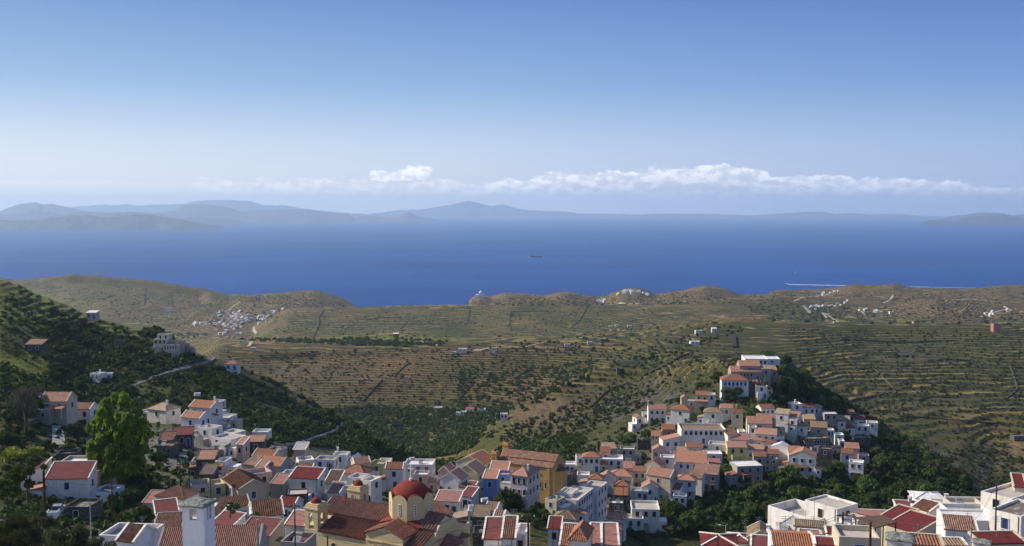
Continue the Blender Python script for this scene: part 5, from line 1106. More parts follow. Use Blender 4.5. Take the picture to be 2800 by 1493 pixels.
# ================================================================ poles, cables
TOPS={};PN={}
SHORT=dict(a='the thick dark pole',b='the balustrade pole',c='the slanting pole',d='the left crossarm pole',e='the right crossarm pole',f='the slim brown pole',g='the pole left of the church',h='the brown roof pole',j='the insulator pole',k='the short pole',l='the palm pole',m='the ochre church pole',o='the red roof pole',p='the school pole',r='the white building pole',s='the green shutter pole',u='the terrace wall pole',v='the church wall pole',w='the pole beyond the poplar')
def NM(k): return SHORT.get(k,'a pole')
def pole(key,n,x,y,D,w,label,mat='pole_wood',arms=1,name='utility_pole',cat='utility pole',lamp=False):
    u,v=zz(n,x,y); P=at(u,v,D); g=zground(P.x,P.y); hh=max(4,P.z-g); r=root(name,(P.x,P.y,P.z-hh),0,label,cat)
    mb=MB(); mb.tube((0,0,-1),(0,0,hh),w*.62,w*.45,8); mb.build('post',mat,r)
    if arms:
        q=MB()
        for k in range(arms): q.box(-.75,.75,-.06,.06,hh-.45-k*.55,hh-.33-k*.55)
        q.build('crossarm',mat,r); q=MB()
        for xx in (-.65,0,.65): q.tube((xx,0,hh-.33),(xx,0,hh-.12),.05,.04,6)
        q.build('insulators','paint_white',r)
    if lamp:
        q=MB(); q.beam((0,0,hh-.1),(-1.1,-.1,hh+.15),.06,.06); q.box(-1.5,-1.0,-.18,.04,hh+.1,hh+.22); q.build('lamp_arm','paint_white',r)
    TOPS[key]=Vector((P.x,P.y,P.z-.15)); return r
pole('a',1,332,800,95,.27,'thick dark wooden pole in front of the big white maroon-roofed house',arms=0)
pole('b',1,850,845,150,.20,'slim dark pole right of the balustraded terrace',arms=0)
pole('c',1,686,1040,110,.16,'pale slanting pole below the balustraded terrace','pole_grey',arms=0)
pole('d',1,1370,720,205,.22,'left of two electric poles with crossarms right of the poplar',arms=2)
pole('e',1,1437,640,215,.22,'right of two electric poles with crossarms right of the poplar',arms=2)
pole('f',2,699,1045,178,.17,'slim brown pole before the mottled brown roof',arms=0)
pole('g',2,948,1010,128,.18,'tall brown pole left of the domed church',arms=1)
pole('h',2,235,800,190,.16,'thin pole beside the long brown roof',arms=0)
pole('i',2,632,1150,112,.30,'grey flue pipe standing on the long tiled roof','pole_grey',arms=0,name='flue_pipe',cat='flue pipe')
pole('j',4,979,1022,104,.24,'tall wooden pole with insulators right of the domed church',arms=1)
pole('k',4,1345,1170,180,.16,'short pole below the tan hipped roof',arms=0)
pole('l',4,1250,1060,190,.14,'thin pole beside the palm',arms=0)
pole('m',4,1325,310,345,.22,'pole behind the ochre church on the town edge',arms=1)
pole('n',5,1193,1200,200,.13,'white lamp post against the gully trees','paint_white',arms=0,name='street_lamp',cat='street lamp',lamp=True)
pole('o',5,1125,1275,108,.18,'dark pole in front of the white-bordered red roof',arms=0)
pole('p',5,1122,440,400,.2,'pole in front of the school',arms=1)
pole('q',5,325,860,290,.16,'pole at the rose house by the institution',arms=0)
pole('r',7,2290,850,116,.24,'dark pole beside the taller white building, bottom right',arms=1)
pole('s',8,2195,292,128,.2,'tall dark pole in front of the green-shuttered house',arms=0)
pole('t',8,416,910,62,.17,'thick rusty brown post at the bottom right',arms=0,name='iron_post',cat='post')
pole('u',8,1838,900,90,.14,'grey pole before the long terrace wall, bottom right','pole_grey',arms=0)
pole('v',3,382,1262,118,.18,'short dark pole top in front of the church wall',arms=0)
pole('w',1,785,210,300,.2,'distant pole left of the poplar top',arms=1)
pole('x',3,462,260,330,.2,'pole behind the white roof terrace at the valley edge',arms=1)
pole('y',7,1852,600,157,.09,'thin aerial mast on the taller white building','metal_grey',arms=0,name='aerial_mast',cat='aerial')
pole('z',2,845,400,330,.18,'pole by the lower road behind the ruins',arms=1)
_cc={}
def cable(a,b,sag,label,off=(0,0,0)):
    k_=_cc.get((a,b),0); _cc[(a,b)]=k_+1; label=('lower cable from ' if k_ else 'cable from ')
    A=TOPS[a] if isinstance(a,str) else at(*a); B=TOPS[b] if isinstance(b,str) else at(*b); A=A+Vector(off); B=B+Vector(off)
    n=16; pts=[]
    for i in range(n+1):
        t=i/n; p=A.lerp(B,t); p.z-=4*sag*t*(1-t); pts.append(p)
    d=(B-A).normalized(); s_=d.cross(Vector((0,0,1))).normalized()*.017; V=[]
    for p in pts: V+=[tuple(p-s_),tuple(p+Vector((0,0,.028))),tuple(p+s_)]
    Q=[[i*3+k,i*3+(k+1)%3,i*3+3+(k+1)%3,i*3+3+k] for i in range(n) for k in range(3)]
    o_=mesh_np('overhead_cable',np.array(V),np.array(Q),(MT['cable'],)); tag(o_,label+NM(a)+' to '+NM(b),'cable')
LC='thin overhead cable from '
for a,b,s_,o_ in (('a','b',1.2,(0,0,0)),('a','c',.8,(0,0,-.6)),('b','g',2.5,(0,0,0)),('g','v',.6,(0,0,-4)),('g','j',1.8,(0,0,-1.2)),('g','j',2.2,(0,0,-3.0)),('j','k',1,(0,0,-.3)),('j','r',3.5,(0,0,-.4)),('j','r',3.8,(0,0,-1.6)),('d','e',.5,(0,0,0)),('e','h',1.2,(0,0,0)),('w','d',2,(0,0,0)),
    ('j','l',1.2,(0,0,0)),('o','r',1.0,(0,0,0)),('f','g',1,(0,0,0)),('u','s',.8,(0,0,0)),('r','u',.8,(0,0,0)),('b','j',3.6,(0,0,-1)),('v','j',1.5,(0,0,-.2)),('m','p',3,(0,0,0))): cable(a,b,s_,LC,o_)
# ================================================================ roads, tracks, walls
def strip(name,up,lo,mat,lift=.25,sub=10,kind='structure'):
    def res(pts,N):
        P=np.array(pts,float); d=np.r_[0,np.cumsum(np.hypot(*np.diff(P,axis=0).T))]; t=np.linspace(0,d[-1],N); return np.interp(t,d,P[:,0]),np.interp(t,d,P[:,1])
    N=len(up)*sub; a=res(up,N); b=res(lo,N); V=[];K=6
    for i in range(N):
        A=place(a[0][i],a[1][i],lift,Dmin=150); B=place(b[0][i],b[1][i],lift,Dmin=150)
        if A is None or B is None: A=B=(A or B or at(a[0][i],a[1][i],450))
        if abs(A.y-B.y)>45: B=A.copy() if A.y<B.y else B; A=A if A.y<=B.y else B
        for k in range(K+1):
            p=A.lerp(B,k/K); V.append((p.x,p.y,max(zground(p.x,p.y)+lift,min(A.z,B.z)-.3)))
    q=np.arange(N*(K+1)).reshape(N,K+1); Q=np.stack([q[:-1,:-1],q[1:,:-1],q[1:,1:],q[:-1,1:]],-1).reshape(-1,4)
    o_=mesh_np(name,np.array(V),Q,(MT[mat],),True)
    if kind: o_['kind']=kind
    return o_
Z_=lambda n,pts:[zz(n,*p) for p in pts]
strip('road',Z_(9,[(2010,840),(2060,850),(2090,870),(2075,905),(1950,932),(1760,980),(1600,1040),(1450,1090),(1380,1120),(1280,1170)]),Z_(9,[(2060,838),(2130,858),(2165,880),(2130,912),(1990,965),(1800,1008),(1620,1056),(1490,1106),(1400,1140),(1290,1192)]),'asphalt')  # upper road: hillside shade put into the darker asphalt colour
strip('road',Z_(2,[(1285,308),(1312,340),(1300,375),(1250,398),(1140,438),(1000,482),(870,512)]),Z_(2,[(1370,320),(1400,335),(1385,356),(1300,406),(1140,462),(1000,503),(870,530)]),'asphalt_pale')
strip('path',Z_(1,[(395,455),(400,530),(398,600)]),Z_(1,[(470,455),(490,530),(500,600)]),'concrete',.15)
strip('lane',Z_(4,[(380,640),(400,760),(380,860),(470,860)]),Z_(4,[(480,640),(470,760),(480,860),(560,860)]),'asphalt',.15)
strip('lane',Z_(4,[(1700,1080),(1640,1160),(1560,1240)]),Z_(4,[(1810,1090),(1760,1160),(1680,1240)]),'asphalt',.15)
strip('lane',Z_(3,[(855,700),(900,780),(940,880)]),Z_(3,[(900,720),(960,800),(965,900)]),'asphalt',.15)
def wall_line(n,pts,label,hgt=1.3,th=.9,mat='darkstone',name='dry_stone_wall',cat='stone wall',sub=14,white=False):
    if name=='dry_stone_wall' and th<3: hgt*=.7; th*=.6
    P=np.array(pts,float); d=np.r_[0,np.cumsum(np.hypot(*np.diff(P,axis=0).T))]; N=max(len(pts)*sub//2,4); t=np.linspace(0,d[-1],N)
    Q=[place(*zz(n,x,y),0,Dmin=150) for x,y in zip(np.interp(t,d,P[:,0]),np.interp(t,d,P[:,1]))]; Q=[q for q in Q if q is not None]
    if len(Q)<2: return
    D0=np.median([q.y for q in Q]); Q=[q for q in Q if abs(q.y-D0)<D0*.4]; mb=MB(); g=random.Random(len(pts)+int(P[0,0]))
    for i in range(len(Q)-1):
        a,b=Q[i],Q[i+1]; L_=(b-a).length
        if L_>D0*.12: continue
        dv=Vector((b.x-a.x,b.y-a.y,0)); dv.normalize(); s=Vector((-dv.y,dv.x,0))*th/2; ha,hb=hgt*g.uniform(.8,1.15),hgt*g.uniform(.8,1.15)
        mb.hull([a-s-Vector((0,0,1)),b-s-Vector((0,0,1)),b+s-Vector((0,0,1)),a+s-Vector((0,0,1))],[a-s+Vector((0,0,ha)),b-s+Vector((0,0,ha)),b+s+Vector((0,0,ha)),a+s+Vector((0,0,ha))])
    if mb.v: tag(mb.build(name,mat),label,cat)
W_=wall_line
W_(9,[(2170,880),(2130,915),(1990,968),(1800,1011),(1620,1059),(1490,1109)],'pale low wall along the outer edge of the upper road bend',.8,.5,'palestone','roadside_wall','low wall')
W_(2,[(1395,338),(1385,358),(1300,408),(1140,464),(1000,505),(870,532)],'pale low wall along the lower hillside road',.8,.5,'palestone','roadside_wall','low wall')
W_(11,[(2340,645),(2290,690),(2200,740),(2070,795),(1990,850),(1880,900),(1760,955)],'dark dry stone wall climbing the ridge left of the town hill',1.8,1.4)
W_(11,[(1640,1040),(1530,1050),(1440,1080),(1360,1150),(1300,1210),(1250,1255)],'dark dry stone wall descending the lower ridge',1.6,1.2)
W_(11,[(2340,648),(2450,670),(2576,685)],'dark dry stone wall running right from the ridge top',1.8,1.4)
W_(11,[(1345,1250),(1310,1290),(1290,1350)],'short dark stone wall low on the rocky slope',1.3,1.0)
W_(11,[(1240,280),(1190,370),(1150,440),(1060,510)],'field wall down the green ridge under the white villas',1.8,1.6)
W_(11,[(510,360),(495,430),(510,530)],'curved field wall on the far green ridge',1.8,1.6)
W_(11,[(510,355),(700,350),(860,352)],'level field wall on the far green ridge',1.8,1.6)
W_(11,[(125,320),(110,400),(95,470)],'straight field wall at the left of the far green ridge',1.8,1.6)
W_(10,[(1530,995),(1450,1080),(1350,1190)],'dark diagonal stone wall across the brown terraces',1.8,1.5)
W_(10,[(2400,1010),(2310,1100),(2250,1180)],'dark diagonal stone wall at the right of the brown terraces',1.6,1.3)
W_(10,[(1790,830),(1700,900),(1640,970)],'short diagonal wall above the brown terraces',1.6,1.3)
W_(10,[(980,335),(940,400),(935,480),(890,580),(870,640)],'long dark field wall down the left green slope',2.2,1.8)
W_(10,[(1270,420),(1400,430),(1500,410),(1700,405)],'level field wall over the left green slope',2,1.6)
W_(10,[(1770,440),(1740,480),(1700,515)],'short field wall in the middle of the far slope',1.8,1.5)
W_(12,[(1050,700),(1110,745),(1160,800),(1210,850),(1235,890)],'pale stone wall running down the right terraces',1.3,1.2,'stone')
W_(12,[(2090,690),(2120,760),(2150,860),(2110,900),(2060,940)],'pale stone wall with a kink at the far right terraces',1.3,1.2,'stone')
W_(12,[(850,970),(930,940),(1080,915),(1200,890)],'stone wall curving at the foot of the right terraces',1.4,1.2,'stone')
W_(12,[(1400,950),(1500,925),(1650,930)],'terrace wall in the middle of the right slope',1.5,1.2)
W_(12,[(1200,615),(1380,622),(1600,640),(1800,655)],'long shadowed terrace wall high on the right slope',2.2,1.4)
W_(12,[(720,440),(1000,500),(1300,515),(1700,500)],'upper terrace wall on the right slope',1.6,1.2)
W_(12,[(1310,1075),(1500,1085),(1800,1110),(2000,1130)],'lower terrace wall on the right slope',1.6,1.2)
W_(9,[(1160,250),(1060,280),(980,290)],'faint wall on the far left hill',2.4,2.0)
W_(9,[(1465,180),(1455,340)],'straight vertical wall on the far left hill',2.4,2.0)
W_(9,[(1690,215),(1735,330)],'second faint wall on the far left hill',2.4,2.0)
W_(6,[(880,590),(1000,585),(1130,570),(1280,580)],'high dark retaining wall under the pale blue house',5.5,1.0,'stone','retaining_wall','retaining wall')
W_(5,[(440,560),(560,545),(660,560)],'stone retaining wall below the leftmost hill houses',4.5,1.0,'stone','retaining_wall','retaining wall')
W_(4,[(1130,745),(1240,740),(1330,745)],'stone terrace wall under the ochre church',3,.8,'palestone','retaining_wall','retaining wall')
W_(4,[(1500,600),(1440,660),(1350,740)],'dark churchyard wall right of the ochre church',2.5,.8,'stone','retaining_wall','retaining wall')
W_(6,[(985,65),(990,110),(995,165)],'tall square stone mound on the ridge behind the town',2.2,4.0,'darkstone')
def track(n,pts,wm,mat,name='track',lift=.5):
    wm*=.6
    P=np.array(pts,float); d=np.r_[0,np.cumsum(np.hypot(*np.diff(P,axis=0).T))]; N=len(pts)*8; t=np.linspace(0,d[-1],N); xs=np.interp(t,d,P[:,0]);ys=np.interp(t,d,P[:,1]); V=[];prev=None
    Q=[place(*zz(n,x,y),lift,Dmin=150) for x,y in zip(xs,ys)]; Q=[q for q in Q if q is not None]
    for i,q in enumerate(Q):
        a=Q[max(0,i-1)];b=Q[min(len(Q)-1,i+1)]; dv=Vector((b.x-a.x,b.y-a.y,0)); dv.normalize(); s=Vector((-dv.y,dv.x,0))*wm/2
        for k in (-1,0,1): p=q+s*k; V.append((p.x,p.y,zground(p.x,p.y)+lift))
    q=np.arange(len(Q)*3).reshape(-1,3); A=np.stack([q[:-1,:-1],q[1:,:-1],q[1:,1:],q[:-1,1:]],-1).reshape(-1,4); o_=mesh_np(name,np.array(V),A,(MT[mat],)); o_['kind']='structure'
for n,p,w in ((12,[(540,232),(565,260),(592,292)],14),(12,[(685,290),(715,325)],10),(12,[(700,290),(760,330),(800,358)],9),(12,[(1215,158),(1190,195),(1140,215)],9),(12,[(2045,240),(2100,268),(2060,285)],9),(12,[(470,202),(545,168)],8),(12,[(580,168),(700,158),(800,118)],10),
    (10,[(325,490),(320,520),(345,555)],9),(10,[(300,630),(290,655),(270,675)],7),(10,[(1790,612),(1760,640),(1715,668)],5),(10,[(85,340),(140,290),(200,258)],8),(10,[(1920,1325),(1980,1315),(2060,1355),(2200,1368)],4),(11,[(150,710),(300,698)],7),(11,[(400,1330),(270,1374)],4),(11,[(1520,268),(1600,278),(1720,275)],14),(12,[(960,260),(1000,300)],8),(10,[(1830,595),(1900,630),(2050,665)],4),
    (11,[(600,690),(800,640),(1000,610),(1360,570)],4),(12,[(1600,195),(1800,185),(1960,200)],8),(12,[(1870,320),(1990,280),(2060,262)],9)):
    track(n,p,w,'paletrack' if w>6 else 'dusttrack')
# ================================================================ scattered far houses
def fhouse(n,x,y,w,h,label,wall='white',roof='F',rc='whiteflat',win='F1x2n',rot=0,**k):
    u,v=zz(n,x,y); P=place(u,v,h,Dmin=250)
    if n==12 and 340<y<395 and x<1900: h=3.0; w*=.8; P=place(u,v,h,Dmin=1350)
    if n==12 and x==1998: P=place(u,v,h,Dmin=1000)
    if P and P.y>1200 and h<8: h*=.72; w*=.66; P=place(u,v,h,Dmin=1250)
    house(n,x,y,w,h,rot,roof,wall,rc,label,D=(P.y if P else 900),win=win,**k)
f=fhouse
f(9,915,425,100,4,'small modern house with pale overhanging roof high on the left terraces','cream',roof='S',rc='whiteflat',rh=.7)
f(9,1610,690,140,6.5,'cream villa with pale roof above the road bend, left part','cream',win='F2x3n')
f(9,1640,640,120,8,'upper storey of the cream villa above the road bend','cream',win='F1x2n')
f(9,1715,745,150,5.0,'lower arcaded wing of the villa above the road bend','cream',win='F1x5n')
f(9,1780,705,110,6,'brown-walled wing of the villa above the road bend','beige',rc='screed')
f(9,1850,735,60,4,'end block of the villa above the road bend','pinkgrey',rc='screed')
f(9,950,1035,110,3.8,'white flat house with chimney in the shade of the left hillside',ch=[(.7,.5)],rot=-20)
f(9,1050,1040,130,3.0,'long low white wing in the shade of the left hillside',rot=12,win='F1x4n')
f(9,2325,940,130,4.0,'pink-roofed white house on the crest right of the road bend',roof='H',rc='pinkroof',win='F1x2n')
f(9,335,745,170,3.5,'tumbledown stone hut with brown roof on the left hillside','stone',roof='S',rc='brown')
f(9,1185,715,90,3.0,'small stone ruin on the bright green left terraces','stone',rc='schist',win='F1x2n')
f(9,1930,790,40,2.5,'tiny white shed at the road bend')
f(9,1690,375,55,12,'white round-looking building alone on the far left hill',rot=10)
f(2,655,405,140,3.4,'low white house with pale flat roof under the dark cliff')
f(10,1655,560,75,5,'dark barn with pale roof on the knoll','darkstone',roof='S',rc='whiteflat',rh=.8)
f(10,1285,325*0+690,1,1,'x') if False else None
f(10,2280,700,82,5,'white farmhouse on the terrace edge, left of the white cube')
f(10,2200,728,40,2.5,'low white shed beside the white farmhouse on the terrace edge')
f(10,315,690,40,4,'small white house by the green strip')
f(10,205,622,40,4,'little white hut near the valley track')
f(10,2290,1290,60,3.5,'white farm building left in the green valley')
f(10,2350,1270,80,3.5,'pink-roofed farm building in the green valley',roof='G',rc='pinkroof')
f(10,2050,1250,80,2.5,'long pale shed in the valley olive grove')
f(11,230,1268,75,3.4,'white farm building right in the green valley')
f(11,30,1300,80,2.4,'low white wall house in the green valley')
f(11,348,690,45,6,'white cube house on the pale track',ch=[(.1,.5)])
f(11,440,1312,70,5,'white cube house low in the valley by the path')
f(11,1500,472,50,6,'white house with dark side on the far ridge')
f(11,1445,482,60,3,'pale long shed beside the far ridge house')
f(11,1620,482,60,3,'pale shed right of the far ridge house')
f(11,1035,655,50,3.5,'small grey-roofed shed on the plateau',rc='greyflat')
f(11,1245,635,40,3,'tiny white hut below a tree on the plateau')
f(11,2235,632,85,3.6,'long white shed left of the ridge wall top')
f(11,2270,528,60,3.5,'long pale shed on the upper plateau')
f(11,2415,512,45,4,'small white house on the upper plateau',roof='G',rc='whiteflat')
f(11,1520,888,40,4.5,'square stone hut on the slope','stone',rc='schist',win='F1x1n')
f(11,1555,895,40,3.6,'dark stone lean-to beside the square hut','darkstone',rc='schist',win='')
f(12,1998,372,56,9,'square brick-red house on the far right skyline of the terraces','brickred',rc='pinkroof',win='F1x3n')
f(12,2165,1215,80,3.4,'low stone hut at the right edge of the terraces','stone',rc='schist')
f(12,858,482,60,2.8,'dark stone hut on the upper right terraces','darkstone',rc='schist',win='')
f(12,1740,392,50,4,'low white house on the far terrace edge')
f(12,1525,375,50,5,'small pale house beyond the terrace edge')
f(12,1380,358,50,5,'white-roofed house beyond the terrace edge')
f(12,1250,358,30,5,'tiny white cottage beyond the terrace edge')
f(12,780,356,45,5,'white house at the end of the zigzag track')
f(12,1205,280,45,7,'pair of white houses on the far right hillside')
f(12,810,118,26,6,'white chapel house on the far right crest')
f(10,1580,305,30,5,'white hut on the skyline of the left green ridge')
f(10,885,165,20,6,'small hut on the brown far headland')
f(6,645,105,78,3,'white greenhouse-like shed behind the ridge wall',D=None) if False else None
# islet chapel-lighthouse
def islet():
    u,v=zz(11,215,212); P=place(u,v,0,Dmin=2600); r=root('island_chapel',P,0,'white domed chapel on the brown islet at the harbour mouth','chapel')
    mb=MB(); mb.box(-14,14,-6,8,-6,7); mb.box(-4,10,-5,7,7,12); mb.build('wall','white',r); q=MB(); q.dome((3,1,12),6,7,16,6); q.build('dome','whiteflat',r,True)
    q=MB(); q.box(-1,1,-6.1,-6,-1,3); q.build('door','wood_blue',r)
islet()
# distant villages: three little house kinds, copied with their parts
def proto(kind):
    r=root('village_house',(0,0,0),0,'x','house'); mb=MB(); W=9
    if kind==0: mb.box(-4.5,4.5,0,7,-4,5.6); wall='white'
    elif kind==1: mb.box(-4.5,4.5,0,7,-4,5.0); wall='white'
    elif kind==2: mb.box(-6,6,0,7,-4,6.2); mb.box(-2,6,1,7,6.2,9); wall='white'
    else: mb.box(-4,4,0,6,-4,5); wall='cream'
    mb.build('wall',wall,r); q=MB()
    if kind in (1,3):
        a=4.8; q.slab([(-a,-.3,5.05),(a,-.3,5.05),(a,3.4,6.9),(-a,3.4,6.9)],.2); q.slab([(a,7.3,5.05),(-a,7.3,5.05),(-a,3.4,6.9),(a,3.4,6.9)],.2); q.build('roof','terra',r)
    elif kind==0: q.box(-4.3,4.3,.2,6.8,5.605,5.65); q.build('roof','whiteflat',r)
    else: q.box(-5.8,-2.05,.2,6.8,6.205,6.25); q.box(-1.8,5.8,1.2,6.8,9.004,9.05); q.build('roof','whiteflat',r)
    for x in (-2.4,0.2,2.6): link('window',win_mesh(1.1,1.5,'n'),r,(x,-.004,1.9),0)
    return r
PR=[proto(k) for k in range(4)]
VL=['small white flat-roofed house in the %s','small white house with red roof in the %s','larger white stepped house in the %s','small cream house with red roof in the %s']
def village(zones,where,group,seed,smin,scale=(.6,.95),kinds=(0,0,0,1,2,3)):
    g=np.random.default_rng(seed); used=[]
    for n,poly,cnt in zones:
        m_=0
        for u,v in poly_pts([zz(n,*p) for p in poly],cnt*12,seed):
            if m_>=cnt: break
            if any((u-a)**2*1.0+((v-b)*1.9)**2<smin**2 for a,b in used): continue
            P=place(u,v,0,Dmin=1200)
            if P is None: continue
            used.append((u,v)); k=kinds[int(g.integers(0,len(kinds)))]; o_=dup_tree(PR[k]) 
            o_.location=P; o_.rotation_euler=(0,0,float(g.uniform(-.7,.7))); s=float(g.uniform(*scale)); o_.scale=(s,s,s); o_['label']=VL[k]%where; o_['group']=group+{0:', flat',1:', red-roofed',2:', stepped',3:', cream'}[k]; m_+=1
village([(9,[(2230,410),(2330,410),(2520,440),(2560,500),(2460,520),(2400,600),(2280,590),(2200,560),(1930,560),(1920,530),(2080,520),(2160,450)],70),(10,[(150,360),(230,400),(300,440),(200,500),(60,480),(0,400)],22),(10,[(500,350),(620,325),(600,350),(460,420),(440,470),(300,470),(340,410),(450,380)],20),(9,[(1720,640),(2200,600),(2500,640),(2300,660),(1750,670)],8)],'distant bay village','houses of the distant bay village',31,5.2)
village([(12,[(560,235),(680,240),(860,210),(920,180),(850,230),(700,262),(600,270)],13),(12,[(930,255),(1080,270),(1180,290),(1000,290)],6),(12,[(1880,315),(2010,270),(2110,275),(2000,300),(1900,330)],6),(12,[(640,160),(800,120),(700,160)],4)],'hamlet on the far right hillside','houses of the hamlet on the far right hillside',32,7,(.5,.8),(0,0,2))
village([(11,[(1500,195),(1560,165),(1650,160),(1800,180),(1840,205),(1700,190),(1560,195)],10),(11,[(1310,250),(1400,250),(1420,268),(1300,268)],4)],'villa cluster on the far coastal hill','villas on the far coastal hill',33,5,(.7,1.1),(0,2,2))
for k in PR:
    for c in list(k.children_recursive): bpy.data.objects.remove(c)
    bpy.data.objects.remove(k)
# ================================================================ boats
def seaP(u,v): r,k=ray(u,v); D=-CAMZ/k; return Vector((r*D,D,0))
mat_plain('hull_dark',(0.05,0.055,0.075),(0.035,0.04,0.055),.1,.5); mat_plain('foam',(0.72,0.78,0.82),(0.30,0.42,0.60),.05,.8,lo=.45,hi=.75)
P=seaP(1467,703); r=root('cargo_ship',P,0,'dark low cargo ship heading right on the open sea','ship'); L=39
mb=MB(); mb.hull([(-L,-6,-1),(L*.9,-6,-1),(L*.97,0,-1),(L*.9,6,-1),(-L,6,-1)],[(-L*1.02,-6.5,6),(L*.92,-6.5,7.5),(L*1.05,0,8.5),(L*.92,6.5,7.5),(-L*1.02,6.5,6)]); mb.build('hull','hull_dark',r)
mb=MB(); mb.box(-L*.92,-L*.66,-5,5,6,16); mb.box(-L*.88,-L*.7,-3,3,16,20); mb.build('bridge','grey',r); mb=MB()
for x in (-.4,-.05,.3,.62): mb.box(L*x-8,L*x+5,-4.5,4.5,6.2,9.0)
mb.build('hatches','metal_grey',r)
def wake(pts,w0,w1,label):
    V=[];n=40
    P=np.array(pts,float); t=np.linspace(0,1,n); us=np.interp(t,np.linspace(0,1,len(P)),P[:,0]); vs=np.interp(t,np.linspace(0,1,len(P)),P[:,1])
    for i in range(n):
        q=seaP(us[i],vs[i]); w=w0+(w1-w0)*t[i]; w*=random.uniform(.75,1.25)
        V+=[(q.x,q.y-w/2,.25),(q.x,q.y+w/2,.25)]
    q=np.arange(2*n).reshape(n,2); Q=np.stack([q[:-1,0],q[1:,0],q[1:,1],q[:-1,1]],-1); o_=mesh_np('boat_wake',np.array(V),Q,(MT['foam'],)); o_['kind']='stuff'
wake([(1450,703.2),(1410,703.6),(1370,704)],16,5,'')
P=seaP(2177,748); r=root('sailing_boat',P,.5,'tiny white sailing boat alone on the sea','sailing boat'); mb=MB(); mb.hull([(-6,-1.2,-.4),(4,-1.2,-.4),(6,0,-.4),(4,1.2,-.4),(-6,1.2,-.4)],[(-6.5,-1.8,1.3),(4.5,-1.8,1.4),(8,0,1.7),(4.5,1.8,1.4),(-6.5,1.8,1.3)]); mb.build('hull','paint_white',r)
mb=MB(); mb.hull([(-5,-.05,2.4),(1,-.05,2.4),(1,-.05,16)],[(-5,.6,2.4),(1,.1,2.4),(1,.1,16)]); mb.build('mainsail','paint_white',r); mb=MB(); mb.hull([(1.5,-.05,2),(7,-.05,1.9),(1.4,-.05,14)],[(1.5,.3,2),(7,.1,1.9),(1.4,.1,14)]); mb.build('jib','paint_white',r); mb=MB(); mb.tube((1.2,0,1),(1.2,0,17),.15,.1,6); mb.build('mast','paint_white',r)
P=seaP(2152,777.5); r=root('speedboat',P,math.pi,'white speedboat drawing a long white wake to the right','speedboat'); mb=MB(); mb.hull([(-9,-2.2,-.5),(5,-2.2,-.5),(8,0,-.5),(5,2.2,-.5),(-9,2.2,-.5)],[(-9.5,-2.8,2.2),(6,-2.8,2.6),(12,0,3.1),(6,2.8,2.6),(-9.5,2.8,2.2)]); mb.build('hull','paint_white',r)
mb=MB(); mb.hull([(-5,-1.9,2.2),(3,-1.9,2.3),(3,1.9,2.3),(-5,1.9,2.2)],[(-4,-1.5,4.6),(1.5,-1.5,4.4),(1.5,1.5,4.4),(-4,1.5,4.6)]); mb.build('cabin','paint_white',r)
wake([(2155,778),(2260,780),(2420,783),(2560,785.5),(2700,788)],24,5,'')
# parked pickup, sign, water tanks, satellite dish, canopy
def pickup():
    u,v=zz(1,415,1160); P=at(u,v,178); g=zground(P.x,P.y); r=root('parked_pickup',(P.x,P.y,max(g,P.z)),math.radians(12),'pale grey pickup van parked beside the wooden pole','pickup'); 
    mb=MB(); mb.box(-.95,.95,0,4.8,.45,1.05); mb.hull([(-.9,1.4,1.05),(.9,1.4,1.05),(.9,3.4,1.05),(-.9,3.4,1.05)],[(-.75,1.7,1.75),(.75,1.7,1.75),(.75,3.1,1.75),(-.75,3.1,1.75)]); mb.build('body','metal_grey',r)
    mb=MB(); mb.box(-.97,-.87,-2.3,0,.9,1.7); mb.box(.87,.97,-2.3,0,.9,1.7); mb.box(-.97,.97,-2.35,-2.3,.9,1.7); mb.box(-.95,.95,-2.3,0,.55,.9)
    mb.build('cargo_bed','paint_white',r); mb=MB(); mb.box(-.7,.7,1.36,1.72,1.12,1.6); mb.build('rear_window','glass_dark',r)
    for x in (-.9,.9):
        for y in (-1.4,3.7): q=MB(); q.tube((x-.1,y,.36),(x+.1,y,.36),.36,.36,14); q.build('wheel','cable',r)
pickup()
def sign():
    u,v=zz(1,505,1010); P=at(u,v,182); r=root('no_parking_sign',(P.x,P.y,P.z-2.2),0,'round red and blue no parking sign before the big white wall','road sign'); mb=MB(); mb.tube((0,0,-.8),(0,0,2.4),.04,.04,6); mb.build('post','metal_grey',r)
    n=20; mb=MB(); mb.m=0; mb.hull([(.38*math.cos(6.283*i/n),0,2.2+.38*math.sin(6.283*i/n)) for i in range(n)],[(.38*math.cos(6.283*i/n),-.03,2.2+.38*math.sin(6.283*i/n)) for i in range(n)]); mb.m=1; mb.poly(*[(.29*math.cos(6.283*i/n),-.035,2.2+.29*math.sin(6.283*i/n)) for i in range(n)]); mb.m=0; mb.beam((-.22,-.045,2.42),(.22,-.045,1.98),.02,.08); mb.build('disc',['red','wood_blue'],r)
sign()
def canopy():
    D=112; P=[at(*zz(8,x,y),D+dd_) for x,y,dd_ in ((195,845,3),(480,990,-2),(780,915,0),(600,812,6))]; c=sum(P,Vector())/4; g=zground(c.x,c.y); r=root('reed_canopy',(c.x,c.y,g),0,'brown reed canopy on posts left of the striped red roofs','canopy')
    q=[p-Vector((c.x,c.y,g)) for p in P]; mb=MB(); mb.slab([tuple(v) for v in q],.12); mb.build('canopy_cover','reed',r)
    for v in q: mb=MB(); mb.beam((v.x*.96,v.y*.96,0),(v.x*.96,v.y*.96,v.z-.13),.12,.12); mb.build('post','pole_wood',r)
canopy()
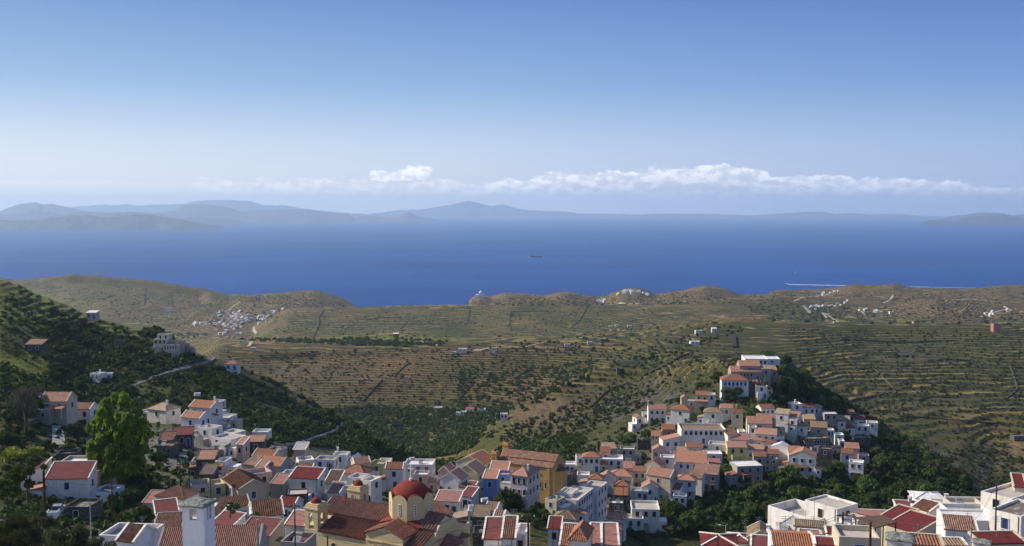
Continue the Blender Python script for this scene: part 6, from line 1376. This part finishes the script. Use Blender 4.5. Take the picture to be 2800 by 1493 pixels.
def tank(n,x,y,D,s,label,mat='paint_white'):
    P=at(*zz(n,x,y),D); r=root('water_tank',P,.4,label,'water tank'); mb=MB(); mb.tube((-.8*s,0,.5*s),(.8*s,0,.5*s),.5*s,.5*s,14); mb.build('tank',mat,r); mb=MB(); mb.box(-.6*s,-.45*s,-.4*s,.4*s,-.1,.2*s); mb.box(.45*s,.6*s,-.4*s,.4*s,-.1,.2*s); mb.build('stand','metal_grey',r)
tank(3,1310,432,265,.8,'white water tank on the roof terrace behind the dome cross'); tank(4,500,890,236,1.0,'pale water tank in front of the blue house'); tank(7,2365,765,158,.6,'blue tank at the corner of the taller white building','wood_blue')
tank(1,1505,232,262,1.0,'white water tank beside the orange-red roof at the cliff edge')
# ================================================================ vegetation
def leaf_cloud(n,lobes,leaf,seed,outw=0.75,asp=0.7,fill=0.55):
    g=np.random.default_rng(seed); L=np.array(lobes,float)           # lobes: x,y,z,rx,rz
    wgt=L[:,3]**2; wgt/=wgt.sum(); k=g.choice(len(L),n,p=wgt)
    d=g.normal(size=(n,3)); d/=np.linalg.norm(d,axis=1)[:,None]; d[:,2]=np.where(d[:,2]<-0.35,-d[:,2],d[:,2])
    rr=1-fill*g.random(n)**2.2
    bumpy=1+0.22*np.sin(d[:,0]*7+k*1.7)*np.sin(d[:,1]*6+k)*np.cos(d[:,2]*6+k*2.1)
    c=L[k,:3]+d*np.stack([L[k,3],L[k,3],L[k,4]],-1)*(rr*bumpy)[:,None]
    nrm=d*outw+g.normal(size=(n,3))*(1-outw*0.55); nrm/=np.linalg.norm(nrm,axis=1)[:,None]
    t=np.cross(nrm,g.normal(size=(n,3))); t/=np.linalg.norm(t,axis=1)[:,None]; b=np.cross(nrm,t)
    s=leaf*(0.55+0.9*g.random(n))[:,None]
    v=np.stack([c-t*s-b*s*asp*.6,c+t*s*.9-b*s*asp,c+t*s+b*s*asp*.7,c-t*s*.7+b*s*asp],1).reshape(-1,3)
    return v
def rlobes(seed,n=9,spread=0.62,r0=0.34,r1=0.52,zlo=0.32,zhi=0.78,zs=0.75):
    g=np.random.default_rng(seed); out=[]
    for i in range(n):
        a=g.random()*6.283; q=spread*math.sqrt(g.random()); r=r0+(r1-r0)*g.random(); z=zlo+(zhi-zlo)*g.random()*(1-0.45*q)
        out.append((q*math.cos(a),q*math.sin(a),z,r,r*0.42*zs/0.75))
    return out
def quads_of(v): return np.arange(len(v)).reshape(-1,4)
CR={}
def crown(kind,i):
    k=(kind,i)
    if k in CR: return CR[k]
    sd_=hash((len(kind)*7+ord(kind[0])*13+ord(kind[-1]),i))%9999
    if kind=='round': v=leaf_cloud(1900,rlobes(sd_,10),0.085,sd_); mat='leaf_mid'
    elif kind=='dark': v=leaf_cloud(1900,rlobes(sd_,12,0.66,.28,.48),0.085,sd_); mat='leaf_dark'
    elif kind=='olive': v=leaf_cloud(1700,rlobes(sd_,12,0.7,.24,.42,zs=.9),0.075,sd_,fill=.8); mat='leaf_olive'
    elif kind=='pine': v=leaf_cloud(2600,rlobes(sd_,15,0.62,.22,.42,.2,.86,.6),0.07,sd_); mat='leaf_dark'
    elif kind=='bare': v=leaf_cloud(1500,rlobes(sd_,12,0.7,.22,.4,zs=1),0.05,sd_,outw=.2,asp=.15,fill=1); mat='leaf_grey'
    elif kind=='light': v=leaf_cloud(1700,rlobes(sd_,11,0.66,.22,.42,zs=.9),0.07,sd_,fill=.9); mat='leaf_yellow'
    elif kind=='shrub': v=leaf_cloud(1100,rlobes(sd_,8,.6,.3,.5,.1,.6,.8),0.1,sd_); mat='leaf_mid'
    elif kind=='cypress':
        v=leaf_cloud(1300,[(0,0,.12+.8*j/8,.9*(1-abs(j-2.2)/8),.12) for j in range(9)],0.16,sd_,fill=.5); v[:,:2]*=1; mat='leaf_dark'
    elif kind=='poplar':
        g=np.random.default_rng(5); lb=[]
        for j in range(170):
            a=g.random()*6.28; q=0.88*math.sqrt(g.random()); zt=(0.97-0.50*q*q*(1 if g.random()>.3 else 1.3)); 
            z=0.08+(zt-0.08)*g.random()**0.8; q*=0.55+.45*min(1,z*2.2); lb.append((q*math.cos(a),q*math.sin(a),z,0.06+.08*g.random(),0.035+.04*g.random()))
        v=leaf_cloud(30000,lb,0.027,sd_,fill=1.0,outw=.5); mat='leaf_bright'
    elif kind=='needle': v=leaf_cloud(16000,rlobes(sd_,34,0.85,.16,.34,.12,.8,1.0),0.045,sd_,outw=.2,asp=.14,fill=1); mat='leaf_olive'
    elif kind=='open': v=leaf_cloud(3200,rlobes(sd_,18,0.82,.12,.24,.25,.9,.8),0.04,sd_,outw=.3,fill=1); mat='leaf_mid'
    v=v.copy(); q=quads_of(v); me=mesh_np('crown',v,q,(MT[mat],)).data
    bpy.data.objects.remove([o for o in COL.objects if o.data==me][0]); CR[k]=me; return me
def trunk_mesh(i=0,fork=4):
    k=('t',i)
    if k in CR: return CR[k]
    g=random.Random(i); mb=MB(); p0=Vector((0,0,-0.08)); p1=Vector((g.uniform(-.04,.04),g.uniform(-.04,.04),.30)); mb.tube(p0,p1,.10,.065,7)
    for j in range(fork):
        a=6.28*j/fork+g.random(); p2=p1+Vector((math.cos(a)*.22,math.sin(a)*.22,.22)); mb.tube(p1,p2,.05,.03,5)
        p3=p2+Vector((math.cos(a+.5)*.2,math.sin(a+.5)*.2,.24)); mb.tube(p2,p3,.03,.012,5)
    me=mb.mesh('trunk','bark'); CR[k]=me; return me
NTREE=[0]
def tree_at(P,r,hh,kind,label,group=None,i=None,cat='tree',name=None,mat=None,sink=0.1):
    i=RNG.integers(0,4) if i is None else i
    nm=name or {'pine':'pine_tree','cypress':'cypress_tree','poplar':'poplar_tree','olive':'olive_tree','shrub':'shrub','needle':'pine_bush','bare':'bare_tree'}.get(kind,'leafy_tree')
    o=root(nm,(P[0],P[1],P[2]-hh*sink*0.2),float(RNG.random()*6.28),label,cat,group)
    c=link('crown',crown(kind,int(i)),o); lo=0.04 if kind in('shrub','needle') else (0.06 if kind=='poplar' else 0.13)
    c.scale=(r,r,hh*(1-lo)); c.location=(0,0,hh*lo*0.6)
    t=link('trunk',trunk_mesh(int(i)),o); t.scale=(max(r,hh*.25)*.7,max(r,hh*.25)*.7,hh*.9); NTREE[0]+=1
    return o
def tree(n,x,yb,wpx,hpx,kind,label,D=None,i=None,group=None,**k):
    u,v=zz(n,x,yb); P=at(u,v,D) if D else place(u,v,0,Dmin=120)
    if P is None: P=at(u,v,300)
    s=P.y/F/ZM[n][2]; return tree_at(P,wpx*s/2,hpx*s*1.02,kind,label,group,i,**k)
T=tree
T(1,905,925,520,755,'poplar','tall bright green poplar clump in front of the left hillside',D=216,i=0)
T(1,1072,1245,255,195,'round','rounded bushy green tree at the bottom left beside the low pink roof',D=170,i=1)
T(1,600,620,200,240,'olive','grey-green tree just left of the poplar')
T(1,200,470,330,400,'bare','leafless grey tree at the left edge below the cream porch house',D=240)
T(1,195,400,330,220,'dark','dark evergreen crown behind the leafless grey tree at the left edge',D=250)
T(1,330,680,130,125,'round','small round green tree left of the concrete path',D=225)
T(1,160,760,320,170,'light','yellow-green feathery bush above the big maroon roof',D=215)
T(1,50,640,200,190,'dark','dark bush at the far left edge above the yellow-green bush',D=235)
T(1,60,1070,260,260,'open','open leafy tree at the left edge beside the wooden pole',D=120)
T(1,215,1010,330,380,'open','sparse light green tree in front of the white lean-to',D=128,i=2)
T(1,90,1560,520,480,'needle','pine bush at the bottom left corner',D=70,i=0)
T(1,480,1580,460,450,'needle','pine bush at the bottom left, second from the corner',D=76,i=1)
T(1,770,1560,340,320,'needle','pine bush at the bottom left nearest the white parapet',D=80,i=2)
T(1,300,1370,200,330,'needle','slim upright pine at the bottom left before the pole',D=78,i=3)
T(1,10,1400,120,260,'light','bright yellow bush at the bottom left border',D=70)
T(1,1200,760,180,120,'dark','dark shrub at the foot of the poplar, right side',D=225)
T(1,890,1120,130,200,'shrub','green shrubs on the bank under the poplar',D=200,cat='shrub')
T(1,1080,920,260,200,'dark','dark shaded tree right behind the poplar foot',D=222)
T(2,905,660,150,130,'round','dark green tree by the pink house with grey roof')
T(2,720,500,160,70,'shrub','green shrub by the lower road behind the ruins',cat='shrub')
T(2,400,1120,200,140,'open','wild creeper tree among the brown roofs',D=170)
T(2,600,1190,180,120,'open','leafy branch shrub above the long maroon roof',D=160,i=1)
T(2,690,1250,110,60,'shrub','yellow-green shrub by the slim pole',D=165,cat='shrub')
T(2,840,1350,120,70,'shrub','small green shrub at the church corner',D=150,cat='shrub')
T(2,1170,830,80,90,'shrub','bright green shrub next to the tan lean-to',cat='shrub')
T(3,920,790,110,120,'dark','dark green tree beside the narrow lane behind the far belfry')
T(3,1060,870,110,140,'dark','dark green tree touching the left side of the drum')
T(3,1870,1000,80,160,'dark','narrow dark tree right of the faded pink roof')
T(4,745,1110,400,410,'dark','big dark green tree in front of the lilac house',D=246,i=2)
T(4,1075,1080,180,220,'dark','dark tree between the big dark tree and the palm')
T(4,1080,1230,180,190,'dark','dark leafy tree below the palm',i=1)
T(4,400,1230,180,130,'shrub','dark green shrub beside the apse',D=215,cat='shrub')
T(4,1410,590,110,70,'shrub','trimmed green hedge under the pale canopy',cat='shrub')
T(4,1740,540,110,50,'shrub','green shrub under the square windows',cat='shrub')
T(4,1750,310,30,90,'cypress','first small cypress behind the pink house')
T(4,1795,300,26,70,'cypress','second small cypress behind the pink house')
T(4,120,820,60,100,'shrub','green shrub on the brick-red ruin',cat='shrub')
T(4,2110,920,80,90,'shrub','bright green shrub left of the large white block',cat='shrub')
T(5,690,720,60,120,'dark','creeper tree against the white house in the middle slope')
T(5,505,480,120,110,'round','green tree left of the small terracotta house',)
T(5,810,290,110,100,'olive','plane tree in front of the salmon hipped roof')
T(5,985,345,230,120,'pine','wide dark pine above the school')
T(5,490,640,110,110,'shrub','green bushes under the town edge wall',cat='shrub')
T(5,350,500,170,110,'shrub','dull green bushes on the slope left of the hill houses',cat='shrub')
T(5,1200,790,180,130,'round','large round green tree over the gully',i=1)
T(5,1330,870,140,110,'dark','dark tree below the brilliant white roof')
T(5,1010,920,80,90,'light','light green sapling by the lowest white terrace')
T(6,980,610,200,130,'olive','broad olive-green tree under the pale blue house')
T(6,700,530,100,75,'dark','dark tree left of the pale blue house')
T(6,500,660,110,70,'round','green tree above the salmon hipped roof')
T(6,1150,790,190,120,'round','green trees left of the three-window white house')
T(6,1840,700,130,130,'round','round dark green tree right of the pines',i=0)
T(6,840,470,130,110,'round','green tree left of the hotel')
T(6,900,340,150,160,'bare','hazy leafless tree left of the top white building')
T(6,1020,300,120,60,'dark','dark tree left of the top white building')
T(6,1290,235,170,55,'dark','dark trees behind the top white building')
GP='dark pines on the right flank of the town hill'
for (x,y,w,h_) in ((1340,330,150,110),(1440,330,130,130),(1420,480,170,190),(1480,600,190,200),(1400,560,130,170),(1560,520,150,170),(1620,610,160,150),(1540,640,140,120),(1350,640,90,110),(1590,430,120,100),(1680,650,120,100),(1700,570,120,90),(1400,420,130,120)):
    T(6,x,y,w,h_,('pine','round','dark')[(x+y)//10%3],'dark pine on the steep right flank below the top buildings',group=GP)
# leafy slopes -----------------------------------------------------------
foot=[]
bpy.context.view_layer.update()
for r_,W_,d_,h_ in HOUSES:
    M_=r_.matrix_world.inverted(); foot.append((M_,W_/2,d_,r_.location.x,r_.location.y))
def clear_of_houses(x,y,mrg):
    for M_,hw,d_,X,Y in foot:
        if abs(X-x)+abs(Y-y)>40: continue
        q=M_@Vector((x,y,0))
        if -hw-mrg<q.x<hw+mrg and -mrg*1.6<q.y<d_+mrg: return False
    return True
def grove(poly,n,r0,r1,kinds,label,group,seed,Dmax=600,hf=1.5,mrg=0.6,cat='tree'):
    g=np.random.default_rng(seed); used=[]
    for u,v in poly_pts(poly,n*4,seed):
        if len(used)>=n: break
        if near_road(u,v-4,13): continue
        P=place(u,v,0,Dmin=150)
        if P is None or P.y>Dmax: continue
        r=r0+(r1-r0)*g.random()**1.6
        if any((P.x-a)**2+(P.y-b)**2<(0.55*(r+c))**2 for a,b,c in used): continue
        if not clear_of_houses(P.x,P.y,r*mrg): continue
        used.append((P.x,P.y,r)); k=kinds[int(g.integers(0,len(kinds)))]
        q_=(r-r0)/(r1-r0); sz='small ' if q_<.2 else ('medium ' if q_<.55 else 'large '); ad={'dark':'dark leafy','round':'rounded green','olive':'silvery olive','light':'yellow-green'}[k]
        lb=sz+ad+' tree '+label; tree_at(P,r,2*r*hf*0.62,k,lb,group+', '+sz+ad,int(g.integers(0,4)),cat)
    return used
grove([(140,850),(430,930),(560,1000),(690,1050),(840,1120),(900,1180),(820,1210),(620,1160),(450,1150),(300,1130),(150,1050),(100,960)],62,1.6,3.6,['dark','dark','round','olive'],'on the shaded left hillside','trees on the shaded left hillside',11)
grove([(0,800),(150,850),(300,890),(420,920),(380,960),(160,930),(0,900)],12,1.4,2.8,['dark','round','olive'],'among the upper left terraces','trees on the upper left terraces',12)
grove([(1830,1330),(2100,1290),(2330,1290),(2480,1340),(2700,1390),(2700,1440),(2080,1450),(1840,1470),(1800,1420)],50,2.0,4.2,['round','dark','olive','round'],'in the gully below the town hill','trees in the gully below the town hill',13,Dmax=420)
grove([(2180,1120),(2330,1130),(2460,1200),(2600,1300),(2740,1380),(2500,1380),(2380,1290),(2300,1230)],46,1.8,3.8,['dark','round','olive'],'on the right foot of the town hill','trees on the right foot of the town hill',14,Dmax=520)
grove([(1600,1060),(1700,1010),(1900,1000),(2080,1090),(2200,1150),(2280,1250),(2200,1300),(1900,1290),(1700,1190),(1600,1150)],42,1.1,2.3,['round','dark','olive'],'between the hillside houses','garden trees between the hillside houses',15,Dmax=520,mrg=.45)
grove([(560,1180),(1000,1270),(1300,1290),(1500,1290),(1700,1420),(1500,1440),(1100,1400),(700,1300)],16,1.0,2.2,['round','dark','light'],'between the lower town roofs','garden trees between the lower town roofs',16,Dmax=330,mrg=.9)
grove([(0,1070),(120,1090),(130,1180),(110,1240),(0,1270)],14,1.5,3.2,['dark','round','olive'],'on the left border above the maroon-roofed house','trees on the left border',17,Dmax=330)
grove([(400,1250),(450,1290),(430,1370),(330,1400),(300,1330),(380,1290)],9,1.2,2.4,['dark','dark','round'],'around the shaded foot of the poplar','shaded trees around the poplar foot',18,Dmax=300)
grove([(1300,1390),(1480,1400),(1500,1490),(1300,1490)],7,1.4,2.6,['dark','dark','round'],'in the yard right of the insulator pole','yard trees right of the insulator pole',19,Dmax=300)
grove([(1740,1430),(1950,1440),(1950,1490),(1740,1490)],8,1.6,3.0,['dark','round','olive'],'at the gully bottom above the picture edge','trees at the gully bottom edge',20,Dmax=330)
# uncountable scrub: one object per cover type ----------------------------
TMPL=[leaf_cloud(26,rlobes(100+i,4,.5,.4,.6,.25,.6,.9),0.34,100+i,outw=.8,fill=.4) for i in range(6)]
for t_ in TMPL: pass
def scrub(name,zones,mat,label,seed,cell=True):
    g=np.random.default_rng(seed); V=[]
    for poly,n,r0,r1,ter in zones:
        cnt=0
        for u,v in poly_pts(poly,n,seed+len(poly)+n):
            if near_road(u,v-2,8): continue
            P=place(u,v,0,Dmin=120)
            if P is None: continue
            nzv=fbm(np.array([P.x/70.]),np.array([P.y/70.]),3)[0]
            if g.random()<-nzv*2.2: continue
            if ter and P.y>500:
                j=int(round(colidx(P.x/P.y))); i=int(np.searchsorted(GD[:,j],P.y)); i=min(i,NRW-1)
                if tmask[i,j]>.4 and 0.42<fr[i,j]<0.95 and g.random()<0.78: continue
            r=(r0+(r1-r0)*g.random()**2)
            if P.y<520 and not clear_of_houses(P.x,P.y,r*.35): continue
            t=TMPL[int(g.integers(0,6))]; a=g.random()*6.28; c,s=math.cos(a),math.sin(a)
            q=t*np.array([r,r,r*1.25]); q=np.stack([q[:,0]*c-q[:,1]*s,q[:,0]*s+q[:,1]*c,q[:,2]],-1)+np.array([P.x,P.y,P.z-0.2*r]); V.append(q)
    V=np.concatenate(V); o_=mesh_np(name,V,quads_of(V),(MT[mat],)); o_['kind']='stuff'; return o_
scrub('valley_woodland',[([(820,1130),(1000,1110),(1250,1120),(1420,1110),(1330,1180),(1290,1230),(1150,1262),(1000,1215),(900,1160)],2000,1.5,3.5,False),
   ([(1250,1010),(1500,1000),(1640,980),(1600,1040),(1420,1120),(1250,1120)],650,1.4,3.0,True),
   ([(640,930),(800,938),(1000,945),(1120,948),(1000,925),(900,930),(700,925)],260,1.8,4.0,False),
   ([(1080,925),(1240,935),(1200,945),(980,945)],120,1.8,4,False),([(700,830),(640,850),(560,880),(600,900),(760,870)],150,2.5,5,False),([(400,905),(600,915),(480,930),(380,915)],80,2,4,False)],'leaf_valley','',21)
scrub('hillside_scrub',[([(560,960),(1900,950),(1800,1000),(1500,1100),(1400,1140),(1200,1160),(860,1110),(640,1000)],3600,0.5,1.9,True),
   ([(2150,900),(2800,905),(2800,1380),(2600,1290),(2400,1160),(2200,1040)],5200,0.6,1.8,True),
   ([(1300,1190),(1500,1130),(1740,1010),(1900,930),(2040,970),(1850,1010),(1750,1120),(1500,1240)],800,0.8,1.9,True),
   ([(1250,950),(1950,880),(2050,900),(1800,990),(1300,960)],500,1.2,2.8,True),
   ([(700,850),(1300,840),(1900,850),(1800,900),(1300,930),(800,930)],1500,1.0,2.4,True),([(2050,800),(2800,800),(2800,880),(2050,880)],900,1.0,3.0,False),([(1290,820),(1500,812),(1700,800),(1950,795),(2000,830),(1700,835),(1300,838)],900,1.2,3.0,False),([(630,812),(860,805),(950,840),(800,842),(690,830)],400,1.2,3.0,False),([(60,770),(540,800),(700,830),(480,900),(250,860)],600,1.2,3.2,False),
   ([(2020,830),(2800,850),(2800,890),(2100,885)],260,2,4.5,False)],'leaf_scrub','',22)
scrub('slope_bushes',[([(640,1150),(860,1165),(960,1160),(1040,1235),(860,1222),(700,1205)],1300,.6,1.9,False),([(900,1200),(1050,1220),(1150,1262),(1300,1250),(1400,1215),(1560,1180),(1640,1230),(1500,1290),(1200,1300),(1000,1280)],1300,.7,2.4,False),
   ([(0,1400),(300,1380),(330,1493),(0,1493)],160,.4,1.3,False),([(200,935),(430,935),(600,1000),(800,1090),(940,1170),(820,1200),(560,1140),(300,1130),(120,1030)],4300,0.6,2.3,False),
   ([(0,770),(200,850),(430,920),(420,950),(200,940),(100,1000),(0,960)],380,0.5,1.7,True),([(100,880),(260,890),(400,960),(260,1000),(130,960)],480,.7,2.3,False),
   ([(0,985),(120,1030),(260,1110),(0,1060)],260,.4,1.1,False),
   ([(1800,1330),(2100,1290),(2400,1260),(2760,1400),(2760,1440),(2000,1470),(1700,1470)],2600,0.6,2.0,False),
   ([(2150,1000),(2330,1110),(2700,1340),(2600,1400),(2300,1260),(2100,1100)],1800,0.6,1.9,False),
   ([(1560,1110),(1720,1010),(1850,980),(2000,960),(2230,1060),(2300,1230),(2200,1320),(1900,1330),(1650,1300),(1560,1200)],2600,0.4,1.2,False),
   ([(0,1060),(300,1140),(600,1180),(700,1300),(400,1440),(0,1440)],1500,0.4,1.4,False)],'leaf_dark','',23)
scrub('flowering_broom',[([(2470,1180),(2500,1180),(2600,1270),(2610,1310),(2570,1300),(2500,1220)],260,.6,1.3,False),([(2360,1110),(2480,1180),(2460,1190)],30,.5,1,False)],'leaf_yellow','',24)
haze_box()
